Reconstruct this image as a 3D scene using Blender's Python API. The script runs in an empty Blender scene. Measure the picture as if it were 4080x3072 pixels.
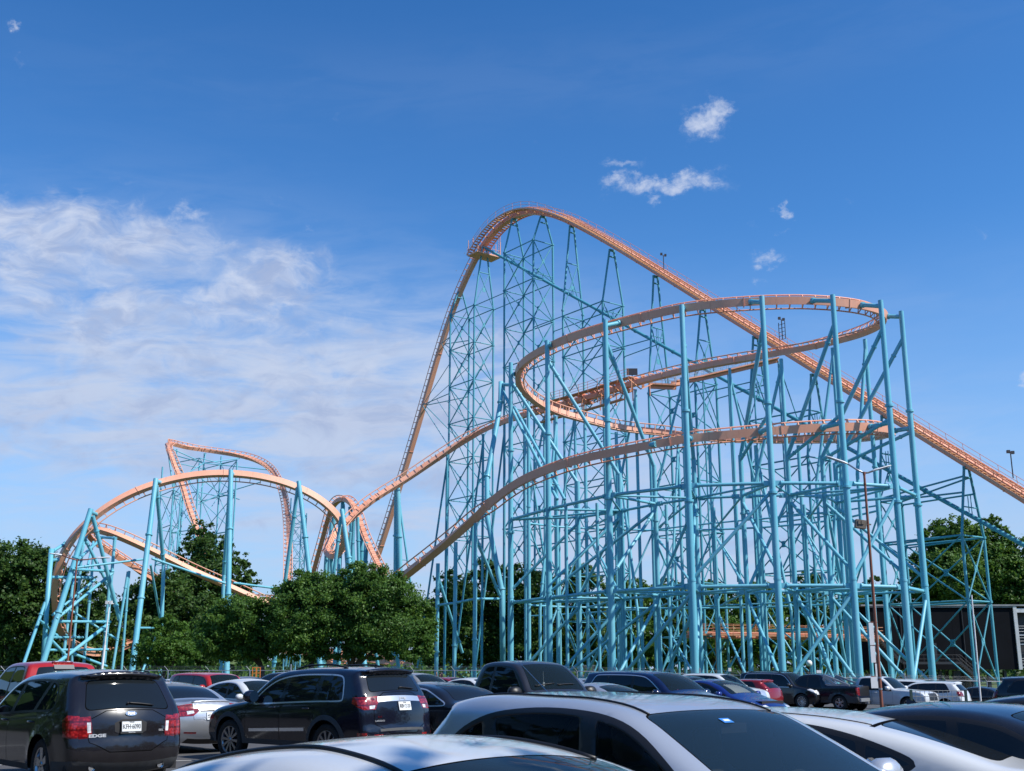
import bpy, bmesh, math, random
import numpy as np
from mathutils import Vector, Matrix, geometry
random.seed(7)
RNG = np.random.default_rng(11)
SC = bpy.context.scene
COL = SC.collection
R = math.radians

# ------------------------------------------------------------------ camera, world, sun, exposure
F = 4560.0                    # focal length in pixels of the 4080 px wide photograph
EYE = 1.7
PITCH = 14.06
cd = bpy.data.cameras.new('camera')
cam = bpy.data.objects.new('camera', cd)
COL.objects.link(cam)
cam.location = (0, 0, EYE)
cam.rotation_euler = (R(90 + PITCH), 0, 0)
cd.sensor_width = 36.0
cd.lens = 36.0 * F / 4080.0
cd.clip_end = 6000
cd.clip_start = 0.05
SC.camera = cam

SUN_AZ, SUN_EL = 115.0, 47.0     # degrees clockwise from +Y, degrees above the ground
sd = bpy.data.lights.new('sun', 'SUN')
sun = bpy.data.objects.new('sun', sd)
COL.objects.link(sun)
sd.energy = 4.0
sd.angle = R(0.5)
sd.color = (1.0, 0.95, 0.87)
sdir = Vector((math.sin(R(SUN_AZ)) * math.cos(R(SUN_EL)), math.cos(R(SUN_AZ)) * math.cos(R(SUN_EL)), math.sin(R(SUN_EL))))
sun.rotation_euler = sdir.to_track_quat('Z', 'Y').to_euler()
sun.location = sdir * 200

SC.view_settings.view_transform = 'Standard'
SC.view_settings.look = 'None'
SC.view_settings.gamma = 1
SC.view_settings.exposure = 0.48
SC.cycles.max_bounces = 6
SC.cycles.transparent_max_bounces = 10
SC.cycles.caustics_reflective = False
SC.cycles.caustics_refractive = False

world = bpy.data.worlds.new('World')
SC.world = world
world.use_nodes = True

class NT:
    """tiny helper to write node graphs"""
    def __init__(s, tree): s.t = tree
    def n(s, typ, **kw):
        nd = s.t.nodes.new(typ)
        for k, v in kw.items(): setattr(nd, k, v)
        return nd
    def put(s, sock, v):
        if hasattr(v, 'is_output') or isinstance(v, bpy.types.NodeSocket): s.t.links.new(v, sock)
        else: sock.default_value = v
    def m(s, op, a, b=0.0, c=0.0, clamp=False):
        nd = s.n('ShaderNodeMath', operation=op, use_clamp=clamp)
        s.put(nd.inputs[0], a); s.put(nd.inputs[1], b)
        if op in ('MULTIPLY_ADD', 'SMOOTH_MIN', 'SMOOTH_MAX'): s.put(nd.inputs[2], c)
        return nd.outputs[0]
    def ss(s, x, lo, hi):
        nd = s.n('ShaderNodeMapRange', interpolation_type='SMOOTHSTEP', clamp=True)
        s.put(nd.inputs['Value'], x); nd.inputs['From Min'].default_value = lo; nd.inputs['From Max'].default_value = hi
        return nd.outputs['Result']
    def noise(s, vec, scale, detail=4, rough=0.5, dist=0.0, w=None):
        nd = s.n('ShaderNodeTexNoise')
        s.put(nd.inputs['Vector'], vec)
        nd.inputs['Scale'].default_value = scale; nd.inputs['Detail'].default_value = detail
        nd.inputs['Roughness'].default_value = rough; nd.inputs['Distortion'].default_value = dist
        return nd.outputs['Fac']
    def mix(s, f, a, b):
        nd = s.n('ShaderNodeMix', data_type='RGBA')
        s.put(nd.inputs['Factor'], f); s.put(nd.inputs[6], a); s.put(nd.inputs[7], b)
        return nd.outputs[2]
    def xyz(s, x, y, z):
        nd = s.n('ShaderNodeCombineXYZ')
        for i, v in enumerate((x, y, z)): s.put(nd.inputs[i], v)
        return nd.outputs[0]

def build_world():
    t = world.node_tree
    t.nodes.clear()
    g = NT(t)
    out = g.n('ShaderNodeOutputWorld')
    bg = g.n('ShaderNodeBackground')
    t.links.new(bg.outputs[0], out.inputs[0])
    sky = g.n('ShaderNodeTexSky', sky_type='NISHITA')
    sky.sun_disc = False
    sky.sun_elevation = R(SUN_EL)
    sky.sun_rotation = R(SUN_AZ)
    sky.altitude = 200
    sky.air_density = 1.0
    sky.dust_density = 0.6
    sky.ozone_density = 2.5
    # deep blue of a clear morning: a little saturation on the sky itself
    hs = g.n('ShaderNodeMix', data_type='RGBA', blend_type='MULTIPLY')
    hs.inputs['Factor'].default_value = 1.0
    t.links.new(sky.outputs[0], hs.inputs[6]); hs.inputs[7].default_value = SKY_TINT
    tc = g.n('ShaderNodeTexCoord')
    sep = g.n('ShaderNodeSeparateXYZ')
    t.links.new(tc.outputs['Generated'], sep.inputs[0])
    dx, dy, dz = sep.outputs
    # azimuth (degrees from +Y) and elevation (degrees) of the view direction
    az = g.m('MULTIPLY', g.m('ARCTAN2', dx, dy), 57.29578)
    el = g.m('MULTIPLY', g.m('ARCSINE', dz), 57.29578)
    # deep blue overhead, paler towards the horizon
    hi = g.m('POWER', g.m('DIVIDE', g.m('SUBTRACT', el, 1.0), 33.0, clamp=True), .75)
    skyc = g.n('ShaderNodeMix', data_type='RGBA', blend_type='MULTIPLY'); skyc.inputs['Factor'].default_value = 1.0
    t.links.new(hs.outputs[2], skyc.inputs[6]); t.links.new(g.mix(hi, (1, 1, 1, 1), SKY_HIGH), skyc.inputs[7])
    # cloud field: warped fractal noise over azimuth and elevation, flattened towards the horizon
    els = g.m('MULTIPLY', g.m('SUBTRACT', el, g.m('MULTIPLY', az, .06)), 1.75)
    w1 = g.noise(g.xyz(az, els, 3.1), .22, 3, .5)
    w2 = g.noise(g.xyz(az, els, 8.7), .22, 3, .5)
    ax = g.m('ADD', az, g.m('MULTIPLY', g.m('SUBTRACT', w1, .5), 5.0)); ay = g.m('ADD', els, g.m('MULTIPLY', g.m('SUBTRACT', w2, .5), 5.0))
    q = g.xyz(ax, ay, .4)
    n1 = g.noise(q, .17, 10, .60)
    n2 = g.noise(g.xyz(ax, ay, 4.4), .55, 9, .64)
    nn = g.m('ADD', g.m('MULTIPLY', n1, .58), g.m('MULTIPLY', n2, .42))
    def blob(a0, e0, ra, re, amp, tilt=0.0):
        da = g.m('SUBTRACT', az, a0); de = g.m('SUBTRACT', el, e0)
        if tilt: de = g.m('SUBTRACT', de, g.m('MULTIPLY', da, tilt))
        qq = g.m('ADD', g.m('POWER', g.m('ABSOLUTE', g.m('DIVIDE', da, ra)), 2.0), g.m('POWER', g.m('ABSOLUTE', g.m('DIVIDE', de, re)), 2.0))
        return g.m('MULTIPLY', g.m('EXPONENT', g.m('MULTIPLY', qq, -1.0)), amp)
    total = None
    for b in CLOUDS:
        x = blob(*b)
        total = x if total is None else g.m('ADD', total, x)
    total = g.m('MINIMUM', total, .30)
    dens = g.ss(g.m('ADD', nn, g.m('SUBTRACT', total, .30)), .33, .60)
    # thin veil: broad soft cover under the cloud field and along the horizon
    thin = None
    for b in VEILS:
        x = blob(*b)
        thin = x if thin is None else g.m('ADD', thin, x)
    n5 = g.noise(g.xyz(g.m('MULTIPLY', az, .6), g.m('MULTIPLY', els, 1.5), 6.0), .26, 8, .6, .5)
    thin = g.m('MULTIPLY', thin, g.m('MULTIPLY_ADD', g.ss(n5, .32, .64), .80, .22), clamp=True)
    # small fair-weather puffs, their outlines torn by the same kind of noise
    v1 = g.noise(g.xyz(az, g.m('MULTIPLY', el, 1.3), 1.7), .62, 7, .62)
    v2 = g.noise(g.xyz(az, g.m('MULTIPLY', el, 1.3), 9.2), .62, 7, .62)
    az0, el0 = az, el
    az = g.m('ADD', az0, g.m('MULTIPLY', g.m('SUBTRACT', v1, .5), 4.2)); el = g.m('ADD', el0, g.m('MULTIPLY', g.m('SUBTRACT', v2, .5), 2.4))
    def blob2(a0, e0, ra, re, amp, tilt=0.0):
        da = g.m('SUBTRACT', az, a0); de = g.m('SUBTRACT', el, e0)
        if tilt: de = g.m('SUBTRACT', de, g.m('MULTIPLY', da, tilt))
        qq = g.m('ADD', g.m('POWER', g.m('ABSOLUTE', g.m('DIVIDE', da, ra)), 2.0), g.m('POWER', g.m('ABSOLUTE', g.m('DIVIDE', de, re)), 2.0))
        return g.m('MULTIPLY', g.m('EXPONENT', g.m('MULTIPLY', qq, -1.0)), amp)
    pt = None
    for b in PUFFS:
        x = blob2(*b)
        pt = x if pt is None else g.m('MAXIMUM', pt, x)
    az, el = az0, el0
    azel = g.xyz(az, g.m('MULTIPLY', el, 1.5), 0.0)
    n3 = g.noise(azel, 0.42, 10, 0.68, 0.7)
    n4 = g.noise(azel, 1.6, 8, 0.66, 0.6)
    pn = g.m('ADD', g.m('MULTIPLY', n3, 0.55), g.m('MULTIPLY', n4, 0.45))
    puff = g.ss(g.m('ADD', pn, g.m('MULTIPLY', pt, 0.42)), 0.60, 1.06)
    puff = g.m('MULTIPLY', puff, g.ss(pt, 0.10, 0.75))
    shade = g.noise(g.xyz(ax, g.m('MULTIPLY', ay, 1.5), 5.1), .42, 7, .6)
    ccol = g.mix(g.m('MULTIPLY', g.ss(shade, .36, .64), g.ss(el, 5.0, 19.0)), CLOUD_DARK, CLOUD_LIT)
    low = g.m('POWER', g.m('SUBTRACT', 1.0, g.m('DIVIDE', g.m('MAXIMUM', el, 0.0), 22.0, clamp=True), clamp=True), 1.5)
    col = g.mix(g.m('MULTIPLY', low, .95), skyc.outputs[2], VEIL)
    col = g.mix(thin, col, VEIL2)
    col = g.mix(g.m('MULTIPLY', dens, 0.90), col, ccol)
    col = g.mix(g.m('MULTIPLY', puff, 0.88), col, CLOUD_LIT)
    t.links.new(col, bg.inputs['Color'])
    bg.inputs['Strength'].default_value = SKY_STR

SKY_STR = 0.15
SKY_TINT = (.46, .76, .98, 1)
CLOUD_LIT = (3.0, 3.35, 4.15, 1)
CLOUD_DARK = (1.85, 2.3, 3.4, 1)
VEIL = (2.0, 2.7, 3.95, 1)
VEIL2 = (2.5, 3.0, 4.0, 1)
SKY_HIGH = (.41, .645, .80, 1)
# azimuth, elevation, half widths in degrees, amount, tilt
CLOUDS = [(-24.5, 20.0, 4.5, 2.2, .30, .0), (-19.5, 20.4, 4.5, 1.5, .27, .05), (-11.5, 19.6, 3.4, 1.5, .26, .06), (-22.5, 17.3, 5.0, 1.4, .27, .0), (-13.5, 17.6, 5.0, 1.5, .25, -.04), (-19.5, 14.8, 5.5, 1.6, .28, .0), (-8.0, 15.2, 6.0, 1.8, .28, .02), (-12, 12.6, 7.0, 1.4, .26, .02), (-4, 12.4, 5, 1.4, .24, 0), (-22, 11.8, 6, 1.5, .25, 0), (0, 16.2, 3, 2.0, .18, 0), (-15, 9.6, 9, 1.2, .24, .02), (-3, 9.4, 6, 1.3, .24, 0), (-10, 7.0, 10, .8, .2, 0), (12, 6.0, 12, 1.0, .2, 0)]
VEILS = [(-18, 17.0, 9, 4.5, .46, 0), (-9, 13.0, 14, 4.6, .74, 0), (-23, 12.0, 9, 3.5, .55, 0), (-6, 7.5, 24, 4.0, .62, 0), (14, 3.0, 22, 4.5, .62, 0), (-14, 2, 20, 3, .4, 0), (-3, 15, 8, 4.0, .35, 0), (8, 9, 8, 3.0, .22, 0), (18, 12, 8, 2.0, .16, 0), (2, 29, 30, 2.0, .05, .05), (18, 17, 12, 1.6, .07, .08)]
PUFFS = [(10.4, 26.7, 1.5, 1.0, 1.0, .1), (11.4, 27.2, .9, .5, .8, .1), (8.4, 23.8, 3.4, .62, 1.0, .0), (6.0, 24.9, 1.6, .4, .7, -.05), (5.6, 24.1, 1.2, .55, .8, .0), (7.3, 22.9, .8, .5, .8, 0), (13.4, 20.1, 1.2, .4, .75, .1), (12.8, 19.1, .8, .35, .7, 0), (14.2, 22.2, .5, .3, .75, .0), (14.1, 21.2, .4, .25, .5, 0), (12.4, 21.5, .6, .3, .4, 0), (17.7, 22.2, .8, .3, .35, 0),
         (-25.8, 29.0, .6, .4, .85, .0), (24.7, 13.2, .6, .4, .8, 0), (-20.0, 22.9, 1.3, .4, .35, .05), (-12.0, 22.9, .9, .4, .45, .1), (-12.6, 22.2, .6, .3, .4, .1), (-17.0, 21.6, 2.2, .7, .7, .12), (-10.8, 20.0, 1.2, .9, .7, .1), (-11.0, 21.4, .5, .3, .5, 0)]
build_world()

# ------------------------------------------------------------------ pixel -> world
_c, _s = math.cos(R(PITCH)), math.sin(R(PITCH))
def ray(u, v):
    a = (u - 2040.0) / F; b = (1536.0 - v) / F
    return Vector((a, _c - b * _s, _s + b * _c))
def P(u, v, Y):
    d = ray(u, v)
    return Vector((0, 0, EYE)) + d * (Y / d.y)
def PZ(u, v, z):
    d = ray(u, v)
    return Vector((0, 0, EYE)) + d * ((z - EYE) / d.z)
LO = Vector((3.8, 180.0, 0)); LD = Vector((0.6, -0.8, 0)); LT = Vector((0.8, 0.6, 0))   # the lift hill's vertical plane
def PL(u, v):
    d = ray(u, v); a = d.x / d.y
    t = (a * LO.y - LO.x) / (LD.x - a * LD.y)
    Y = LO.y + LD.y * t
    return P(u, v, Y)

def gz(x, y):
    """height of the ground: the lot falls away gently to the right and back"""
    r = min(max((y - 35.0) / 25.0, 0.0), 1.0)
    return -min(0.024 * max(0.0, x - 3.0), 0.95) * r

# ------------------------------------------------------------------ object helpers
def put(name, me, parent=None, loc=None, rot=None):
    o = bpy.data.objects.new(name, me)
    COL.objects.link(o)
    if parent is not None: o.parent = parent
    if loc is not None: o.location = loc
    if rot is not None: o.rotation_euler = rot
    return o
def thing(name, label, cat, loc=(0, 0, 0), rotz=0.0, group=None):
    o = put(name, None, None, loc, (0, 0, rotz))
    o.empty_display_size = 0.3
    return tag(o, label, cat, group)
def tag(o, label, cat, group=None, kind=None):
    o['label'] = label; o['category'] = cat
    if group: o['group'] = group
    if kind: o['kind'] = kind
    return o
def struct(o):
    o['kind'] = 'structure'; return o

class MB:
    """collects shapes and links them as ONE mesh object"""
    def __init__(s): s.v = []; s.f = []; s.m = []; s.mi = 0; s.sm = []; s.smooth = True
    def add(s, vs, fs):
        o = len(s.v); s.v.extend([tuple(x) for x in vs])
        for f in fs:
            s.f.append([i + o for i in f]); s.m.append(s.mi); s.sm.append(s.smooth)
    def box(s, c, size, rot=None):
        hx, hy, hz = size[0] / 2, size[1] / 2, size[2] / 2
        vs = [Vector((x, y, z)) for x in (-hx, hx) for y in (-hy, hy) for z in (-hz, hz)]
        if rot is not None: vs = [rot @ v for v in vs]
        c = Vector(c)
        sm = s.smooth; s.smooth = False
        s.add([v + c for v in vs], [(0, 1, 3, 2), (4, 6, 7, 5), (0, 4, 5, 1), (2, 3, 7, 6), (0, 2, 6, 4), (1, 5, 7, 3)])
        s.smooth = sm
    def beam(s, a, b, w, h, up=(0, 0, 1)):
        a = Vector(a); b = Vector(b); d = b - a; L = d.length
        if L < 1e-6: return
        d /= L; up = Vector(up)
        sx = d.cross(up)
        if sx.length < 1e-4: sx = d.cross(Vector((1, 0, 0)))
        sx.normalize(); uz = sx.cross(d)
        rot = Matrix((d, sx, uz)).transposed()
        s.box((a + b) / 2, (L, w, h), rot)
    def tube(s, a, b, r0, r1=None, n=8, caps=True):
        a = Vector(a); b = Vector(b)
        if r1 is None: r1 = r0
        d = (b - a)
        if d.length < 1e-6: return
        d.normalize()
        x = d.orthogonal().normalized(); y = d.cross(x)
        vs = []
        for k in range(n):
            an = 2 * math.pi * k / n
            w = x * math.cos(an) + y * math.sin(an)
            vs.append(a + w * r0); vs.append(b + w * r1)
        fs = [(2 * k, 2 * ((k + 1) % n), 2 * ((k + 1) % n) + 1, 2 * k + 1) for k in range(n)]
        s.add(vs, fs)
        if caps:
            sm = s.smooth; s.smooth = False
            s.add([vs[2 * k] for k in range(n)], [tuple(range(n - 1, -1, -1))])
            s.add([vs[2 * k + 1] for k in range(n)], [tuple(range(n))])
            s.smooth = sm
    def path(s, pts, r, n=8, closed=False):
        """tube along a polyline, mitred"""
        pts = [Vector(p) for p in pts]
        N = len(pts)
        rs = r if isinstance(r, (list, tuple)) else [r] * N
        tan = []
        for i in range(N):
            p0 = pts[i - 1] if (i > 0 or closed) else pts[i]
            p1 = pts[(i + 1) % N] if (i < N - 1 or closed) else pts[i]
            tan.append((p1 - p0).normalized())
        x = tan[0].orthogonal().normalized()
        vs = []
        for i in range(N):
            x = (x - tan[i] * x.dot(tan[i])).normalized(); y = tan[i].cross(x)
            for k in range(n):
                an = 2 * math.pi * k / n
                vs.append(pts[i] + (x * math.cos(an) + y * math.sin(an)) * rs[i])
        fs = []
        M = N if closed else N - 1
        for i in range(M):
            j = (i + 1) % N
            for k in range(n):
                k2 = (k + 1) % n
                fs.append((i * n + k, i * n + k2, j * n + k2, j * n + k))
        if not closed:
            fs.append(tuple(range(n - 1, -1, -1))); fs.append(tuple((N - 1) * n + k for k in range(n)))
        s.add(vs, fs)
    def sweep(s, frames, prof, smooth=False, closed=False):
        """frames: list of (pos, side, up); prof: list of (side, up)"""
        n = len(prof)
        vs = []
        for p, sx, up in frames:
            for a, b in prof: vs.append(p + sx * a + up * b)
        fs = []
        N = len(frames)
        for i in range(N - (0 if closed else 1)):
            j = (i + 1) % N
            for k in range(n):
                k2 = (k + 1) % n
                fs.append((i * n + k, i * n + k2, j * n + k2, j * n + k))
        if not closed:
            fs.append(tuple(range(n - 1, -1, -1))); fs.append(tuple((N - 1) * n + k for k in range(n)))
        sm = s.smooth; s.smooth = smooth
        s.add(vs, fs); s.smooth = sm
    def lathe(s, prof, c=(0, 0, 0), axis='z', n=24):
        """prof: list of (radius, height)"""
        vs = []
        for r, h in prof:
            for k in range(n):
                an = 2 * math.pi * k / n
                x, y = r * math.cos(an), r * math.sin(an)
                p = (x, y, h) if axis == 'z' else ((h, x, y) if axis == 'x' else (x, h, y))
                vs.append((p[0] + c[0], p[1] + c[1], p[2] + c[2]))
        fs = []
        for i in range(len(prof) - 1):
            for k in range(n):
                k2 = (k + 1) % n
                f = (i * n + k, i * n + k2, (i + 1) * n + k2, (i + 1) * n + k)
                fs.append(f if axis != 'y' else f[::-1])
        s.add(vs, fs)
    def build(s, name, mats, parent=None, loc=None, rot=None):
        me = bpy.data.meshes.new(name)
        me.from_pydata(s.v, [], s.f)
        if not isinstance(mats, (list, tuple)): mats = [mats]
        for m in mats: me.materials.append(m)
        me.polygons.foreach_set('material_index', s.m)
        me.polygons.foreach_set('use_smooth', s.sm)
        me.update()
        return put(name, me, parent, loc, rot)

# ------------------------------------------------------------------ materials
MATS = {}
def mat(name, col, rough=0.5, metal=0.0, coat=0.0, var=0.0, vscale=3.0, spec=0.5, emit=None, bump=0.0, bscale=20.0, trans=0.0):
    if name in MATS: return MATS[name]
    m = bpy.data.materials.new(name)
    m.use_nodes = True
    t = m.node_tree; g = NT(t)
    b = t.nodes['Principled BSDF']
    c4 = (col[0], col[1], col[2], 1)
    b.inputs['Base Color'].default_value = c4
    b.inputs['Roughness'].default_value = rough
    b.inputs['Metallic'].default_value = metal
    b.inputs['Coat Weight'].default_value = coat
    b.inputs['Coat Roughness'].default_value = 0.03
    b.inputs['Specular IOR Level'].default_value = spec
    if trans: b.inputs['Transmission Weight'].default_value = trans
    tc = None
    if var or bump:
        tc = g.n('ShaderNodeTexCoord').outputs['Object']
    if var:
        n = g.noise(tc, vscale, 6, 0.65)
        k = g.ss(n, 0.3, 0.7)
        lo = tuple(x * (1 - var) for x in col) + (1,); hi = tuple(min(1, x * (1 + var * 0.6)) for x in col) + (1,)
        t.links.new(g.mix(k, lo, hi), b.inputs['Base Color'])
        rn = g.n('ShaderNodeMapRange'); t.links.new(n, rn.inputs[0])
        rn.inputs['To Min'].default_value = max(0, rough - 0.08); rn.inputs['To Max'].default_value = min(1, rough + 0.12)
        t.links.new(rn.outputs[0], b.inputs['Roughness'])
    if bump:
        bp = g.n('ShaderNodeBump'); bp.inputs['Strength'].default_value = bump; bp.inputs['Distance'].default_value = 0.02
        t.links.new(g.noise(tc, bscale, 5, 0.6), bp.inputs['Height']); t.links.new(bp.outputs[0], b.inputs['Normal'])
    if emit: 
        b.inputs['Emission Color'].default_value = (*emit[0], 1); b.inputs['Emission Strength'].default_value = emit[1]
    MATS[name] = m
    return m
def steel(name, col, chalk, dirt, rough):
    """painted outdoor steel: chalky patches, dark runs down the tubes, specks of rust"""
    m = bpy.data.materials.new(name); m.use_nodes = True
    t = m.node_tree; g = NT(t); b = t.nodes['Principled BSDF']
    geo = g.n('ShaderNodeNewGeometry').outputs['Position']
    mp = g.n('ShaderNodeMapping'); mp.inputs['Scale'].default_value = (4.0, 4.0, .10); t.links.new(geo, mp.inputs['Vector'])
    big = g.noise(geo, .16, 5, .6); run = g.noise(mp.outputs[0], 1.0, 6, .7); spk = g.noise(geo, 2.6, 5, .75)
    c = g.mix(g.m('MULTIPLY', g.ss(big, .42, .70), .75), (*col, 1), (*chalk, 1))
    c = g.mix(g.m('MULTIPLY', g.ss(run, .52, .74), .50), c, (*dirt, 1))
    c = g.mix(g.m('MULTIPLY', g.ss(spk, .66, .76), .55), c, (.16, .085, .05, 1))
    t.links.new(c, b.inputs['Base Color']); t.links.new(g.m('MULTIPLY_ADD', big, .3, rough - .1), b.inputs['Roughness'])
    MATS[name] = m; return m
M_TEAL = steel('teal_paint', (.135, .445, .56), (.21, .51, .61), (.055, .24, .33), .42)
M_TEALD = steel('teal_paint_weathered_shaded', (.065, .32, .415), (.12, .39, .47), (.03, .17, .23), .5)  # darker copy of the weathered teal: the lattice's shade is put into its colour
M_ORANGE = steel('faded_orange_paint', (.80, .37, .235), (.82, .45, .31), (.54, .22, .12), .45)
M_ORANGED = steel('dusty_orange_paint', (.64, .26, .135), (.68, .34, .20), (.36, .13, .06), .5)
M_TREAD = mat('yellow_orange_treads', (0.70, 0.36, 0.15), 0.6, var=0.15, vscale=0.8)
M_GALV = mat('galvanised_steel', (0.42, 0.43, 0.45), 0.4, metal=0.7, var=0.15, vscale=2.0)
M_DKSTEEL = mat('dark_steel', (0.03, 0.03, 0.035), 0.5)
M_RUST = mat('rust_brown_paint', (0.25, 0.085, 0.05), 0.6, var=0.2, vscale=1.5)
M_WHITE = mat('white_enamel', (0.78, 0.78, 0.76), 0.4, var=0.05, vscale=2)
M_CONC = mat('pale_concrete', (0.40, 0.38, 0.35), 0.85, var=0.2, vscale=1.0)
# ------------------------------------------------------------------ the roller coaster
coaster = thing('roller_coaster', 'huge orange roller coaster on a forest of teal steel supports behind the car park', 'roller coaster', (0, 120, 0))
CINV = Matrix.Translation((0, -120, 0))
def cbuild(mb, name, mats, parent=None):
    if parent is None:
        o = mb.build(name, mats, coaster); o.location = (0, -120, 0)
    else:
        o = mb.build(name, mats, parent)
    return o

def catmull(pts, step=0.6):
    """pts: list of (Vector pos, Vector up) -> evenly spaced frames (pos, side, up, tangent)"""
    n = len(pts)
    raw = []
    for i in range(n - 1):
        p0, p1, p2, p3 = (pts[max(i - 1, 0)], pts[i], pts[i + 1], pts[min(i + 2, n - 1)])
        L = (p2[0] - p1[0]).length
        k = max(2, int(L / 0.25))
        # centripetal knots
        def kn(a, b): return max((b[0] - a[0]).length ** 0.5, 1e-4)
        t0 = 0.0; t1 = t0 + (kn(p0, p1) if i > 0 else kn(p1, p2)); t2 = t1 + kn(p1, p2); t3 = t2 + (kn(p2, p3) if i < n - 2 else kn(p1, p2))
        q0 = p0[0] if i > 0 else p1[0] * 2 - p2[0]
        q3 = p3[0] if i < n - 2 else p2[0] * 2 - p1[0]
        for j in range(k):
            t = t1 + (t2 - t1) * j / k
            A1 = q0 * ((t1 - t) / (t1 - t0)) + p1[0] * ((t - t0) / (t1 - t0))
            A2 = p1[0] * ((t2 - t) / (t2 - t1)) + p2[0] * ((t - t1) / (t2 - t1))
            A3 = p2[0] * ((t3 - t) / (t3 - t2)) + q3 * ((t - t2) / (t3 - t2))
            B1 = A1 * ((t2 - t) / (t2 - t0)) + A2 * ((t - t0) / (t2 - t0))
            B2 = A2 * ((t3 - t) / (t3 - t1)) + A3 * ((t - t1) / (t3 - t1))
            pos = B1 * ((t2 - t) / (t2 - t1)) + B2 * ((t - t1) / (t2 - t1))
            w = j / k; w = w * w * (3 - 2 * w)
            raw.append((pos, p1[1] * (1 - w) + p2[1] * w))
    raw.append((pts[-1][0].copy(), pts[-1][1].copy()))
    P_ = np.array([tuple(r[0]) for r in raw]); U_ = np.array([tuple(r[1]) for r in raw])
    # light smoothing of the traced line
    for _ in range(SMOOTH):
        P_[1:-1] = P_[1:-1] * 0.5 + (P_[:-2] + P_[2:]) * 0.25
    d = np.r_[0, np.cumsum(np.linalg.norm(np.diff(P_, axis=0), axis=1))]
    m = max(2, int(d[-1] / step))
    s = np.linspace(0, d[-1], m + 1)
    PP = np.stack([np.interp(s, d, P_[:, i]) for i in range(3)], 1)
    UU = np.stack([np.interp(s, d, U_[:, i]) for i in range(3)], 1)
    fr = []
    for i in range(m + 1):
        t = Vector(PP[min(i + 1, m)] - PP[max(i - 1, 0)]).normalized()
        u = Vector(UU[i]); u = (u - t * u.dot(t)).normalized()
        fr.append((Vector(PP[i]), t.cross(u), u, t))
    return fr
SMOOTH = 60

def track(name, pts, label=None, gauge=0.62, sw=0.36, sh=0.62, rise=0.58, tie=2, step=0.6, rail_r=0.068):
    """box spine + two rails + cross ties; (pos, side, up) frames follow the spine's middle"""
    fr = catmull(pts, step)
    f3 = [(p, sx, u) for p, sx, u, t in fr]
    mb = MB()
    mb.sweep(f3, [(-sw, -sh / 2), (sw, -sh / 2), (sw * 0.8, sh / 2), (-sw * 0.8, sh / 2)], smooth=False)
    # flanged joints every few metres
    for i in range(8, len(fr) - 8, 16):
        p, sx, u, t = fr[i]
        rot = Matrix((t, sx, u)).transposed()
        mb.box(p, (0.09, sw * 2 + 0.1, sh + 0.1), rot)
    spine = cbuild(mb, name, [M_ORANGE])
    if label: spine['label'] = label
    for sg in (-1, 1):
        mr = MB(); mr.path([p + sx * gauge * sg + u * rise for p, sx, u in f3], rail_r, 7)
        cbuild(mr, 'rail', M_ORANGE, spine)
    mt = MB()
    for i in range(1, len(fr) - 1, tie):
        p, sx, u, t = fr[i]
        a = p + sx * gauge + u * rise; b = p - sx * gauge + u * rise
        mt.beam(a, b, 0.075, 0.06, u)
        for sg in (-1, 1):
            mt.beam(p + sx * sw * 0.75 * sg + u * sh * 0.45, p + sx * gauge * sg + u * (rise - 0.02), 0.08, 0.08, t)
    o = cbuild(mt, 'cross_ties', M_ORANGE, spine)
    o['kind'] = 'stuff'
    return spine, fr

def V3(*a): return Vector(a)
# ---- helix, mid-course brake run and the left-hand turn are one continuous line
HC = V3(19, 113.5, 0)             # middle of the helix in plan
def hin(p, up=0.16):
    d = HC - p; d.z = 0; d.normalize()
    return d + V3(0, 0, up)
def hz(u, v, Y, up=0.16):
    p = P(u, v, Y); return (p, hin(p, up))
rise_pts = [(P(1330, 2520, 121), V3(0.1, 0, 1)), (P(1450, 2425, 118), V3(0.1, 0, 1)), (P(1620, 2287, 114), V3(0.2, 0.3, 1)), (P(1750, 2185, 111), V3(0.25, 0.5, 1)),
            (P(1860, 2092, 108.5), V3(0.3, 0.7, 0.9)), hz(1976, 1985, 106.5, 0.45), hz(2039, 1938, 105.6, 0.3), hz(2144, 1886, 104.0), hz(2312, 1831, 101.6), hz(2522, 1788, 99.2), hz(2700, 1754, 98.1),
            hz(2836, 1738, 97.6), hz(3028, 1721, 97.2), hz(3196, 1708, 97.4), hz(3388, 1699, 98.2), hz(3498, 1703, 100.0)]
h2 = [hz(3556, 1717, 104.5), hz(3540, 1727, 109.5), hz(3460, 1739, 114.5), hz(3330, 1747, 120.0), hz(3124, 1751, 125.5), hz(2932, 1749, 128.4), hz(2788, 1741, 129.5), hz(2640, 1722, 130), hz(2480, 1706, 129.4),
      hz(2396, 1687, 128.8), hz(2270, 1654, 127.4), hz(2186, 1628, 126.0), hz(2123, 1592, 124.2), hz(2077, 1552, 122.2), hz(2058, 1505, 119.8), hz(2063, 1474, 118.2), hz(2085, 1444, 116.4), hz(2144, 1406, 113.6),
      hz(2228, 1364, 110.2), hz(2354, 1321, 106.4), hz(2562, 1265, 101.7), hz(2718, 1229, 99.6), hz(2913, 1209, 98.2), hz(3100, 1199, 97.7), hz(3244, 1199, 97.8), hz(3388, 1210, 98.4), hz(3460, 1222, 99.4),
      hz(3510, 1242, 101.6), hz(3527, 1264, 104.2, 0.3)]
h3 = [hz(3508, 1294, 107.0, 0.6), hz(3436, 1328, 109.6, 0.9), hz(3340, 1356, 112.2, 1.3), hz(3220, 1385, 115.0, 2.2), hz(3100, 1406, 117.2, 4)]
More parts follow.
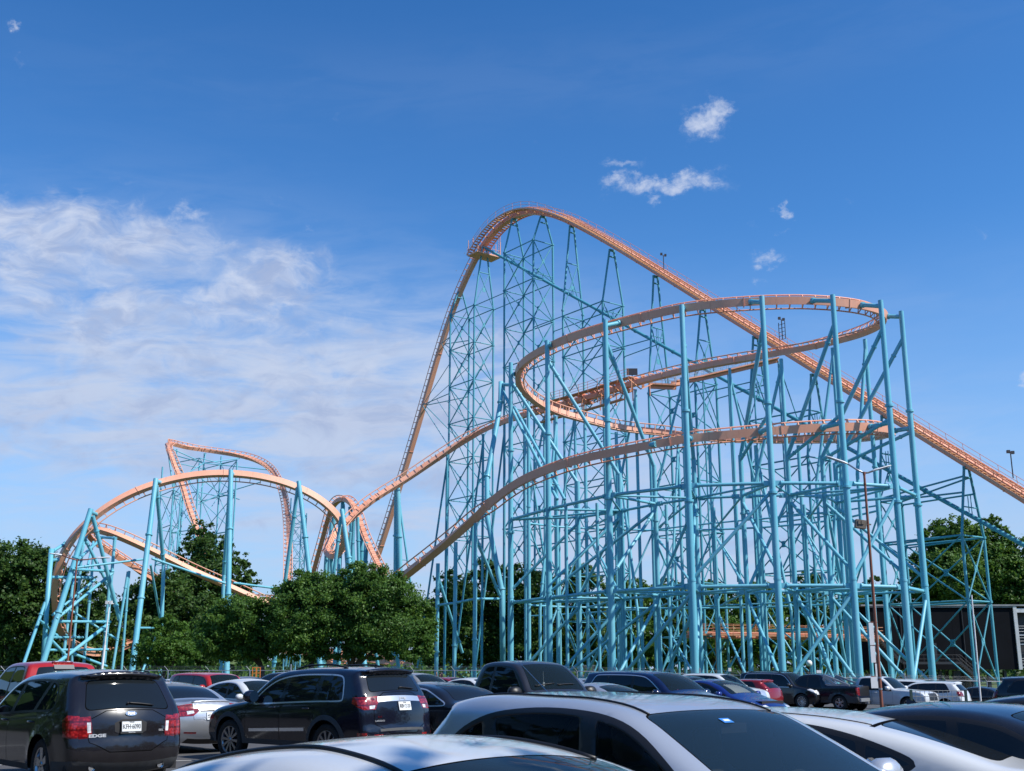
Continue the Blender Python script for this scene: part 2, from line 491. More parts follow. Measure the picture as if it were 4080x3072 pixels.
h3 += [(P(u, v, Y), V3(0, 0, 1)) for u, v, Y in ((2980, 1428, 119.4), (2836, 1452, 122.0), (2692, 1484, 125.6), (2548, 1521, 129.8), (2438, 1556, 133.8), (2312, 1594, 138.6), (2228, 1616, 141.6), (2165, 1636, 144.2))]
mc = [(P(2102, 1650, 145.8), V3(0, -0.05, 1)), (P(2018, 1676, 147.5), V3(0, -0.2, 1)), (P(1934, 1710, 149), V3(0, -0.4, 1)), (P(1850, 1754, 150), V3(-.1, -0.8, 0.9)), (P(1735, 1829, 150.3), V3(-.2, -1.1, 0.8)),
      (P(1627, 1902, 150), V3(-.2, -1.3, 0.75)), (P(1551, 1949, 149.4), V3(-.2, -1.3, 0.8)), (P(1470, 1999, 148.4), V3(-.1, -1.2, 0.9)), (P(1410, 2052, 147.4), V3(0.1, -1.0, 0.9)), (P(1362, 2098, 146.4), V3(0.4, -0.9, 0.8)),
      (P(1330, 2130, 145.2), V3(0.8, -.7, 0.5)), (P(1308, 2160, 143.6), V3(1, -.4, .25)), (P(1298, 2190, 141.6), V3(1, -.2, .45)), (P(1310, 2214, 139.2), V3(.3, -.1, 1)), (P(1337, 2219, 137), V3(-.3, 0.0, 1)),
      (P(1362, 2203, 135.4), V3(-.9, 0.1, .5)), (P(1378, 2170, 134.6), V3(-1, 0.3, 0.05)), (P(1382, 2138, 134.0), V3(-1, 0.5, -.1)), (P(1374, 2105, 133.5), V3(-.8, 0.7, -.25)), (P(1352, 2058, 132.9), V3(-.6, 0.9, -.3)),
      (P(1318, 2022, 132.3), V3(-.4, 0.9, -.35)), (P(1268, 1984, 131.7), V3(-.3, 0.9, -.38))]
arch = [(P(1205, 1950, 131), V3(-.2, .9, -.38)), (P(1104, 1914, 130.2), V3(-.1, .9, -.4)), (P(978, 1891, 129.3), V3(0, .9, -.4)), (P(852, 1887, 128.5), V3(0, .9, -.4)), (P(750, 1897, 127.8), V3(.1, .9, -.4)),
        (P(652, 1920, 127), V3(.15, .9, -.4)), (P(560, 1949, 126), V3(.2, .9, -.4)), (P(458, 2000, 125), V3(.3, .85, -.35)), (P(382, 2052, 124.3), V3(.45, .8, -.3)), (P(325, 2103, 124), V3(.55, .7, -.2)),
        (P(280, 2154, 124), V3(.65, .6, -.1)), (P(249, 2204, 124.2), V3(.75, .5, .0)), (P(229, 2258, 124.8), V3(.85, .45, .1)), (P(218, 2309, 125.6), V3(.9, .4, .15)), (P(215, 2360, 126.6), V3(.9, .3, .2)),
        (P(217, 2411, 128), V3(.9, .2, .25)), (P(223, 2462, 129.8), V3(.9, .1, .35)), (P(238, 2508, 132), V3(.9, 0, .5)), (P(266, 2552, 134.5), V3(.7, 0, .8)), (P(306, 2583, 137), V3(.5, 0, 1)),
        (P(356, 2603, 139.5), V3(.3, .1, 1)), (P(407, 2602, 142), V3(.2, .2, 1)), (P(460, 2588, 146), V3(.2, .3, 1)), (P(510, 2568, 152), V3(.2, .3, 1)), (P(570, 2545, 160), V3(.2, .3, 1)), (P(680, 2520, 170), V3(.2, .3, 1))]
_, fr_h = track('helix_track', rise_pts + h2 + h3 + mc + arch, 'orange box track that climbs the helix, crosses the brake run and dives to the left turn')
# ---- lower return turn at far left
def up(*a): return V3(*a)
ta = [(P(1420, 2560, 150), up(.1, .3, 1)), (P(1260, 2495, 149), up(.1, .4, 1)), (P(1140, 2440, 148), up(.1, .5, 1)), (P(1060, 2402, 147), up(.1, .5, 1)), (P(957, 2356, 146), up(.1, .5, 1)), (P(873, 2318, 145), up(.1, .5, 1)), (P(789, 2283, 144), up(.1, .5, .9)), (P(684, 2233, 142.5), up(.15, .6, .8)), (P(600, 2192, 141), up(.2, .7, .7)),
      (P(520, 2156, 140), up(.25, .7, .7)), (P(450, 2125, 139.3), up(.35, .7, .6)), (P(400, 2110, 139.3), up(.5, .7, .6)), (P(362, 2108, 140.5), up(.7, .5, .6)), (P(345, 2118, 142.5), up(.9, .2, .6)), (P(352, 2138, 145), up(.8, -.2, .7)),
      (P(390, 2168, 147), up(.4, -.5, .8)), (P(440, 2200, 148.5), up(.2, -.5, 1)), (P(500, 2238, 150), up(.1, -.5, 1)), (P(560, 2276, 151.5), up(0, -.3, 1)), (P(620, 2318, 156), up(0, -.2, 1)), (P(680, 2360, 161), up(0, 0, 1)), (P(760, 2415, 166), up(0, 0, 1)), (P(900, 2490, 170), up(0, 0, 1)), (P(1080, 2560, 172), up(0, 0, 1))]
_, fr_t = track('return_turn_track', ta)
# ---- far overbanked turn
far = [(P(830, 2225, 184), up(0, -.6, 1)), (P(803, 2160, 187), up(0, -.6, 1)), (P(781, 2092, 190), up(0, -.6, 1)), (P(755, 2023, 193), up(.1, -.6, 1)), (P(730, 1938, 196.5), up(.2, -.7, .9)), (P(705, 1875, 199.5), up(.3, -.7, .8)),
       (P(682, 1820, 203), up(.6, -.6, .6)), (P(668, 1782, 207.5), up(.9, -.1, .4)), (P(669, 1768, 212), up(.7, -.5, .3)), (P(686, 1768, 216), up(.2, -.9, .35)), (P(726, 1779, 219.5), up(.1, -.8, .6)), (P(810, 1793, 222.5), up(0, -.5, .9)),
       (P(894, 1805, 223.5), up(0, -.5, .9)), (P(978, 1820, 222.5), up(-.1, -.6, .8)), (P(1041, 1843, 219.5), up(-.3, -.6, .8)), (P(1083, 1872, 216), up(-.4, -.6, .7)), (P(1108, 1906, 212.5), up(-.4, -.7, .6)), (P(1129, 1956, 208), up(-.3, -.8, .5)),
       (P(1142, 2023, 203), up(-.1, -.9, .4)), (P(1148, 2098, 198), up(0, -1, .4)), (P(1150, 2182, 193), up(0, -1, .4)), (P(1149, 2300, 187), up(0, -1, .5)), (P(1150, 2420, 181), up(0, -1, .7))]
_, fr_f = track('overbanked_turn_track', far, gauge=0.7)
# ---- camelback hill seen almost end on
cb = [(P(1225, 2370, 190), up(0, .4, 1)), (P(1254, 2257, 186), up(0, .5, 1)), (P(1278, 2170, 183), up(0, .5, 1)), (P(1300, 2089, 180), up(0, .4, 1)), (P(1316, 2032, 177.5), up(0, .3, 1)), (P(1333, 2004, 175.5), up(0, .2, 1)), (P(1352, 1988, 173.8), up(0, 0, 1)),
      (P(1374, 1987, 172), up(0, -.1, 1)), (P(1396, 1997, 170.4), up(0, -.3, 1)), (P(1414, 2021, 169), up(0, -.5, 1)), (P(1430, 2058, 167.6), up(0, -.7, 1)), (P(1443, 2101, 166.2), up(0, -.8, 1)), (P(1457, 2143, 164.6), up(0, -.8, 1)),
      (P(1476, 2184, 162.6), up(0, -.7, 1)), (P(1497, 2230, 160), up(0, -.6, 1)), (P(1522, 2280, 157), up(0, -.5, 1)), (P(1570, 2370, 152), up(0, -.4, 1))]
_, fr_c = track('camelback_track', cb)
# ---- low track glimpsed beneath the trees
low = [(P(930, 2600, 152), up(0, 0, 1)), (P(1080, 2592, 150), up(0, 0, 1)), (P(1200, 2597, 149), up(0, 0, 1)), (P(1290, 2606, 148), up(0, .2, 1)), (P(1400, 2618, 147), up(0, .2, 1)), (P(1540, 2640, 146), up(0, .2, 1)), (P(1640, 2650, 146), up(0, 0, 1))]
track('ground_level_track', low)
dip = [(P(1235, 2480, 156), up(.6, 0, .6)), (P(1262, 2570, 154), up(.7, 0, .6)), (P(1283, 2620, 152), up(.6, 0, .8)), (P(1320, 2650, 150), up(0, 0, 1)), (P(1400, 2655, 147), up(0, 0, 1))]
track('ground_level_track', dip)
track('ground_level_track', [(P(985, 2386, 172), up(0, 0, 1)), (P(1040, 2386, 171), up(0, 0, 1)), (P(1110, 2390, 170), up(0, 0, 1)), (P(1180, 2400, 169), up(0, 0, 1))])

# ---- lift hill and first drop, all in one vertical plane
la, lb = PL(2437, 972), PL(4080, 1985)
ext = lb + (lb - la).normalized() * 22
Z = V3(0, 0, 1)
lift_px = [(2300, 897), (2230, 866), (2170, 849), (2125, 843), (2080, 849), (2030, 870), (1985, 903), (1942, 952), (1908, 1005), (1878, 1062), (1852, 1118), (1823, 1185)]
drop_px = [(1790, 1275), (1752, 1395), (1712, 1532), (1672, 1672), (1632, 1808), (1590, 1945), (1548, 2082), (1508, 2205), (1478, 2290), (1440, 2370)]
lift_pts = [(ext, Z), (lb, Z), (lb.lerp(la, .33), Z), (lb.lerp(la, .66), Z), (la, Z)] + [(PL(u, v), Z) for u, v in lift_px[:7]]
def outn(i, px):
    a = PL(*px[max(i - 1, 0)]); b = PL(*px[min(i + 1, len(px) - 1)]); t = (b - a).normalized()
    n = t.cross(LT); return n if n.z > 0 else -n
lift_pts += [(PL(*lift_px[i]), outn(i, lift_px)) for i in range(7, len(lift_px))]
lift_pts += [(PL(*drop_px[i]), outn(i, drop_px)) for i in range(len(drop_px))]
SMOOTH = 120
lift_track, fr_l = track('lift_hill_track', lift_pts, 'straight lift hill track with stepped catwalks, over the crest and down the first drop', gauge=0.66, sw=0.42, sh=0.85, rise=0.72)
SMOOTH = 60
crest_i = max(range(len(fr_l)), key=lambda i: fr_l[i][0].z)
# catwalk treads each side, handrails
end_i = min(range(len(fr_l)), key=lambda i: (fr_l[i][0] - PL(1888, 1040)).length)
for sg in (-1, 1):
    mt = MB(); mh = MB()
    for i in range(0, end_i):
        p, sx, u, t = fr_l[i]
        c = p + sx * sg * 1.42 + u * 0.28
        hd = V3(t.x, t.y, 0).normalized()
        sd_ = hd.cross(Z)
        rot = Matrix((hd, sd_, Z)).transposed()
        mt.box(c, (0.42, 0.95, 0.05), rot)
        if i % 4 == 0: mt.beam(p + sx * sg * 0.3 - u * 0.2, p + sx * sg * 1.9 + u * 0.22, 0.1, 0.14, u)
    ms = MB()
    for off in (0.92, 1.92):
        ms.sweep([(p + sx * sg * off + u * 0.22, sx, u) for p, sx, u, t in fr_l[:end_i]], [(-.04, -.13), (.04, -.13), (.04, .13), (-.04, .13)])
    cw_ = cbuild(mt, 'catwalk', M_TREAD, lift_track); cbuild(ms, 'stringer', M_ORANGE, lift_track)
    for h in (0.55, 1.1):
        mh.path([p + sx * sg * 1.92 + Z * (h + 0.35) for p, sx, u, t in fr_l[:end_i]], 0.028, 5)
    for i in range(0, end_i, 4):
        p, sx, u, t = fr_l[i]
        mh.tube(p + sx * sg * 1.92 + u * 0.2, p + sx * sg * 1.92 + Z * 1.45, 0.028, n=5)
    cbuild(mh, 'handrail', M_ORANGED, lift_track)
# crest lights, anemometers, end platform
ml = MB()
for i in range(crest_i - 26, crest_i + 30, 6):
    p, sx, u, t = fr_l[i]
    ml.box(p + sx * 1.92 + Z * 1.5, (0.12, 0.12, 0.16)); ml.box(p - sx * 1.92 + Z * 1.5, (0.12, 0.12, 0.16))
cbuild(ml, 'walkway_light', M_GALV, lift_track)
pm = MB()
pe = PL(1930, 1022)
rotp = Matrix((LD, LT, Z)).transposed()
pm.box(pe + LT * 0.0, (3.0, 5.2, 0.22), rotp)
for a in (-1.4, 0, 1.4):
    for b in (-2.5, 2.5):
        q = pe + LD * a + LT * b
        pm.tube(q, q + Z * 2.9, 0.06, n=6)
for b in (-2.5, 2.5):
    for h in (0.6, 1.15): pm.tube(pe + LD * -1.4 + LT * b + Z * h, pe + LD * 1.4 + LT * b + Z * h, 0.035, n=5)
for a in (-1.4, 1.4):
    for h in (0.6, 1.15): pm.tube(pe + LD * a - LT * 2.5 + Z * h, pe + LD * a + LT * 2.5 + Z * h, 0.035, n=5)
q = pe + LT * 2.3 + LD * 1.4
for d in (-.25, .25): pm.tube(q + LD * d, q + LD * d + Z * 4.6, 0.035, n=5)
for k in range(14): pm.tube(q - LD * .25 + Z * (0.3 + k * .32), q + LD * .25 + Z * (0.3 + k * .32), 0.025, n=5)
cbuild(pm, 'maintenance_platform', M_ORANGE, lift_track)
def mast(u, v, h, box):
    mb = MB(); b = PL(u, v)
    mb.tube(b, b + Z * h, 0.06, n=6); mb.beam(b + Z * h - LT * .45, b + Z * h + LT * .45, .06, .06)
    for s_ in (-.4, .4): mb.box(b + Z * (h + .12) + LT * s_, (.3, .3, .3))
    if box:
        for s_ in (-.5, .5): mb.tube(b + LD * s_, b + LD * s_ + Z * (h - .3), 0.05, n=5)
        for k in range(5): mb.tube(b - LD * .5 + Z * k * .5, b + LD * .5 + Z * k * .5, 0.035, n=5)
    cbuild(mb, 'signal_mast', M_DKSTEEL, lift_track)
mast(2645, 1075, 2.2, False); mast(3118, 1352, 2.6, True); mast(4037, 1905, 2.6, False)

def one(name, a, b, r, mat_=None, parent=None, flange=True, n=10):
    m_ = MB(); pipe(m_, a, b, r, flange, n); return cbuild(m_, name, mat_ or M_TEAL, parent)
def pipe(mb, a, b, r, flange=True, n=12):
    mb.tube(a, b, r, n=n)
    if flange:
        d = (b - a).normalized()
        for w in (0.14, 0.86):
            c = a.lerp(b, w); mb.tube(c - d * .07, c + d * .07, r * 1.35, n=n)
# ---- lift towers: pairs of A-frame bents
SUPP = {'n': 0}
bents = [(1834, 1146, 1262), (1930, 968, 1222), (2048, 890, 1018), (2163, 862, 966), (2278, 900, 1248), (2437, 998, 1211), (2612, 1106, 1580), (2800, 1250, 1524), (3010, 1350, 1690), (3240, 1490, 1830), (3522, 1664, 2010), (3850, 1863, 2140)]
def bent_t(u, v): 
    p = PL(u, v); return (p - LO).dot(LD), p
B = []
for u, v, vk in bents:
    t, p = bent_t(u, v)
    q = min((f[0] for f in fr_l), key=lambda f: (f - p).length)
    p = V3(p.x, p.y, np.interp(0, [0, 1], [0, 1]) + q.z + (p.xy - q.xy).dot(LD.xy) * 0 - .30)
    zk = PL(u, vk).z
    base = V3(p.x, p.y, 0)
    B.append(dict(t=t, p=p, zk=zk, base=base))
HALF = 2.05
def leg_at(b, sg, z):
    zt, zk = b['p'].z, b['zk']
    if z >= zk:
        w = (zt - z) / max(zt - zk, .1); off = 0.38 + (HALF - 0.38) * w
    else: off = HALF
    return b['base'] + LT * off * sg + Z * z
def xbrace(mb, a0, a1, b0, b1, r=0.055, plate=True):
    r *= 1.5; mb.tube(a0, b1, r, n=6, caps=False); mb.tube(a1, b0, r, n=6, caps=False)
    if plate:
        c = (a0 + a1 + b0 + b1) / 4
        d = (a1 - a0).normalized()
        rot = Matrix((d, d.cross(Z), Z)).transposed()
        mb.box(c, (0.55, 0.05, 0.75), rot)
pairs = [(0, 1), (2, 3), (4, 5), (6, 7), (8, 9), (10, 11)]
STEP = 6.7
for ia, ib in pairs:
    ba, bb = B[ia], B[ib]
    mb = MB()
    zlo = min(ba['zk'], bb['zk'])
    levels = [zlo]
    while levels[-1] - STEP > 3.5: levels.append(levels[-1] - STEP)
    levels.append(0.6)
    for bt in (ba, bb):
        # frame across the track between its two legs
        zs = [bt['zk']] if bt['zk'] > zlo + 2 else []
        zs += levels
        ztop = bt['p'].z
        mid = bt['zk'] + (ztop - bt['zk']) * 0.55
        if ztop - bt['zk'] > 9:
            mb.tube(leg_at(bt, -1, mid), leg_at(bt, 1, mid), 0.09, n=6)
            xbrace(mb, leg_at(bt, -1, bt['zk']), leg_at(bt, 1, bt['zk']), leg_at(bt, -1, mid), leg_at(bt, 1, mid), 0.05)
        for k, z in enumerate(zs):
            if k < len(zs) - 1 or z > 1: mb.tube(leg_at(bt, -1, z), leg_at(bt, 1, z), 0.09, n=6)
            if k: xbrace(mb, leg_at(bt, -1, z), leg_at(bt, 1, z), leg_at(bt, -1, zs[k - 1]), leg_at(bt, 1, zs[k - 1]), 0.055)
    for sg in (-1, 1):
        for k, z in enumerate(levels):
            if z > 1: mb.tube(leg_at(ba, sg, z), leg_at(bb, sg, z), 0.10, n=6)
            if k: xbrace(mb, leg_at(ba, sg, z), leg_at(bb, sg, z), leg_at(ba, sg, levels[k - 1]), leg_at(bb, sg, levels[k - 1]), 0.06)
        # upper ties from the taller bent's shoulders
        hi, lo_ = (ba, bb) if ba['zk'] > bb['zk'] else (bb, ba)
        zt = hi['zk'] + 0.0
        if lo_['p'].z - 1.5 > zt and hi['zk'] > zlo + 2: mb.tube(leg_at(hi, sg, zt), leg_at(lo_, sg, zt), 0.10, n=6)
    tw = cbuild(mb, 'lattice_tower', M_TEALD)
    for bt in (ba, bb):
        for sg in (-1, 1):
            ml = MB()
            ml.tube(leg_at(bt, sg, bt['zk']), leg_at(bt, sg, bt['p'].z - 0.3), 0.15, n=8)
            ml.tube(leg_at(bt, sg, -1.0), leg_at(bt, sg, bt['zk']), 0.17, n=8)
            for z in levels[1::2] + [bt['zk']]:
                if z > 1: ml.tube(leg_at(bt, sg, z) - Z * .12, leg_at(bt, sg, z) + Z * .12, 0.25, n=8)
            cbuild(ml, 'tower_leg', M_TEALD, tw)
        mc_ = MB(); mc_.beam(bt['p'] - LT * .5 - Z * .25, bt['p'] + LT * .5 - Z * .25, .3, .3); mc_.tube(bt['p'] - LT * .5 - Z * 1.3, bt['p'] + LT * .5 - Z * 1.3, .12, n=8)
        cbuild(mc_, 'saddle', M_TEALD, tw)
# single links between towers, and ties from the first tower to the drop
for sg in (-1, 1):
    for a, b, zz in ((1, 2, B[1]['zk'] - .2), (3, 4, B[5]['zk']), (5, 6, None), (7, 8, None)):
        if zz is None: zz = B[b]['zk'] + (B[b]['p'].z - B[b]['zk']) * .45
        one('link_strut', leg_at(B[a], sg, min(zz, B[a]['p'].z - 2)), leg_at(B[b], sg, zz), 0.08, M_TEALD, flange=False, n=6)
for (du, dv) in ((1766, 1365), (1690, 1610)):
    mb = MB()
    q = PL(du, dv)
    zz = q.z
    for sg in (-1, 1):
        mb.tube(q + LT * .35 * sg - Z * .2, leg_at(B[0], sg, zz - .5), 0.085, n=6)
        mb.tube(q + LT * .35 * sg - Z * .3, leg_at(B[0], sg, zz - 4.5 if dv < 1500 else zz - 10), 0.075, n=6)
        mb.tube(q + LT * .35 * sg - Z * .3, leg_at(B[0], sg, zz + 5), 0.06, n=6)
        if dv > 1500: mb.tube(leg_at(B[0], sg, zz - .5).lerp(q, .5), leg_at(B[0], sg, zz - 5), 0.05, n=6)
    cbuild(mb, 'drop_bracket', M_TEALD)
# the long raking strut that runs beneath the lift
mb = MB()
r0, r1 = PL(1937, 990), PL(4080, 2172)
r2 = r0 + (r1 - r0) * (r0.z / (r0.z - r1.z))
mb.tube(r0, r2, 0.24, n=10)
L = (r2 - r0).length; d = (r2 - r0).normalized()
for k in range(1, int(L / 9)):
    c = r0 + d * 9 * k; mb.tube(c - d * .12, c + d * .12, 0.31, n=10)
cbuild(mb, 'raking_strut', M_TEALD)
for b in B[2:]:
    if b['t'] < (r2 - LO).dot(LD) - 3:
        mb = MB()
        s_ = ((b['p'] - r0).dot(LD)) / ((r2 - r0).dot(LD)); c = r0.lerp(r2, s_)
        mb.tube(leg_at(b, -1, c.z + .9), leg_at(b, 1, c.z + .9), 0.07, n=6)
        for o in (-.16, .16): mb.tube(c + LD * o, c + LD * o + Z * (1.2 if b['t'] < 20 else 2.2), 0.05, n=6)
        cbuild(mb, 'strut_hanger', M_TEALD)
a = B[11]
for sg in (-1, 1):
    one('link_strut', leg_at(a, sg, a['p'].z - 1.2), leg_at(B[10], sg, a['p'].z - 2.6), 0.1, M_TEALD, flange=False); one('link_strut', leg_at(a, sg, a['zk']), leg_at(B[10], sg, a['zk'] - .3), 0.09, M_TEALD, flange=False)
# A-frame that props the foot of the first drop
mb = MB()
q = PL(1588, 1975)
for (bu, dy) in ((1560, 0), (1680, 6)):
    mb.path([q, V3(P(bu, 2650, q.y).x, q.y + dy, 0)], [.2, .2], 8)
mb.tube(q.lerp(V3(P(1560, 2650, q.y).x, q.y, 0), .35), q.lerp(V3(P(1680, 2650, q.y).x, q.y + 6, 0), .35), .08, n=6)
mb.tube(q.lerp(V3(P(1560, 2650, q.y).x, q.y, 0), .75), q.lerp(V3(P(1680, 2650, q.y).x, q.y + 6, 0), .75), .1, n=6)
cbuild(mb, 'support_column', M_TEALD)

# ---- helix columns
outer = [(2035, 1445, 119.0), (2180, 1357, 111.0), (2412, 1275, 102.0), (2716, 1215, 96.6), (3035, 1180, 95.2), (3317, 1175, 95.3), (3508, 1197, 97.0), (3590, 1240, 102.5)]
def near_track(fr, z_hint, base, lo=0, hi=None):
    best = None
    for p, sx, u, t in fr[lo:hi]:
        d = (p.xy - base.xy).length + abs(p.z - z_hint) * .35
        if best is None or d < best[0]: best = (d, p, u)
    return best[1], best[2]
OC = []
for k, (u_, v_, Y_) in enumerate(outer):
    top = P(u_, v_, Y_); base = V3(top.x, top.y, gz(top.x, top.y) - .3)
    inn = HC - V3(top.x, top.y, 0); inn.z = 0; inn.normalize()
    OC.append(dict(top=top, base=base, inn=inn))
ZA, ZB, ZK = 17.1, 8.6, 20.8
for k, c in enumerate(OC):
    top, base, inn = c['top'], c['base'], c['inn']
    mb = MB()
    zj = ZA - 1.3 + (k % 3) * .5
    def at(z): return V3(top.x, top.y, z)
    mb.tube(base, at(zj), 0.31, 0.285, n=16)
    mb.tube(at(zj), at(top.z - 9.6), 0.27, 0.25, n=16)
    mb.tube(at(top.z - 9.6), top, 0.245, 0.225, n=16)
    for z, r in ((zj, .40), (top.z - 9.6, .36), (ZB + .55, .33)):
        mb.tube(at(z) - Z * .1, at(z) + Z * .1, r, n=16)
    col = cbuild(mb, 'support_column', M_TEAL)
    # arms that carry the upper and the lower track
    for zh in (top.z - 1.0, top.z - 13.2 if k > 2 else (top.z - 15.5 if k > 1 else top.z - 18)):
        if k == 0 and zh < top.z - 2: continue
        cand = [(abs((p.xy - base.xy).cross(inn.xy)), p, un) for p, sx, un, t in fr_h if abs(p.z - zh) < 3.4 and 0 < (p.xy - base.xy).dot(inn.xy) < 5.5]
        if not cand: continue
        _, q, un = min(cand, key=lambda c_: c_[0])
        ma = MB(); e = q - un * .36
        st_ = at(min(e.z, top.z - .55)); ma.tube(st_, e, .2, n=10); ma.tube(e.lerp(st_, .12), e, .27, n=10)
        cbuild(ma, 'track_arm', M_TEAL, col)
    # inner leg, raker and struts of this frame
    ip = V3(top.x, top.y, 0) + inn * 7.2
    c['ip'] = ip
    def ia(z): return V3(ip.x, ip.y, z)
    ml = MB(); ml.tube(ia(gz(ip.x, ip.y) - .3), ia(ZK), 0.215, n=12)
    for z in (ZB + .5, ZA - 1.6): ml.tube(ia(z) - Z * .08, ia(z) + Z * .08, .29, n=12)
    cbuild(ml, 'inner_leg', M_TEAL, col)
    mr = MB(); pipe(mr, at(top.z - 2.6 if k > 3 else top.z - 2.0), ia(ZK - .2), 0.185)
    cbuild(mr, 'raking_leg', M_TEAL, col)
    one('strut', at(ZA), ia(ZA), .13, None, col); one('strut', at(ZB), ia(ZB), .12, None, col)
    if k >= 4: one('strut', at(ZK + 2.2), ia(ZK - .4), .16, None, col)
    one('brace', ia(ZA - .6), at(ZB + 1.2), .15, None, col); one('brace', ia(ZB - .5), at(0.6), .15, None, col)
def ring(idx, key, z, r, name='ring_beam', zoff=0.0):
    for a, b in zip(idx[:-1], idx[1:]):
        pa = OC[a]['top'] if key == 'o' else OC[a]['ip']; pb = OC[b]['top'] if key == 'o' else OC[b]['ip']
        mb = MB(); A = V3(pa.x, pa.y, z); Bq = V3(pb.x, pb.y, z)
        d = (Bq - A).normalized(); g_ = .75
        mb.tube(A + d * g_, Bq - d * g_, r, n=10)
        for q, s_ in ((A, 1), (Bq, -1)):
            mb.beam(q + d * s_ * .25, q + d * s_ * .95, .1, .42); mb.tube(q + d * s_ * .7, q + d * s_ * .8, r * 1.45, n=10)
        cbuild(mb, name, M_TEAL)
idx = list(range(8))
for z in (ZA, ZB):
    ring(idx, 'o', z, .155); ring(idx, 'i', z - .05, .125)
for a, b in zip(idx[:-1], idx[1:]):          # zig-zag in the ring platforms
    for z in (ZA - .02, ZB - .02):
        pa, pb = (OC[a]['top'], OC[b]['ip']) if a % 2 == 0 else (OC[a]['ip'], OC[b]['top'])
        one('ring_lacing', V3(pa.x, pa.y, z), V3(pb.x, pb.y, z), .1, flange=False, n=8)
# face diagonals between outer columns
for (a, za, b, zb) in ((4, ZA - .6, 3, ZB + .6), (3, ZB - .5, 2, .4), (6, ZA - .8, 5, ZB + .6), (5, ZB - .5, 4, .4), (2, ZA - .6, 1, ZB + .5), (2, ZB - .6, 1, .4), (7, ZB - .6, 6, .4)):
    mb = MB(); pa, pb = OC[a]['top'], OC[b]['top']
    if a == 2: pa = OC[a]['ip']
    pipe(mb, V3(pa.x, pa.y, za), V3(pb.x, pb.y, zb), .15, False)
    cbuild(mb, 'face_brace', M_TEAL)
for (a, za, b, zb) in ((1, ZA - .6, 0, ZB + .5), (1, ZB - .5, 0, .4), (3, ZA - .5, 2, ZB + .3), (3, ZB - .5, 2, .5), (5, ZA, 4, ZB), (6, ZA, 7, ZB), (6, ZB, 7, .4), (5, ZB, 6, .4)):
    mb = MB(); pa, pb = OC[a]['ip'], OC[b]['ip']
    pipe(mb, V3(pa.x, pa.y, za), V3(pb.x, pb.y, zb), .14, False)
    cbuild(mb, 'inner_brace', M_TEAL)

# ---- inner and rear helix columns beneath the track
def post(u, v, Y, r=.19, lean=None, name='support_column', kink=None, zbase=None):
    top = P(u, v, Y); mb = MB()
    b = V3(top.x, top.y, gz(top.x, top.y) - .3)
    mb.tube(b, top, r * 1.08, r, n=12)
    for z in (top.z * .28, top.z * .62): mb.tube(V3(top.x, top.y, z) - Z * .08, V3(top.x, top.y, z) + Z * .08, r * 1.35, n=12)
    o = cbuild(mb, name, M_TEAL)
    if lean is not None:
        ml = MB(); q = V3(top.x + lean[0], top.y + lean[1], lean[2] if len(lean) > 2 else -.3)
        pipe(ml, top - Z * .8, q, r * .85)
        if len(lean) > 2: ml.tube(V3(q.x, q.y, -.3), q, r * .85, n=10)
        cbuild(ml, 'raking_leg', M_TEAL, o)
    return top
rear = []
for a in ((3446, 1352, 109.3, .2, (-2.2, -1.5, 20)), (3316, 1386, 112.7, .17, (-2.4, 0.5, 20)), (3112, 1430, 117.0, .2, (-3.0, 2, 21)), (2907, 1468, 120.8, .16, (3.2, 3, 19)), (2715, 1505, 125, .17, (-3, 2, 21)), (2532, 1552, 130.4, .18, (-2.5, 2, 20)),
          (2405, 1590, 135, .17, (2, 1, 18)), (2290, 1625, 139.3, .17, (-2, 2, 19)), (2168, 1658, 144, .17, (-2.4, 1, 20)), (2092, 1672, 146, .17, (2.4, 2, 16))):
    rear.append(post(*a))
back = []
for a in ((3480, 1765, 113.5, .19), (3340, 1772, 119.7, .19, (-3, -4, 8)), (3180, 1775, 124.3, .19), (3010, 1775, 127.4, .19, (2, -4, 8)), (2826, 1768, 129.3, .19), (2700, 1752, 129.9, .17, (-2, -4, 8)), (2590, 1745, 129.7, .19), (2455, 1722, 129, .19, (1.5, -4, 8)),
          (2330, 1692, 128, .19), (2215, 1660, 126.6, .19, (-2, -3, 8)), (2105, 1600, 123.6, .19)):
    back.append(post(*a))
for z in (ZA + .2, ZB):
    for p, q in zip(back[:-1], back[1:]): one('ring_beam', V3(p.x, p.y, z), V3(q.x, q.y, z), .11, flange=False, n=8)
    for p, q in zip(rear[:-1], rear[1:]): one('ring_beam', V3(p.x, p.y, z - .1), V3(q.x, q.y, z - .1), .09, flange=False, n=8)
for k in range(len(back) - 1):
    p, q = back[k], back[k + 1]
    if k % 2: p, q = q, p
    one('face_brace', V3(p.x, p.y, ZA), V3(q.x, q.y, ZB), .1, flange=False, n=8); one('face_brace', V3(q.x, q.y, ZB), V3(p.x, p.y, .3), .1, flange=False, n=8)
for k in (2, 4, 6, 8):
    p, q = back[k], OC[min(max(7 - int(k * .8), 1), 6)]['ip']
    for z in (ZA, ZB): one('cross_strut', V3(p.x, p.y, z), V3(q.x, q.y, z), .11, flange=False, n=8)
    one('cross_strut', V3(p.x, p.y, ZA), V3(q.x, q.y, ZB), .12, flange=False, n=8); one('cross_strut', V3(p.x, p.y, ZB), V3(q.x, q.y, .3), .12, flange=False, n=8)
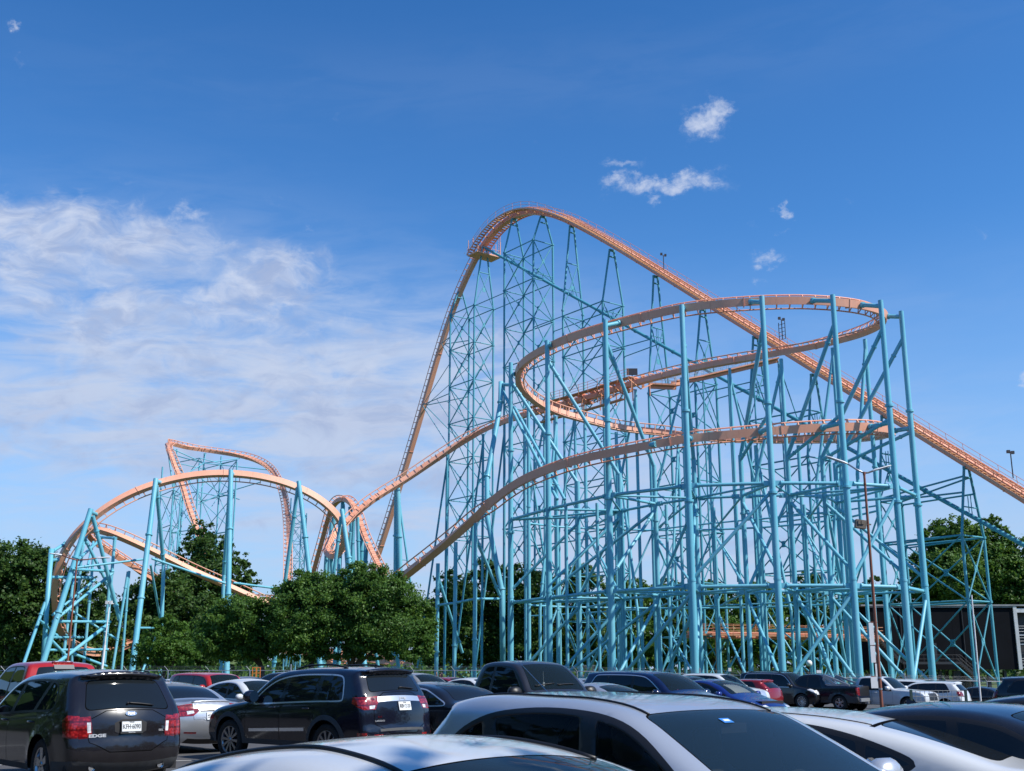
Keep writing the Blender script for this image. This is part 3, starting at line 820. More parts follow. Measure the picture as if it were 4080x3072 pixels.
# slender inner uprights seen between the big columns
for (u, v, Y) in ((2255, 2030, 108), (2378, 1990, 107), (2655, 2060, 108), (2845, 2050, 110), (3205, 2040, 108), (3340, 2030, 110), (3385, 2010, 112), (2480, 2060, 112), (3455, 2035, 108)):
    top = P(u, v, Y); mb = MB()
    mb.tube(V3(top.x, top.y, -.5), V3(top.x, top.y, ZA), .15, n=10)
    for z in (ZB, ZA - 1.8): mb.tube(V3(top.x, top.y, z) - Z * .08, V3(top.x, top.y, z) + Z * .08, .21, n=10)
    cbuild(mb, 'inner_upright', M_TEAL)
# cranked leaning column at the helix's left end
def poly_col(pts, r, name='support_column', rings=True):
    mb = MB(); mb.path(pts, r, 12)
    if rings:
        for a, b in zip(pts[:-1], pts[1:]):
            d = (b - a).normalized()
            rr = r if not isinstance(r, list) else r[0]
            mb.tube(b - d * .25, b - d * .1, rr * 1.38, n=12)
    return cbuild(mb, name, M_TEAL)
a0 = poly_col([P(1996, 1522, 123), P(1994, 1608, 122.5), P(1940, 1905, 118), P(1940, 2055, 117.5), P(2000, 2355, 116), P(2003, 2700, 116)], .27)
ma = MB(); ma.tube(P(1996, 1532, 123), P(2060, 1534, 121.5), .2, n=10); cbuild(ma, 'track_arm', M_TEAL, a0)
ma = MB(); pipe(ma, P(2004, 1560, 123), P(2220, 1990, 113), .17); pipe(ma, P(2048, 1620, 119), P(2250, 1990, 112), .16); cbuild(ma, 'raking_leg', M_TEAL, a0)
for (u, v, Y, lu, lv, lY) in ((1745, 2245, 111.3, 1842, 2600, 116), (1816, 2160, 109.8, None, 0, 0), (1895, 2085, 108, 1990, 2370, 112)):
    top = P(u, v, Y); mb = MB()
    mb.tube(V3(top.x, top.y, -.3), top, .2, .19, n=12)
    for z in (top.z * .3, top.z * .75): mb.tube(V3(top.x, top.y, z) - Z * .08, V3(top.x, top.y, z) + Z * .08, .27, n=12)
    o = cbuild(mb, 'support_column', M_TEAL)
    if lu:
        ml = MB(); pipe(ml, top - Z * 1.2, P(lu, lv, lY), .15); cbuild(ml, 'raking_leg', M_TEAL, o)
mb = MB(); q = [P(1740, 2412, 111.3), P(1816, 2402, 109.8), P(1895, 2386, 108), P(1995, 2386, 112)]
for a, b in zip(q[:-1], q[1:]): mb.tube(a, b, .12, n=8)
cbuild(mb, 'ring_beam', M_TEAL)

# ---- catwalk along the mid-course brake run, and its footbridge to the lift
i0 = min(range(len(fr_h)), key=lambda i: (fr_h[i][0] - P(2548, 1521, 129.8)).length); i1 = min(range(len(fr_h)), key=lambda i: (fr_h[i][0] - P(2120, 1645, 145.4)).length)
br = fr_h[i0:i1]
for sg in (-1, 1):
    mb = MB(); mb.sweep([(p + sx * sg * 1.35 + Z * .35, sx, Z) for p, sx, u, t in br], [(-.40, -.05), (.40, -.05), (.40, .05), (-.40, .05)])
    for i in range(0, len(br), 5):
        p, sx, u, t = br[i]; mb.beam(p - Z * .9, p + sx * sg * 1.9, .12, .12); mb.tube(p + sx * sg * 1.5 + Z * .1, p + sx * sg * 1.5 - Z * 1.5, .07, n=6)
    bw = cbuild(mb, 'brake_run_walkway', M_ORANGED)
    mh = MB()
    for h in (.45, .8, 1.15): mh.path([p + sx * sg * 2.0 + Z * (h + .1) for p, sx, u, t in br], .025, 5)
    for i in range(0, len(br), 3):
        p, sx, u, t = br[i]; mh.tube(p + sx * sg * 2.0, p + sx * sg * 2.0 + Z * 1.25, .03, n=5)
    cbuild(mh, 'handrail', M_ORANGED, bw)
mb = MB()
mb.sweep([(p - Z * 1.7, sx, Z) for p, sx, u, t in br[4:-2]], [(-.9, -.07), (-.3, -.07), (-.3, .07), (-.9, .07)])
for i in range(4, len(br) - 2, 6):
    p, sx, u, t = br[i]
    mb.tube(p - sx * .9 - Z * 1.7, p - sx * .9 + Z * .1, .05, n=6); mb.tube(p - sx * .3 - Z * 1.7, p - sx * .3 + Z * .1, .05, n=6)
    mb.box(p - Z * .62, (.7, .9, .35), Matrix((t, sx, Z)).transposed())
cbuild(mb, 'brake_service_deck', M_ORANGED)
mb = MB()
for k in range(2, len(br) - 4, 4):
    p, sx, u, t = br[k]; mb.box(p + Z * .55, (1.0, .5, .35), Matrix((t, sx, Z)).transposed())
cbuild(mb, 'brake_caliper', M_ORANGED)
for (k, w) in ((len(br) // 2 - 1, (1.0, .9, 1.3)), (len(br) - 30, (.4, .4, .8))):
    p, sx, u, t = br[k]; mb = MB(); mb.box(p + sx * 2.1 + Z * 1.2, w); mb.box(p + sx * 2.1 + Z * .4, (.3, .3, .8)); cbuild(mb, 'control_cabinet', M_ORANGED)
p, sx, u, t = br[6]; mb = MB(); mb.box(p + sx * 2.0 + Z * 2.3, (1.3, .2, .8)); mb.tube(p + sx * 2.0, p + sx * 2.0 + Z * 2, .06, n=6); cbuild(mb, 'control_cabinet', M_DKSTEEL)
mb = MB(); mh = MB()
bridge = [P(2585, 1532, 134), P(2690, 1537, 134), P(2692, 1520, 135), P(2800, 1500, 136), P(2900, 1476, 136.5), P(3000, 1452, 137), P(3100, 1428, 137.2)]
for a, b in zip(bridge[:-1], bridge[1:]):
    mb.beam(a, b, 1.1, .16); mb.beam(a - Z * .35, b - Z * .35, .2, .3)
    for off in (-.55, .55):
        o_ = V3(0, off, 0)
        for h in (.4, .8, 1.15): mh.tube(a + o_ + Z * h, b + o_ + Z * h, .025, n=5)
        for k in range(4): q = a.lerp(b, k / 4) + o_; mh.tube(q, q + Z * 1.2, .028, n=5)
fb = cbuild(mb, 'footbridge', M_ORANGED); cbuild(mh, 'handrail', M_GALV, fb)
for k, c in enumerate(bridge[3:]):
    mb = MB(); mb.tube(V3(c.x, c.y, 12), c - Z * .4, .1, n=8); mb.tube(c - Z * .6, V3(c.x + 3, c.y + 3, c.z - 8), .07, n=6)
    cbuild(mb, 'footbridge_post', M_TEALD)

# ---- left-hand supports
def aframe(top, feet, r=.26, r2=.2, name='support_column', links=()):
    mb = MB(); mb.tube(feet[0], top, r * 1.05, r * .92, n=14)
    d = (top - feet[0])
    for w in (.42, .72): 
        c = feet[0] + d * w; dn = d.normalized(); mb.tube(c - dn * .09, c + dn * .09, r * 1.32, n=14)
    o = cbuild(mb, name, M_TEAL)
    for f in feet[1:]:
        ml = MB(); pipe(ml, top - (top - f).normalized() * .8, f, r2, n=12); cbuild(ml, 'raking_leg', M_TEAL, o)
    return o
def Gd(u, Y, v=2700):
    p = P(u, v, Y); p.z = -.3; return p
q1 = aframe(P(362, 2028, 122.5), [Gd(140, 118), P(477, 2470, 128)], .29, .22)
q2 = aframe(P(621, 1908, 125.2), [Gd(520, 119), P(652, 2250, 131)], .29, .22)
ml = MB(); a = P(652, 2240, 131); ml.tube(Gd(640, 131), a, .21, n=12); ml.tube(P(600, 2250, 124), P(640, 2478, 131), .13, n=10); ml.tube(P(640, 2490, 131), Gd(540, 126), .13, n=10); ml.tube(P(552, 2502, 121), P(620, 2502, 127), .12, n=10); cbuild(ml, 'inner_leg', M_TEAL, q2)
q3 = aframe(P(920, 1874, 127.8), [Gd(905, 123), P(892, 2290, 133)], .29, .21)
ml = MB(); ml.tube(Gd(880, 133), P(892, 2290, 133), .21, n=12); cbuild(ml, 'inner_leg', M_TEAL, q3)
q4 = aframe(P(1190, 1918, 129.4), [Gd(1290, 126), Gd(1080, 134)], .28, .22)
q5 = aframe(P(1362, 2030, 131.5), [Gd(1470, 127), Gd(1275, 134)], .27, .2)
for (tp, br_) in ((P(362, 2040, 122.5), P(385, 2050, 124.2)), (P(621, 1918, 125.2), P(640, 1922, 126.8)), (P(920, 1884, 127.8), P(930, 1890, 129)), (P(1190, 1930, 129.4), P(1190, 1943, 130.8))):
    mb = MB(); mb.tube(tp, br_, .22, n=10); cbuild(mb, 'track_arm', M_TEAL)
# left end tower of straight tubes
T = lambda *a: P(*a)
def tb(mb, a, b, r=.15): one('brace', a, b, r, None, k1)
k1 = poly_col([Gd(172, 120.5), P(185, 2440, 121.5), P(205, 2187, 122)], .25, rings=False)
mb = MB()
tb(mb, P(205, 2200, 122), P(268, 2160, 125), .17); tb(mb, P(205, 2232, 122), P(232, 2230, 124), .17)
tb(mb, P(180, 2400, 121.5), Gd(60, 118), .17); tb(mb, P(160, 2472, 120), P(235, 2540, 123), .13)
tb(mb, P(205, 2300, 122), P(370, 2302, 131), .16); tb(mb, P(285, 2268, 120.5), P(452, 2276, 127), .14)
tb(mb, P(210, 2476, 121), P(440, 2478, 128), .15); tb(mb, P(205, 2540, 121), P(330, 2540, 131), .13); tb(mb, P(185, 2590, 121), P(430, 2588, 129), .14)
tb(mb, P(300, 2262, 120.5), P(572, 2228, 124.8), .12)
tb(mb, P(225, 2466, 119.5), P(450, 2282, 128), .16); tb(mb, P(232, 2640, 118.5), P(432, 2486, 128), .19)
tb(mb, P(210, 2450, 121), P(380, 2308, 131), .13)
tb(mb, P(195, 2540, 121), P(262, 2610, 123), .15); tb(mb, P(280, 2600, 123), P(425, 2655, 127), .15); tb(mb, P(262, 2420, 126), P(470, 2550, 129), .12)
tb(mb, P(310, 2230, 123), P(400, 2150, 138), .17); tb(mb, P(345, 2275, 130), P(372, 2160, 138), .15)
tb(mb, P(335, 2140, 126), P(415, 2300, 128.5), .18); tb(mb, P(415, 2300, 128.5), P(480, 2465, 129), .17); tb(mb, P(400, 2140, 138), P(462, 2145, 133), .16)
for (u, vt, Y, r) in ((330, 2160, 131, .16), (372, 2215, 131, .16), (457, 2150, 131, .18), (440, 2280, 128.5, .16), (515, 2275, 142, .16)):
    top = P(u, vt, Y); mb = MB(); mb.tube(V3(top.x, top.y, -.3), top, r, n=10)
    for w in (.35, .65): mb.tube(V3(top.x, top.y, top.z * w - .08), V3(top.x, top.y, top.z * w + .08), r * 1.35, n=10)
    cbuild(mb, 'support_column', M_TEAL)
mb = MB(); tb(mb, P(510, 2278, 142), Gd(440, 140), .17); tb(mb, P(345, 2130, 141), P(290, 2330, 134), .17); tb(mb, P(290, 2330, 134), Gd(240, 132), .17)
tb(mb, P(605, 2225, 125), P(900, 2325, 130), .14); tb(mb, P(930, 2322, 126), P(1105, 2345, 130), .12)
# supports beneath the camelback and the curl
for (u, v, Y, bu, bY) in ((1366, 2000, 173, 1330, 172), (1366, 2010, 172, 1420, 172), (1330, 2060, 176, 1290, 178), (1395, 2020, 170, 1440, 168), (1440, 2110, 166, 1445, 164), (1460, 2160, 163, 1430, 160)):
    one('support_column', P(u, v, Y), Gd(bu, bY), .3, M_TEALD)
for (u, v, Y, bu, bY) in ((1352, 2225, 136.2, 1330, 136), (1320, 2225, 138.5, 1360, 142), (1385, 2160, 135, 1400, 136), (1395, 2120, 134.5, 1340, 140), (1300, 2210, 141, 1270, 143), (1320, 2080, 147, 1290, 150), (1425, 2060, 148, 1440, 150), (1410, 2070, 148, 1380, 150), (1470, 2400, 140, 1520, 142), (1560, 2440, 138, 1600, 140)):
    one('support_column', P(u, v, Y), Gd(bu, bY), .22)
for (u, v, Y, bu) in ((1580, 1940, 150.5, 1575), (1585, 1945, 150, 1608)):
    mb = MB(); t_ = P(u, v, Y); b_ = Gd(bu, Y); mb.tube(b_, t_, .33, n=12)
    for w in (.45, .75): c = b_.lerp(t_, w); mb.tube(c - Z * .1, c + Z * .1, .45, n=12)
    cbuild(mb, 'support_column', M_TEAL)
for (u, v, Y) in ((1782, 1812, 150.2), (1925, 1730, 149), (2010, 1690, 147.6)):
    t_ = P(u, v, Y); mb = MB(); mb.tube(V3(t_.x, t_.y, -.3), t_, .16, n=10); mb.tube(t_ - Z, V3(t_.x - 4, t_.y + 3, -.3), .13, n=8); cbuild(mb, 'support_column', M_TEALD)
# far overbanked turn: two lattice frames and a ladder tower
def lattice(plan, ztop, zs, r=.13, rb=.08):
    mb = MB(); n = len(plan)
    for i in range(n):
        a, b = plan[i], plan[(i + 1) % n]
        for k, z in enumerate(zs):
            mb.tube(V3(*a, z), V3(*b, z), rb, n=6)
            zl = zs[k + 1] if k + 1 < len(zs) else 0.0
            mb.tube(V3(*a, z), V3(*b, zl), rb * .8, n=6); mb.tube(V3(*b, z), V3(*a, zl), rb * .8, n=6)
    tw = cbuild(mb, 'lattice_tower', M_TEAL)
    for (x, y), zt in zip(plan, ztop):
        ml = MB(); ml.tube(V3(x, y, -.3), V3(x, y, zt), r, n=8); cbuild(ml, 'tower_leg', M_TEAL, tw)
    return tw
def XY(u, v, Y): p = P(u, v, Y); return (p.x, p.y), p.z
pl = [XY(648, 1860, 212), XY(690, 1965, 205), XY(728, 1870, 210), XY(730, 1970, 218)]
lattice([pl[0][0], pl[1][0], pl[2][0], pl[3][0]], [pl[0][1], pl[1][1], pl[2][1], pl[3][1]], [P(648, 1975, 212).z, P(648, 2110, 212).z, P(648, 2250, 212).z], .16, .09)
pl = [XY(705, 1790, 217), XY(795, 1845, 212), XY(882, 1818, 218), XY(945, 1842, 214), XY(815, 1806, 224)]
lattice([pl[0][0], pl[1][0], pl[2][0], pl[3][0], pl[4][0]], [pl[0][1], pl[1][1], pl[2][1], pl[3][1], pl[4][1]], [P(800, 1840, 216).z, P(800, 1972, 216).z, P(800, 2120, 216).z], .16, .09)
mb = MB(); tp = P(812, 1845, 214)
for (u, v, Y) in ((700, 1815, 216), (820, 1806, 223), (955, 1826, 222), (1070, 1872, 216), (740, 1890, 200), (690, 1790, 206)): mb.tube(tp, P(u, v, Y), .1, n=6)
tp2 = P(880, 1968, 216)
for (u, v, Y) in ((955, 1990, 214), (1040, 1920, 214), (800, 1905, 214), (790, 2010, 214)): mb.tube(tp2, P(u, v, Y), .1, n=6)
cbuild(mb, 'turn_strut', M_TEAL)
pl = [XY(1160, 1985, 200), XY(1205, 1992, 202), XY(1222, 2045, 207), XY(1170, 2040, 206)]
lattice([a[0] for a in pl], [a[1] for a in pl], [P(1170, 2045, 203).z, P(1170, 2092, 203).z, P(1170, 2160, 203).z, P(1170, 2228, 203).z, P(1170, 2300, 203).z], .11, .07)
mb = MB()
for (u, v, Y, bu, bY) in ((668, 1785, 210, 690, 210), (672, 1800, 206, 740, 200), (1128, 1960, 208, 1165, 205)): mb.tube(P(u, v, Y), P(bu, v + 160, bY), .15, n=8)
cbuild(mb, 'turn_strut', M_TEAL)

# ---- level brake run into the station, with walkway and railing
st = [(P(2740, 2533, 150), Z), (P(2900, 2534, 150), Z), (P(3100, 2538, 150), Z), (P(3300, 2542, 150), Z), (P(3520, 2548, 150), Z)]
_, fr_s = track('station_track', st, rise=.4)
mb = MB(); mh = MB()
for sg in (-1, 1):
    mb.sweep([(p + sx * sg * 1.4 + Z * .1, sx, Z) for p, sx, u, t in fr_s], [(-.6, -.12), (.6, -.12), (.6, .12), (-.6, .12)])
    for h in (.4, .8, 1.2): mh.path([p + sx * sg * 2.0 + Z * (h + .2) for p, sx, u, t in fr_s[::4]], .03, 5)
    for i in range(0, len(fr_s), 3): p, sx, u, t = fr_s[i]; mh.tube(p + sx * sg * 2.0, p + sx * sg * 2.0 + Z * 1.45, .035, n=5)
for i in range(0, len(fr_s), 3): p, sx, u, t = fr_s[i]; mb.box(p + V3(0, -.7, -.15), (.9, .9, .35))
for i in range(6, len(fr_s), 16): p, sx, u, t = fr_s[i]; mb.tube(V3(p.x, p.y, -.5), p, .2, n=8)
o = cbuild(mb, 'station_walkway', M_ORANGED); cbuild(mh, 'handrail', M_ORANGED, o)
# ------------------------------------------------------------------ ground
def asphalt():
    m = bpy.data.materials.new('asphalt'); m.use_nodes = True
    t = m.node_tree; g = NT(t); b = t.nodes['Principled BSDF']
    tc = g.n('ShaderNodeTexCoord').outputs['Object']
    n1 = g.noise(tc, 0.35, 8, 0.7); n2 = g.noise(tc, 40, 4, 0.7); n3 = g.noise(tc, 2.2, 6, 0.7, 0.6)
    base = g.mix(g.ss(n1, .3, .7), (.048, .047, .050, 1), (.082, .080, .080, 1))
    base = g.mix(g.m('MULTIPLY', g.ss(n3, .62, .75), .5), base, (.035, .035, .038, 1))
    base = g.mix(g.m('MULTIPLY', n2, .45), base, (.12, .117, .115, 1))
    t.links.new(base, b.inputs['Base Color']); b.inputs['Roughness'].default_value = .88
    bp = g.n('ShaderNodeBump'); bp.inputs['Strength'].default_value = .35; bp.inputs['Distance'].default_value = .01
    t.links.new(n2, bp.inputs['Height']); t.links.new(bp.outputs[0], b.inputs['Normal'])
    return m
def grassmat():
    m = bpy.data.materials.new('grass_ground'); m.use_nodes = True
    t = m.node_tree; g = NT(t); b = t.nodes['Principled BSDF']
    tc = g.n('ShaderNodeTexCoord').outputs['Object']
    n1 = g.noise(tc, 0.12, 8, 0.7); n2 = g.noise(tc, 6, 6, 0.75)
    base = g.mix(g.ss(n1, .35, .65), (.055, .105, .022, 1), (.13, .15, .045, 1))
    base = g.mix(g.m('MULTIPLY', g.ss(n2, .5, .8), .6), base, (.03, .06, .012, 1))
    t.links.new(base, b.inputs['Base Color']); b.inputs['Roughness'].default_value = .95
    return m
M_ASPH = asphalt(); M_GRASS = grassmat()
M_LINE = mat('worn_white_line', (.55, .54, .50), .7, var=.35, vscale=6)
def sheet(name, xs, ys, m, dz):
    vs = [(x, y, gz(x, y) + dz) for y in ys for x in xs]
    n = len(xs)
    fs = [(j * n + i, j * n + i + 1, (j + 1) * n + i + 1, (j + 1) * n + i) for j in range(len(ys) - 1) for i in range(n - 1)]
    me = bpy.data.meshes.new(name); me.from_pydata(vs, [], fs); me.materials.append(m)
    for p in me.polygons: p.use_smooth = True
    return struct(put(name, me))
xs = [-2500, -900, -400, -200, -100, -50, -25, 0, 3, 6, 10, 15, 20, 25, 30, 35, 40, 42.6, 50, 70, 100, 200, 400, 900, 2500]
sheet('ground', xs, [-300, -50, 0, 10, 20, 30, 35, 40, 45, 50, 55, 60, 66, 75, 86, 100, 130, 200, 300, 600, 1500, 4500], M_ASPH, 0.0)
sheet('grass_field', xs, [90.5, 100, 115, 130, 160, 200, 300, 600, 1500, 4400], M_GRASS, 0.005)
# ------------------------------------------------------------------ trees
def leafmat(name, a, b, c):
    m = bpy.data.materials.new(name); m.use_nodes = True
    t = m.node_tree; g = NT(t)
    bs = t.nodes['Principled BSDF']; out = t.nodes['Material Output']
    geo = g.n('ShaderNodeNewGeometry')
    ri = geo.outputs['Random Per Island']
    tc = g.n('ShaderNodeTexCoord').outputs['Object']
    n = g.noise(tc, 0.45, 4, 0.6)
    k = g.m('ADD', g.m('MULTIPLY', ri, .6), g.m('MULTIPLY', g.ss(n, .35, .65), .4))
    r = g.n('ShaderNodeValToRGB')
    r.color_ramp.elements[0].color = (*a, 1); r.color_ramp.elements[1].color = (*c, 1)
    e = r.color_ramp.elements.new(.5); e.color = (*b, 1)
    t.links.new(k, r.inputs[0]); t.links.new(r.outputs[0], bs.inputs['Base Color'])
    bs.inputs['Roughness'].default_value = .55; bs.inputs['Specular IOR Level'].default_value = .35
    tr = g.n('ShaderNodeBsdfTranslucent'); hs = g.n('ShaderNodeHueSaturation'); hs.inputs['Value'].default_value = 1.5; hs.inputs['Hue'].default_value = .485
    t.links.new(r.outputs[0], hs.inputs['Color']); t.links.new(hs.outputs[0], tr.inputs[0])
    mx = g.n('ShaderNodeMixShader'); mx.inputs[0].default_value = .36
    t.links.new(bs.outputs[0], mx.inputs[1]); t.links.new(tr.outputs[0], mx.inputs[2]); t.links.new(mx.outputs[0], out.inputs[0])
    return m
LEAF = {'dark': leafmat('dark_leaves', (.024, .058, .012), (.052, .115, .021), (.10, .18, .032)),
        'mid': leafmat('green_leaves', (.034, .086, .014), (.070, .158, .024), (.14, .25, .04)),
        'light': leafmat('young_leaves', (.036, .095, .012), (.07, .16, .022), (.125, .24, .036))}
M_BARK = mat('bark', (.065, .050, .038), .9, var=.35, vscale=4, bump=.6, bscale=12)

def leaf_mesh(name, centers, sizes, m, out_dir):
    n = len(centers)
    rd = RNG.normal(size=(n, 3)); rd /= np.linalg.norm(rd, axis=1)[:, None]
    nrm = rd * 0.8 + out_dir * 0.55 + np.array([0, 0, .35]); nrm /= np.linalg.norm(nrm, axis=1)[:, None]
    a = np.cross(nrm, RNG.normal(size=(n, 3))); a /= np.linalg.norm(a, axis=1)[:, None] + 1e-9
    b = np.cross(nrm, a)
    L = sizes[:, None]; Wd = (sizes * RNG.uniform(.45, .75, n))[:, None]
    bend = nrm * (sizes * RNG.uniform(-.2, .2, n))[:, None]
    q = np.stack([centers - a * L, centers - b * Wd + bend, centers + a * L, centers + b * Wd + bend], 1).reshape(-1, 3)
    me = bpy.data.meshes.new(name)
    me.vertices.add(4 * n); me.vertices.foreach_set('co', q.ravel())
    me.loops.add(4 * n); me.loops.foreach_set('vertex_index', np.arange(4 * n, dtype=np.int32))
    me.polygons.add(n); me.polygons.foreach_set('loop_start', np.arange(0, 4 * n, 4, dtype=np.int32)); me.polygons.foreach_set('loop_total', np.full(n, 4, dtype=np.int32))
    me.materials.append(m); me.update(calc_edges=True)
    return me

def crown_leaves(lobes, density, size):
    """lobes: (center, rx, ry, rz); leaf clumps over and inside each lobe"""
    C_, S_, O_ = [], [], []
    for c, rx, ry, rz in lobes:
        R3 = np.array([rx, ry, rz]); c = np.array(c)
        area = 4 * math.pi * ((rx * ry) ** 1.6 / 3 + (rx * rz) ** 1.6 / 3 + (ry * rz) ** 1.6 / 3) ** (1 / 1.6)
        nc = max(10, int(area * .85))
        d = RNG.normal(size=(nc, 3)); d /= np.linalg.norm(d, axis=1)[:, None]
        rad = np.where(RNG.random(nc) < .78, RNG.uniform(.80, 1.06, nc), RNG.uniform(.35, .8, nc))
        cc = c + d * R3 * rad[:, None]
        per = max(4, int(area * density / nc))
        sig = RNG.uniform(.28, .58, nc) * min(1.0, max(rx, rz) / 4)
        for i in range(nc):
            k = int(per * RNG.uniform(.5, 1.5))
            p = cc[i] + RNG.normal(size=(k, 3)) * sig[i] * np.array([1, 1, .7])
            C_.append(p); O_.append(np.repeat(d[i][None], k, 0)); S_.append(size * RNG.uniform(.6, 1.35, k))
    return np.concatenate(C_), np.concatenate(S_), np.concatenate(O_)

def make_tree(name, label, u0, Y, lobes_px, tone='mid', density=16, size=.2, trunk=None, tr=.28, group='trees round the roller coaster', depth=.85, limbs=5):
    """lobes_px: (u, v, half width px, half height px) of each leafy mass as seen in the photograph, given its real distance Y"""
    base = P(u0, 2680, Y); bx, by = base.x, base.y; g = gz(bx, by)
    t = thing(name, label, 'tree', (bx, by, g), 0, group)
    lobes = []
    for i, (u, v, ru, rv) in enumerate(lobes_px):
        yo = (RNG.random() - .5) * 2 * (ru / 4700 * Y) * .55
        p = P(u, v, Y + yo); k = (Y + yo) / 4700.0
        lobes.append(((p.x - bx, p.y - by, p.z - g), ru * k, max(ru, rv) * k * depth, rv * k))
    cc, ss, oo = crown_leaves(lobes, density, size)
    me = leaf_mesh('crown', cc, ss, LEAF[tone], oo)
    put('crown', me, t)
    mb = MB()
    zs = [l[0][2] - l[3] * .5 for l in lobes]
    fork = max(1.6, min(zs) * .75) if trunk is None else trunk
    mb.path([(0, 0, -.3), (.1, 0, fork * .5), (.05, .1, fork)], [tr * 1.25, tr, tr * .85], 10)
    big = sorted(lobes, key=lambda l: -l[1] * l[3])[:limbs]
    for l in big:
        c = Vector(l[0]); s0 = Vector((.05, .1, fork * .93))
        mid = s0.lerp(c, .5) + Vector((RNG.uniform(-.3, .3), RNG.uniform(-.3, .3), -.1 * l[3]))
        mb.path([s0, mid, c, c + Vector((0, 0, l[3] * .5))], [tr * .6, tr * .42, tr * .22, tr * .06], 7)
        for q in range(3):
            e = c + Vector((RNG.uniform(-1, 1) * l[1] * .7, RNG.uniform(-1, 1) * l[2] * .7, RNG.uniform(-.2, .8) * l[3]))
            mb.path([mid.lerp(c, .5), c.lerp(e, .5) + Vector((0, 0, .1)), e], [tr * .2, tr * .12, tr * .04], 5)
    mb.build('trunk', M_BARK, t)
    return t

make_tree('oak_tree', 'dense dark tree filling the left edge behind the blue tubes', 60, 140, [(40, 2240, 100, 90), (120, 2300, 110, 130), (30, 2400, 130, 150), (170, 2260, 60, 70), (150, 2480, 120, 130), (60, 2570, 140, 110), (-60, 2350, 110, 160)], 'dark', 36, .22)
make_tree('oak_tree', 'dark tree behind the left end of the curving track, lower than its left neighbour', 300, 143, [(240, 2330, 80, 90), (330, 2400, 90, 110), (260, 2500, 100, 110), (370, 2540, 70, 90), (420, 2440, 40, 90), (420, 2580, 70, 90)], 'dark', 34, .22)
make_tree('hackberry_tree', 'tall ragged tree rising above the descending track left of centre', 850, 165, [(800, 2140, 60, 62), (765, 2205, 55, 55), (855, 2190, 70, 60), (840, 2290, 120, 80), (745, 2300, 60, 70), (950, 2240, 45, 45), (968, 2320, 55, 55), (890, 2380, 110, 80), (770, 2400, 100, 80), (1000, 2290, 18, 22)], 'dark', 30, .25)
make_tree('oak_tree', 'broad dark tree in the shade beneath the pair of descending tracks', 620, 156, [(600, 2350, 80, 60), (680, 2370, 90, 90), (560, 2420, 80, 80), (620, 2470, 130, 100), (520, 2520, 90, 110), (700, 2500, 110, 110), (800, 2480, 90, 110), (480, 2590, 60, 80), (620, 2600, 150, 70), (780, 2600, 120, 70)], 'dark', 32, .24, trunk=2.5)
make_tree('young_tree', 'small bright green tree in front of the leaning blue column', 650, 104, [(650, 2490, 50, 45), (690, 2540, 70, 60), (620, 2560, 65, 60), (700, 2620, 100, 55), (610, 2625, 75, 50), (670, 2570, 110, 80), (760, 2590, 45, 55)], 'light', 80, .11, trunk=1.0, tr=.12)
make_tree('oak_tree', 'spreading green tree with one thick trunk left of the three car park oaks', 1040, 98, [(960, 2430, 90, 60), (1040, 2470, 80, 60), (880, 2490, 80, 65), (970, 2520, 110, 60), (860, 2555, 80, 50), (1060, 2540, 70, 45), (930, 2590, 110, 40), (1020, 2590, 90, 40), (880, 2600, 70, 30), (970, 2450, 120, 80), (950, 2530, 150, 70), (1080, 2600, 50, 35)], 'mid', 150, .105, trunk=2.2, tr=.24, group='oaks along the car park fence')
make_tree('oak_tree', 'broad rounded oak in the middle of the row before the looping track', 1235, 97, [(1240, 2330, 100, 65), (1170, 2390, 85, 60), (1310, 2390, 95, 65), (1230, 2450, 140, 80), (1130, 2480, 60, 55), (1340, 2480, 70, 65), (1200, 2540, 110, 50), (1300, 2550, 90, 45), (1110, 2530, 45, 40), (1165, 2590, 70, 35), (1240, 2420, 160, 120), (1220, 2530, 150, 60), (1320, 2590, 70, 32), (1110, 2460, 60, 60), (1240, 2600, 60, 25)], 'mid', 150, .105, trunk=2.4, tr=.26, group='oaks along the car park fence')
make_tree('oak_tree', 'broadest oak with forked leaning limbs, right of the row under the steep orange hill', 1395, 96, [(1450, 2295, 90, 55), (1380, 2350, 85, 60), (1530, 2335, 95, 65), (1460, 2410, 130, 80), (1600, 2380, 80, 70), (1380, 2480, 90, 70), (1560, 2480, 120, 70), (1660, 2440, 55, 65), (1480, 2550, 110, 45), (1640, 2530, 80, 55), (1700, 2510, 40, 60), (1580, 2590, 100, 38), (1700, 2590, 40, 45), (1480, 2400, 190, 120), (1540, 2510, 190, 70), (1400, 2590, 70, 30), (1640, 2600, 70, 35), (1480, 2600, 60, 25), (1690, 2480, 50, 70)], 'mid', 150, .105, trunk=1.9, tr=.28, group='oaks along the car park fence')
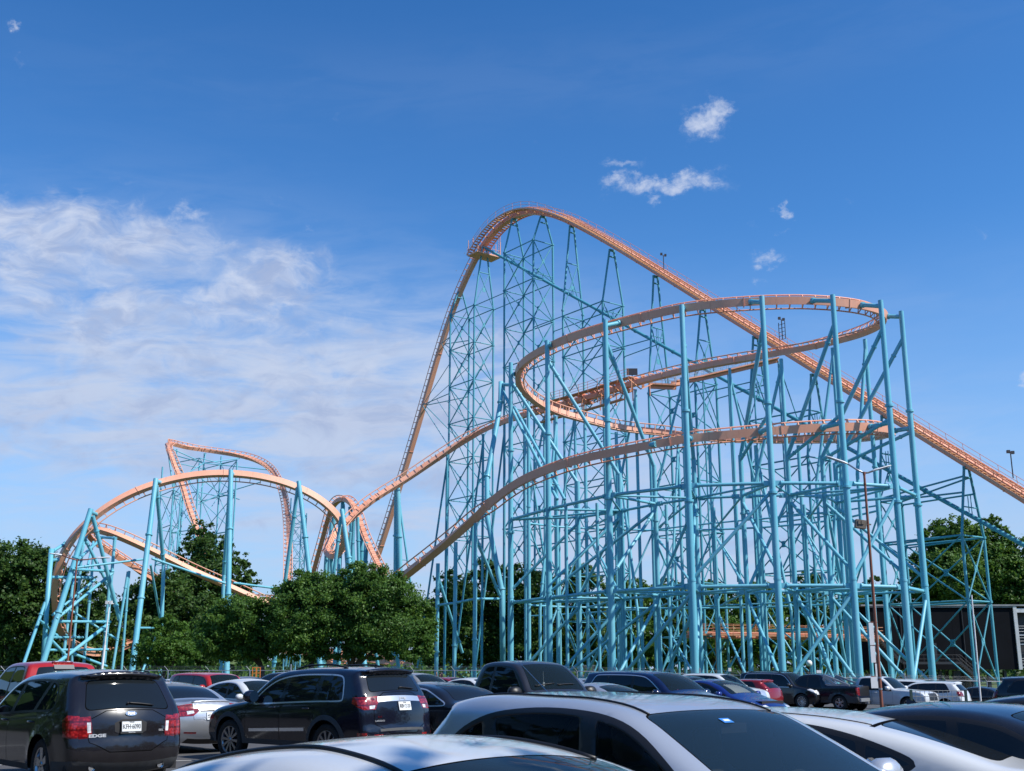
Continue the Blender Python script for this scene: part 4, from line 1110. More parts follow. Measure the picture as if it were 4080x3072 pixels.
BGT = [('dark', 1800, 172, [(1790, 2330, 60, 60), (1830, 2400, 80, 80), (1760, 2460, 80, 90), (1840, 2540, 90, 90), (1760, 2600, 80, 70)]),
       ('dark', 1960, 176, [(1930, 2275, 55, 40), (1990, 2310, 70, 60), (1900, 2350, 70, 70), (2020, 2400, 90, 90), (1930, 2460, 90, 90), (2000, 2560, 100, 90), (1900, 2600, 80, 60)]),
       ('dark', 2130, 174, [(2090, 2290, 60, 50), (2150, 2350, 80, 70), (2100, 2430, 90, 90), (2180, 2500, 90, 90), (2100, 2590, 90, 70)]),
       ('dark', 2310, 178, [(2310, 2295, 70, 45), (2350, 2360, 80, 70), (2260, 2400, 80, 80), (2330, 2480, 100, 90), (2270, 2580, 90, 70), (2380, 2580, 80, 70)]),
       ('mid', 2490, 182, [(2480, 2325, 50, 40), (2530, 2370, 70, 60), (2450, 2420, 70, 70), (2520, 2490, 90, 80), (2470, 2590, 90, 70), (2560, 2600, 60, 60)]),
       ('dark', 2670, 186, [(2660, 2350, 70, 45), (2720, 2400, 70, 60), (2620, 2430, 70, 70), (2690, 2500, 100, 80), (2640, 2600, 90, 60)]),
       ('mid', 2850, 188, [(2840, 2360, 70, 40), (2900, 2400, 70, 60), (2800, 2420, 60, 60), (2860, 2490, 100, 70), (2800, 2590, 70, 60)]),
       ('mid', 3040, 190, [(3020, 2370, 70, 45), (3090, 2410, 70, 60), (2980, 2430, 60, 55), (3040, 2490, 100, 70), (2960, 2600, 70, 55), (3080, 2590, 70, 55)]),
       ('dark', 3220, 192, [(3220, 2310, 50, 40), (3250, 2360, 70, 50), (3180, 2400, 70, 60), (3240, 2450, 90, 70), (3200, 2540, 90, 60), (3280, 2600, 60, 50)]),
       ('mid', 3400, 194, [(3390, 2400, 60, 40), (3440, 2440, 60, 50), (3360, 2470, 60, 60), (3420, 2540, 80, 60)]),
       ('dark', 3515, 196, [(3490, 2340, 45, 40), (3530, 2390, 60, 50), (3470, 2420, 50, 50), (3540, 2450, 60, 50)])]
BGL = ['dark tree behind the two columns at the left foot of the helix', 'tallest dark tree behind the left end of the helix', 'dark round tree behind the second tall helix column', 'dark tree between the second and third tall helix columns', 'mid green tree right of the third tall helix column',
       'low dark tree behind the fourth tall helix column', 'mid green tree right of the fourth tall helix column above the level orange track', 'mid green tree behind the fifth tall helix column', 'dark pointed tree right of the fifth tall helix column', 'low green tree behind the sixth tall helix column', 'small dark tree left of the brown lamp post, next to the black shed']
for (tone, u, Y, lb_), lab in zip(BGT, BGL): make_tree('oak_tree', lab, u, Y, lb_, tone, 28, .27, trunk=3.0)
make_tree('pecan_tree', 'huge leafy tree rising over the black shed at right', 3850, 190, [(3790, 2115, 75, 55), (3710, 2150, 60, 50), (3870, 2140, 60, 50), (3950, 2085, 40, 38), (3980, 2150, 60, 60), (3770, 2220, 110, 80), (3900, 2250, 120, 90), (4010, 2250, 70, 70), (4060, 2300, 60, 70), (3680, 2260, 60, 60), (3660, 2350, 80, 70), (3800, 2350, 130, 80), (3950, 2370, 130, 70), (4060, 2390, 90, 60), (4080, 2220, 60, 80), (3870, 2230, 170, 130), (3780, 2300, 150, 100), (3980, 2300, 120, 100), (4120, 2330, 70, 90)], 'mid', 34, .26, trunk=6, tr=.6, limbs=9)
for (u, Y, lab) in ((2960, 172, 'shady low tree with a dark trunk under the level orange track'), (3060, 170, 'spreading low tree right of the fifth column foot under the level orange track'), (3330, 176, 'low tree beside the left corner of the black shed')):
    make_tree('oak_tree', lab, u, Y, [(u - 70, 2560, 70, 38), (u + 60, 2565, 75, 36), (u, 2545, 80, 35), (u + 10, 2590, 60, 25)], 'mid', 15, .3, trunk=2.6, tr=.35)
# far wood that closes the view
cc = []
for k in range(520):
    x = RNG.uniform(-170, 190); y = 250 + RNG.uniform(0, 25) + abs(x) * .05
    h = 5.0 + 3.5 * abs(math.sin(x * .07)) + RNG.uniform(-1, 1) + (8.0 if -22 < x < 85 else 0)
    n = 60
    cc.append(np.stack([x + RNG.normal(size=n) * 2.0, y + RNG.normal(size=n) * 1.5, np.clip(h * RNG.random(n) ** 1.5, .1, None)], 1))
cc = np.concatenate(cc)
me = leaf_mesh('far_wood', cc, RNG.uniform(.6, 1.1, len(cc)), LEAF['dark'], np.tile(np.array([0, -1.0, .3]), (len(cc), 1)))
tag(put('far_wood', me), 'dark wood of distant trees along the horizon behind the roller coaster', 'wood', kind='stuff')
# trees behind and beside the viewer: they darken what the paint and glass mirror and dapple the nearest roofs
cc = []
for k in range(300):
    an = RNG.uniform(R(128), R(395)); rr_ = RNG.uniform(44, 56)
    x, y = rr_ * math.sin(an) if False else rr_ * math.cos(an), rr_ * math.sin(an)
    if y > 0 and abs(x) < y * .62 + 6: continue
    h = 17 + 4 * math.sin(an * 11) + RNG.uniform(-2, 2); n = 80
    cc.append(np.stack([x + RNG.normal(size=n) * 2.4, y + RNG.normal(size=n) * 2.0, np.clip(RNG.uniform(0, h, n), .3, None)], 1))
cc = np.concatenate(cc)
me = leaf_mesh('rear_wood', cc, RNG.uniform(.7, 1.3, len(cc)), LEAF['dark'], np.tile(np.array([0, 0, .4]), (len(cc), 1)))
tag(put('rear_wood', me), 'belt of dark trees along the near side of the car park behind the viewer', 'wood', kind='stuff')
# shade tree beside the viewer, outside the picture to the right: it dapples the nearest roofs
t = thing('shade_tree', 'leafy tree just beyond the right edge whose crown dapples the nearest car roofs', 'tree', (8.6, 1.2, 0))
lobes = [((-2.4, .6, 7.4), 2.2, 2.0, 1.5), ((.2, .2, 8.2), 2.6, 2.2, 1.8), ((-1.0, -1.4, 8.2), 2.4, 2.2, 1.6), ((1.8, -2.0, 8.6), 2.4, 2.2, 1.5)]
cc, ss, oo = crown_leaves(lobes, 3.0, .15); put('crown', leaf_mesh('crown', cc, ss, LEAF['mid'], oo), t)
mb = MB(); mb.path([(0, 0, -.2), (-.1, .1, 2), (-.3, .5, 4.6)], [.3, .25, .2], 10)
for l in lobes: c = Vector(l[0]); mb.path([(-.3, .5, 4.5), Vector((-.3, .5, 4.5)).lerp(c, .5), c], [.15, .1, .04], 6)
mb.build('trunk', M_BARK, t)
# undergrowth behind the fence
cc = []
for k in range(420):
    x = RNG.uniform(-52, 8); y = RNG.uniform(126, 136); h = RNG.uniform(.8, 2.6)
    n = 24; cc.append(np.stack([x + RNG.normal(size=n) * .8, y + RNG.normal(size=n) * .6, RNG.uniform(0, h, n)], 1))
cc = np.concatenate(cc)
me = leaf_mesh('undergrowth', cc, RNG.uniform(.14, .3, len(cc)), LEAF['mid'], np.tile(np.array([0, -1.0, .4]), (len(cc), 1)))
tag(put('undergrowth', me), 'tangle of low bushes behind the chain link fence on the left', 'bushes', kind='stuff')

# ------------------------------------------------------------------ black station shed on stilts
M_SHED = mat('black_cladding', (.009, .010, .013), .9, var=.2, vscale=.5, spec=.08)
M_STEEL = mat('grey_steel', (.25, .26, .27), .5, var=.2, vscale=1.5)
M_STAIR = mat('tan_steel_treads', (.55, .40, .22), .6)  # warm tan colour of the stair treads
YS = 152.0
xl, xr = P(3465, 2500, YS).x, P(4042, 2500, YS).x
zt, zb_ = P(3800, 2415, YS).z, P(3800, 2668, YS).z
shed = thing('station_shed', 'long black metal shed on stilts beneath the lift hill', 'building', ((xl + xr) / 2, YS + 6, -.8))
ox, oy, oz = shed.location
def L3(x, y, z): return (x - ox, y - oy, z - oz)
mb = MB()
mb.box(L3((xl + xr) / 2, YS + 6, (zt + zb_) / 2), (xr - xl, 12, zt - zb_))
for k in range(1, 7): mb.box(L3(xl + (xr - xl) * k / 7, YS - .0, (zt + zb_) / 2), (.03, .02, zt - zb_ - .1))
mb.build('wall', M_SHED, shed)
mb = MB(); mb.box(L3((xl + xr) / 2 + 4, YS + 6, zt + .1), (xr - xl + 10, 12.6, .2)); mb.build('roof', M_STEEL, shed)
mb = MB(); mb.box(L3((xl + xr) / 2, YS - .12, zt - .12), (xr - xl, .16, .14)); mb.build('gutter', M_STEEL, shed)
for k in (1, 4):
    mb = MB(); xk = xl + (xr - xl) * (k + .5) / 7; mb.tube(L3(xk, YS - .1, zt - .15), L3(xk, YS - .1, zb_ + .1), .06, n=8); mb.build('downpipe', M_DKSTEEL, shed)
mb = MB()
dx0 = P(3715, 2600, YS).x
mb.box(L3(dx0, YS - .05, P(3715, 2600, YS).z), (1.15, .16, 2.4)); mb.build('door', M_DKSTEEL, shed)
mb = MB()
for k in range(9):
    x = xl + (xr - xl) * (k + .3) / 9
    for yy in (YS + 1, YS + 10): mb.box(L3(x, yy, (zb_ - .8) / 2 - .1), (.9 if k in (5,) else .35, .5, zb_ + .8))
mb.build('stilt', M_DKSTEEL, shed)
# open end with white steel frame, decks and rails
mb = MB()
x2 = xr + 9
mb.box(L3(xr + .2, YS, (zt + zb_) / 2), (.45, .45, zt - zb_)); mb.beam(L3(xr, YS, zt - .55), L3(x2, YS, zt - .55), .3, .55)
mb.box(L3(x2, YS, (zt + zb_) / 2), (.45, .45, zt - zb_))
mb.build('steel_frame', mat('pale_steel', (.55, .56, .57), .5, var=.12, vscale=2), shed)
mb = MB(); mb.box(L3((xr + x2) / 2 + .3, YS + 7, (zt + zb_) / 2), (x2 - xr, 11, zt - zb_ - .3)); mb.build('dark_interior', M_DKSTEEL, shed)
mb = MB()
for zz in (zb_ + .3, zb_ + 3.2, zb_ + 4.4):
    mb.beam(L3(xr + .4, YS + .4, zz), L3(x2, YS + .4, zz), .2, .12)
    for h in (.4, .8, 1.1): mb.tube(L3(xr + .4, YS + .2, zz + h), L3(x2, YS + .2, zz + h), .03, n=5)
    for k in range(8): mb.tube(L3(xr + .5 + k * 1.1, YS + .2, zz), L3(xr + .5 + k * 1.1, YS + .2, zz + 1.1), .03, n=5)
mb.build('deck_railing', M_GALV, shed)
def stairs(u0, v0, u1, v1, n, name='staircase'):
    a, b = P(u0, v0, YS - 2), P(u1, v1, YS - 2)
    mb = MB(); mt = MB()
    for yy in (-.55, .55):
        o = Vector((0, yy, 0)); mb.beam(L3(*(a + o)), L3(*(b + o)), .08, .3)
        for h in (.5, 1.0): mb.tube(L3(*(a + o + Vector((0, 0, h)))), L3(*(b + o + Vector((0, 0, h)))), .03, n=5)
        for k in range(5): q = a.lerp(b, k / 4) + o; mb.tube(L3(*q), L3(*(q + Vector((0, 0, 1.0)))), .03, n=5)
    for k in range(n): q = a.lerp(b, (k + .5) / n); mt.box(L3(q.x, q.y, q.z + .1), (.3, 1.05, .05))
    s_ = mb.build(name, M_DKSTEEL, shed); mt.build('tread', M_STAIR, s_)
stairs(3495, 2545, 3590, 2640, 14); stairs(3820, 2640, 3905, 2715, 12)
mb = MB(); a, b = P(3590, 2642, YS - 2), P(3820, 2642, YS - 2)
mb.beam(L3(*a), L3(*b), 1.3, .3)
for h in (.5, 1.0): mb.tube(L3(a.x, a.y - .6, a.z + h), L3(b.x, b.y - .6, b.z + h), .03, n=5)
for k in range(9): q = a.lerp(b, k / 8); mb.tube(L3(q.x, q.y - .6, q.z), L3(q.x, q.y - .6, q.z + 1), .03, n=5)
mb.build('landing', M_DKSTEEL, shed)

# ------------------------------------------------------------------ chain link fence
def meshmat():
    m = bpy.data.materials.new('chain_link'); m.use_nodes = True
    t = m.node_tree; g = NT(t); b = t.nodes['Principled BSDF']
    tc = g.n('ShaderNodeTexCoord'); sp = g.n('ShaderNodeSeparateXYZ'); t.links.new(tc.outputs['Object'], sp.inputs[0])
    a = g.m('FRACT', g.m('MULTIPLY', g.m('ADD', sp.outputs[0], sp.outputs[2]), 14.0)); c = g.m('FRACT', g.m('MULTIPLY', g.m('SUBTRACT', sp.outputs[0], sp.outputs[2]), 14.0))
    al = g.m('MAXIMUM', g.m('LESS_THAN', a, .05), g.m('LESS_THAN', c, .05))
    t.links.new(al, b.inputs['Alpha'])
    b.inputs['Base Color'].default_value = (.22, .23, .24, 1); b.inputs['Metallic'].default_value = .5; b.inputs['Roughness'].default_value = .5
    return m
M_LINKS = meshmat()
YF = 88.0
fence = thing('chain_link_fence', 'long chain link fence with barbed wire between the car park and the coaster', 'fence', (0, YF, 0))
mr = MB(); mw = MB(); mm = MB(); mm.smooth = False
fx = [x for x in np.arange(-47, 45, 3.05)]
for i, x in enumerate(fx):
    g0 = gz(x, YF) - .02
    lean = 1 if i % 5 else 0
    mp = MB(); mp.tube((x, 0, g0 - .2), (x, 0, g0 + 1.84 + (.45 if not lean else 0)), .038 if lean else .06, n=7)
    if lean: mp.tube((x, 0, g0 + 1.82), (x - .28, -.12, g0 + 2.16), .022, n=5)
    mp.build('fence_post', M_GALV, fence)
    if i:
        xp = fx[i - 1]; gp = gz(xp, YF) - .02
        mr.tube((xp, 0, gp + 1.83), (x, 0, g0 + 1.83), .026, n=6); mr.tube((xp, 0, gp + .95), (x, 0, g0 + .95), .016, n=5)
        for h in (1.92, 2.03, 2.14): mw.tube((xp - .9 * (h - 1.82), -.2 * (h - 1.82), gp + h), (x - .9 * (h - 1.82), -.2 * (h - 1.82), g0 + h), .006, n=4)
        mm.add([(xp, .04, gp), (x, .04, g0), (x, .04, g0 + 1.83), (xp, .04, gp + 1.83)], [(0, 1, 2, 3)])
mr.build('top_rail', M_GALV, fence); mw.build('barbed_wire', M_GALV, fence); mm.build('wire_mesh', M_LINKS, fence)
M_SIGN = mat('sign_white', (.75, .74, .72), .5)
for (u, v, w, h, lab) in ((2908, 2668, .22, .24, 'small square white sign on the fence behind the black luxury SUV'), (3263, 2676, .36, .22, 'pale rectangular sign on the fence above the dark blue pickup')):
    p = P(u, v, YF - .08); mb = MB(); mb.box((0, 0, 0), (w, .02, h)); o = mb.build('fence_sign', M_SIGN, None, p); tag(o, lab, 'sign', 'small signs on the fence')

# ------------------------------------------------------------------ lamp posts, poles
def lamp_head(mb_arm, parent, end, d, big):
    o = MB()
    n = 16
    L, Wd, T_ = (1.15, .30, .14) if big else (1.0, .22, .12)
    vs = []; side = d.cross(Vector((0, 0, 1))).normalized(); upv = side.cross(d)
    prof = [(0, .06, .05), (.15, .13, .08), (.4, Wd * .48, T_ * .5), (.75, Wd * .5, T_ * .45), (.95, Wd * .32, T_ * .3), (1.0, .02, .02)]
    for s_, w, h in prof:
        for k in range(n):
            an = 2 * math.pi * k / n
            vs.append(end + d * L * s_ + side * math.cos(an) * w * 2 * .5 + upv * math.sin(an) * h * (1 if math.sin(an) > 0 else .45))
    fs = [(i * n + k, i * n + (k + 1) % n, (i + 1) * n + (k + 1) % n, (i + 1) * n + k) for i in range(len(prof) - 1) for k in range(n)]
    o.add(vs, fs); o.add(vs[:n], [tuple(range(n))]); o.add(vs[-n:], [tuple(range(n - 1, -1, -1))])
    h_ = o.build('lamp_head', M_WHITE, parent)
    ln = MB(); c = end + d * L * .58 - upv * T_ * .26
    ln.box(c, (L * .62, Wd * .7, .03), Matrix((d, side, upv)).transposed()); ln.build('lens', mat('lamp_lens', (.35, .34, .31), .35), h_)
def lamp_post(label, u, v_top, Y, r0, r1, arms, extras=None):
    top = P(u, v_top, Y); g = gz(top.x, top.y)
    t = thing('street_lamp', label, 'street lamp', (top.x, top.y, g), 0, 'tall lamp posts in the car park')
    H = top.z - g
    mb = MB(); mb.tube((0, 0, 0), (0, 0, H), r0, r1, n=14); mb.tube((0, 0, H - .1), (0, 0, H + .06), r1 * 1.25, n=14); mb.tube((0, 0, H - .6), (0, 0, H - .52), r1 * 1.3, n=14)
    mb.build('pole', M_RUST, t)
    for e, d, big, mm_ in arms:
        e = Vector(e) + Vector((0, 0, H)); a = MB()
        a.path([(0, 0, H), e * .5 + Vector((0, 0, H * .5)) - Vector((0, 0, .03)), e], .045, 8); a.build('arm', mm_, t)
        lamp_head(a, t, e, Vector(d).normalized(), big)
    return t, H
k58 = 58 / 4700.0
lp, H = lamp_post('tall rust brown lamp post at right with two heads, floodlight and white banners', 3443, 1885, 58, .085, .058,
                  [((-54 * k58 * 1.0, .5, 46 * k58), (-.82, .2, .36), True, M_GALV), ((46 * k58, .4, 14 * k58), (.9, -.1, .26), False, M_DKSTEEL)])
mb = MB(); zf = P(3443, 2090, 58).z - lp.location.z
mb.box((-.42, -.12, zf), (.52, .34, .42), Matrix.Rotation(.15, 3, 'Y')); mb.box((-.1, 0, zf), (.5, .1, .06)); mb.box((-.36, -.3, zf + .08), (.12, .06, .2)); mb.box((-.52, -.3, zf + .08), (.12, .06, .2))
fl = mb.build('floodlight', mat('weathered_floodlight', (.20, .16, .12), .7, var=.3, vscale=5), lp)
M_BAN = mat('white_banner', (.80, .80, .80), .6)
for (v0, v1, w, off) in ((2482, 2570, .23, -.16), (2574, 2640, .23, -.16), (2644, 2696, .09, -.11), (2698, 2742, .34, -.16)):
    za, zb2 = P(3500, v0, 58).z - lp.location.z, P(3500, v1, 58).z - lp.location.z
    mb = MB(); mb.box((off - w * .35, -.03, (za + zb2) / 2), (w, .02, za - zb2)); bn = mb.build('banner', M_BAN, lp)
    mb = MB(); mb.tube((off - w * .8, -.02, za + .03), (.1, -.02, za + .03), .02, n=6); mb.build('bracket', M_RUST, bn)
for v0 in (2700, 2745):
    z0 = P(3500, v0, 58).z - lp.location.z; mb = MB(); mb.tube((0, 0, z0 - .04), (0, 0, z0 + .04), .095, n=12); mb.build('pole_band', M_GALV, lp)
k80 = 82 / 4700.0
lamp_post('thin rust brown lamp post with two long arms before the leaning blue tubes', 307, 2232, 82, .075, .05,
          [((-70 * k80, .3, 22 * k80), (-.97, .1, .14), False, M_RUST), ((72 * k80, .3, 10 * k80), (.98, .1, .06), False, M_RUST)])
p0 = P(3905, 2770, 60); p1 = P(3871, 2374, 60)
t = thing('bare_pole', 'plain white pole standing at right in front of the lattice tower', 'pole', (p0.x, p0.y, gz(p0.x, p0.y)))
mb = MB(); mb.tube((0, 0, -.2), (p1.x - p0.x, 0, p1.z - t.location.z), .045, .038, n=12); mb.tube((p1.x - p0.x, 0, p1.z - t.location.z), (p1.x - p0.x, 0, p1.z - t.location.z + .04), .042, n=12); mb.tube((0, 0, 0), (0, 0, .03), .16, n=12); mb.build('pole', M_WHITE, t)
# mobile light mast at left
p0 = P(402, 2690, 84)
t = thing('light_mast', 'slim white telescopic light mast on a trailer beside the red pickup', 'light tower', (p0.x, p0.y, gz(p0.x, p0.y)))
zt_ = P(412, 2405, 84).z
mb = MB(); mb.tube((0, 0, .4), (.1, 0, zt_ * .55), .085, n=8); mb.tube((.1, 0, zt_ * .55), (.18, 0, zt_), .05, n=8); mb.build('mast', M_WHITE, t)
mb = MB()
for q in (-.25, .12): mb.box((.2 + q * .7, -.05, zt_ + .08), (.2, .18, .24))
mb.box((.2, 0, zt_), (.6, .06, .06)); mb.build('lamp_cluster', M_WHITE, t)
mb = MB(); mb.box((-.15, 0, .75), (1.2, 1.1, .9)); mb.box((-.1, 0, 1.45), (.5, .3, .5)); mb.tube((-.7, .2, 1.2), (.05, 0, 1.9), .04, n=6); mb.tube((.6, .2, .4), (.05, 0, 1.7), .04, n=6)
for s_ in (-1, 1): mb.tube((-.15, s_ * .6, .3), (-.15, s_ * .72, .3), .3, n=14)
mb.build('trailer', M_WHITE, t)
# cart corral rail near the right-hand trucks
Yc = 52
a, b = P(3632, 2790, Yc), P(3850, 2790, Yc)
t = thing('cart_corral', 'dark metal grid railing with two posts in front of the white pickup and SUV', 'railing', ((a.x + b.x) / 2, Yc, gz((a.x + b.x) / 2, Yc)))
hw = (b.x - a.x) / 2; gzc = t.location.z
z0, z1 = P(3700, 2792, Yc).z - gzc, P(3700, 2752, Yc).z - gzc
mb = MB()
for k in range(13): x = -hw + 2 * hw * k / 12; mb.tube((x, 0, max(.1, z0 - .3)), (x, 0, z1), .012, n=5)
for k in range(4): mb.tube((-hw, 0, max(.1, z0 - .3) + (z1 - max(.1, z0 - .3)) * k / 3), (hw, 0, max(.1, z0 - .3) + (z1 - max(.1, z0 - .3)) * k / 3), .014, n=5)
mb.build('grid_panel', M_STEEL, t)
M_GREENP = mat('dark_green_post', (.03, .06, .055), .5)
for s_ in (-1, 1): mb = MB(); mb.box((s_ * hw, 0, z1 / 2), (.1, .1, z1 + .08)); mb.build('post', M_GREENP, t)
# orange frame beside the fence, bare shrub, globe lamp
p = P(1022, 2668, 86)
t = thing('barrier_frame', 'small orange metal frame standing at the fence behind the red SUV', 'barrier', (p.x, p.y, 0))
mb = MB(); zt2 = P(1022, 2658, 86).z
for x in (-.28, 0, .28): mb.box((x, 0, zt2 / 2), (.05 if x else .09, .05, zt2))
for z in (zt2 - .03, zt2 - .42, zt2 - .8): mb.box((0, 0, z), (.6, .045, .045))
mb.build('frame', mat('safety_orange', (.75, .22, .04), .5), t)
p = P(3650, 2700, 90)
t = thing('bare_shrub', 'grey leafless shrub at the foot of the rightmost helix columns', 'shrub', (p.x, p.y, gz(p.x, p.y)))
mb = MB()
for k in range(150):
    x = RNG.normal() * .85; y = RNG.normal() * .3
    a_ = Vector((x * .3, y * .3, 0)); b_ = Vector((x, y, RNG.uniform(.9, 1.9))); c_ = b_ + Vector((RNG.normal() * .4, RNG.normal() * .2, RNG.uniform(.0, .5)))
    mb.path([a_, a_.lerp(b_, .5) + Vector((RNG.normal() * .1, 0, .1)), b_, c_], [.02, .014, .009, .004], 4)
mb.build('twigs', mat('grey_twigs', (.30, .27, .25), .9), t)
p = P(3224, 2643, 118)
t = thing('globe_lamp', 'small white globe lamp on a post behind the fence near the sixth helix column', 'lamp', (p.x, p.y, gz(p.x, p.y)))
mb = MB(); mb.lathe([(.0, -.32), (.2, -.26), (.31, -.08), (.31, .08), (.2, .26), (0, .32)], (0, 0, p.z - t.location.z), n=16); mb.build('globe', mat('white_globe', (.85, .85, .85), .3), t)
mb = MB(); mb.tube((0, 0, -.1), (0, 0, p.z - t.location.z - .3), .06, n=8); mb.build('post', M_DKSTEEL, t)
# small site huts glimpsed through the columns
for (u, v, w, h, Y, lab, m_) in ((2330, 2676, 2.2, 1.3, 150, 'low pale pink kiosk seen between the helix column feet', mat('pale_pink_paint', (.6, .36, .30), .7)),):
    p = P(u, v, Y); t = thing('kiosk', lab, 'kiosk', (p.x, p.y, 0))
    zt3 = p.z + h / 2
    mb = MB(); mb.box((0, 0, zt3 / 2), (w, 2, zt3)); mb.build('wall', m_, t)
    mb = MB(); mb.box((0, 0, zt3 + .08), (w + .4, 2.4, .16)); mb.build('roof', M_CONC, t)
    mb = MB(); mb.box((-.4, -1.01, zt3 - .5), (.7, .05, .5)); mb.build('window', M_DKSTEEL, t)
# parking lines
def line(a, b, w=.1):
    a = Vector(a); b = Vector(b); d = (b - a).normalized(); s_ = Vector((-d.y, d.x, 0)) * w / 2
    n = max(1, int((b - a).length / 2)); mb = MB(); mb.smooth = False
    pts = [a.lerp(b, k / n) for k in range(n + 1)]
    vs = []
    for q in pts:
        z = gz(q.x, q.y) + .006
        vs += [(q.x + s_.x, q.y + s_.y, z), (q.x - s_.x, q.y - s_.y, z)]
    mb.add(vs, [(2 * k, 2 * k + 1, 2 * k + 3, 2 * k + 2) for k in range(n)])
    return struct(mb.build('parking_line', M_LINE))
# ------------------------------------------------------------------ vehicles: body shells cut from one smooth surface
def chaikin(pts, n=3):
    p = [Vector(q) for q in pts]
    for _ in range(n):
        o = [p[0]]
        for a, b in zip(p[:-1], p[1:]): o += [a.lerp(b, .25), a.lerp(b, .75)]
        o.append(p[-1]); p = o
    return p
def resample(p, ds):
    a = np.array([tuple(q) for q in p]); d = np.r_[0, np.cumsum(np.hypot(*np.diff(a, axis=0).T))]
    n = max(8, int(d[-1] / ds)); s = np.linspace(0, d[-1], n + 1)
    return np.stack([np.interp(s, d, a[:, 0]), np.interp(s, d, a[:, 1])], 1), s
def inpoly(P_, poly):
    x, y = P_[:, 0], P_[:, 1]; inside = np.zeros(len(P_), bool); n = len(poly); j = n - 1
    for i in range(n):
        xi, yi = poly[i]; xj, yj = poly[j]
        c = ((yi > y) != (yj > y)) & (x < (xj - xi) * (y - yi) / ((yj - yi) if yj != yi else 1e-12) + xi)
        inside ^= c; j = i
    return inside
def dist_poly(P_, line):
    best = np.full(len(P_), 1e9)
    for a, b in zip(line[:-1], line[1:]):
        ab = b - a; L = max(ab @ ab, 1e-12)
        t = np.clip(((P_ - a) @ ab) / L, 0, 1)
        best = np.minimum(best, np.hypot(*(P_ - (a + t[:, None] * ab)).T))
    return best
def clip_half(poly, a, b):
    """keep the part of poly on the right-hand side (increasing x side) of the line a->b drawn upward"""
    ax, ay = a; bx, by = b; out = []
    f = lambda p: (p[0] - ax) * (by - ay) - (p[1] - ay) * (bx - ax)
    n = len(poly)
    for i in range(n):
        p, q = poly[i], poly[(i + 1) % n]; fp, fq = f(p), f(q)
        if fp >= 0: out.append(p)
        if (fp >= 0) != (fq >= 0):
            t = fp / (fp - fq); out.append((p[0] + (q[0] - p[0]) * t, p[1] + (q[1] - p[1]) * t))
    return out
def clip_left(poly, a, b): return clip_half(poly, b, a)
def inset(poly, d):
    """rough inward offset of a simple polygon"""
    P_ = [Vector(p[:2]) for p in poly]; n = len(P_)
    area = sum(P_[i].x * P_[(i + 1) % n].y - P_[(i + 1) % n].x * P_[i].y for i in range(n))
    sg = 1 if area > 0 else -1; o = []
    for i in range(n):
        a, b, c = P_[i - 1], P_[i], P_[(i + 1) % n]
        e1 = (b - a); e2 = (c - b)
        if e1.length < 1e-6 or e2.length < 1e-6: o.append(tuple(b)); continue
        n1 = Vector((-e1.y, e1.x)).normalized() * sg; n2 = Vector((-e2.y, e2.x)).normalized() * sg
        m = n1 + n2
        if m.length < .2: m = n1
        m.normalize(); k = d / max(m.dot(n1), .5)
        o.append((b.x + m.x * k, b.y + m.y * k))
    return o
def roundpoly(poly, n=2):
    p = [Vector(q) for q in poly]
    for _ in range(n):
        o = []
        for i in range(len(p)):
            a, b = p[i], p[(i + 1) % len(p)]; o += [a.lerp(b, .22), a.lerp(b, .78)]
        p = o
    return [tuple(q) for q in p]

def roundr(poly, r, sx=1.0):
    """round the corners of a polygon with radius about r (the second axis is scaled by sx)"""
    P_ = [Vector((q[0], q[1] * sx)) for q in poly]; n = len(P_); o = []
    for i in range(n):
        a, b, c = P_[i - 1], P_[i], P_[(i + 1) % n]
        da, dc = (a - b), (c - b)
        if da.length < 1e-5 or dc.length < 1e-5: continue
        rr_ = r if da.angle(dc) < 2.3 else r * 4
        p0 = b + da.normalized() * min(rr_, da.length * .48); p1 = b + dc.normalized() * min(rr_, dc.length * .48)
        for k in range(5):
            t = k / 4; q = p0 * (1 - t) ** 2 + b * 2 * t * (1 - t) + p1 * t * t; o.append((q.x, q.y / sx))
    return o
def glass_mat(name, tint, clear=0.0):
    if name in MATS: return MATS[name]
    m = bpy.data.materials.new(name); m.use_nodes = True
    t = m.node_tree; g = NT(t); b = t.nodes['Principled BSDF']; out = t.nodes['Material Output']
    b.inputs['Base Color'].default_value = (*tint, 1); b.inputs['Roughness'].default_value = .02; b.inputs['Specular IOR Level'].default_value = .45
    if clear:
        tr = g.n('ShaderNodeBsdfTransparent'); tr.inputs[0].default_value = (.80, .85, .86, 1)
        mx = g.n('ShaderNodeMixShader'); fr = g.n('ShaderNodeFresnel'); fr.inputs[0].default_value = 1.5
        f = g.m('ADD', g.m('MULTIPLY', fr.outputs[0], 1.1), 1.0 - clear, clamp=True)
        t.links.new(f, mx.inputs[0]); t.links.new(tr.outputs[0], mx.inputs[1]); t.links.new(b.outputs[0], mx.inputs[2]); t.links.new(mx.outputs[0], out.inputs[0])
    MATS[name] = m
    return m
M_GLASS = glass_mat('tinted_glass', (.010, .013, .016))
M_SHIELD = glass_mat('windscreen_glass', (.02, .035, .045), .68)
M_CLEAR = glass_mat('clear_side_glass', (.02, .03, .032), .86)
M_TRIM = mat('black_trim', (.012, .012, .013), .45)
M_SEAM = mat('panel_gap', (.002, .002, .002), .9, spec=.05)
M_BADGE = mat('silver_badge', (.60, .61, .63), .35, metal=.3)
M_BRIGHT = mat('bright_trim', (.80, .81, .82), .28, metal=.75)
M_CHROME = mat('chrome', (.75, .76, .78), .08, metal=1.0)
M_CLAD = mat('grey_cladding', (.055, .057, .06), .65, var=.2, vscale=4)
M_TYRE = mat('tyre_rubber', (.018, .018, .018), .8, var=.25, vscale=8)
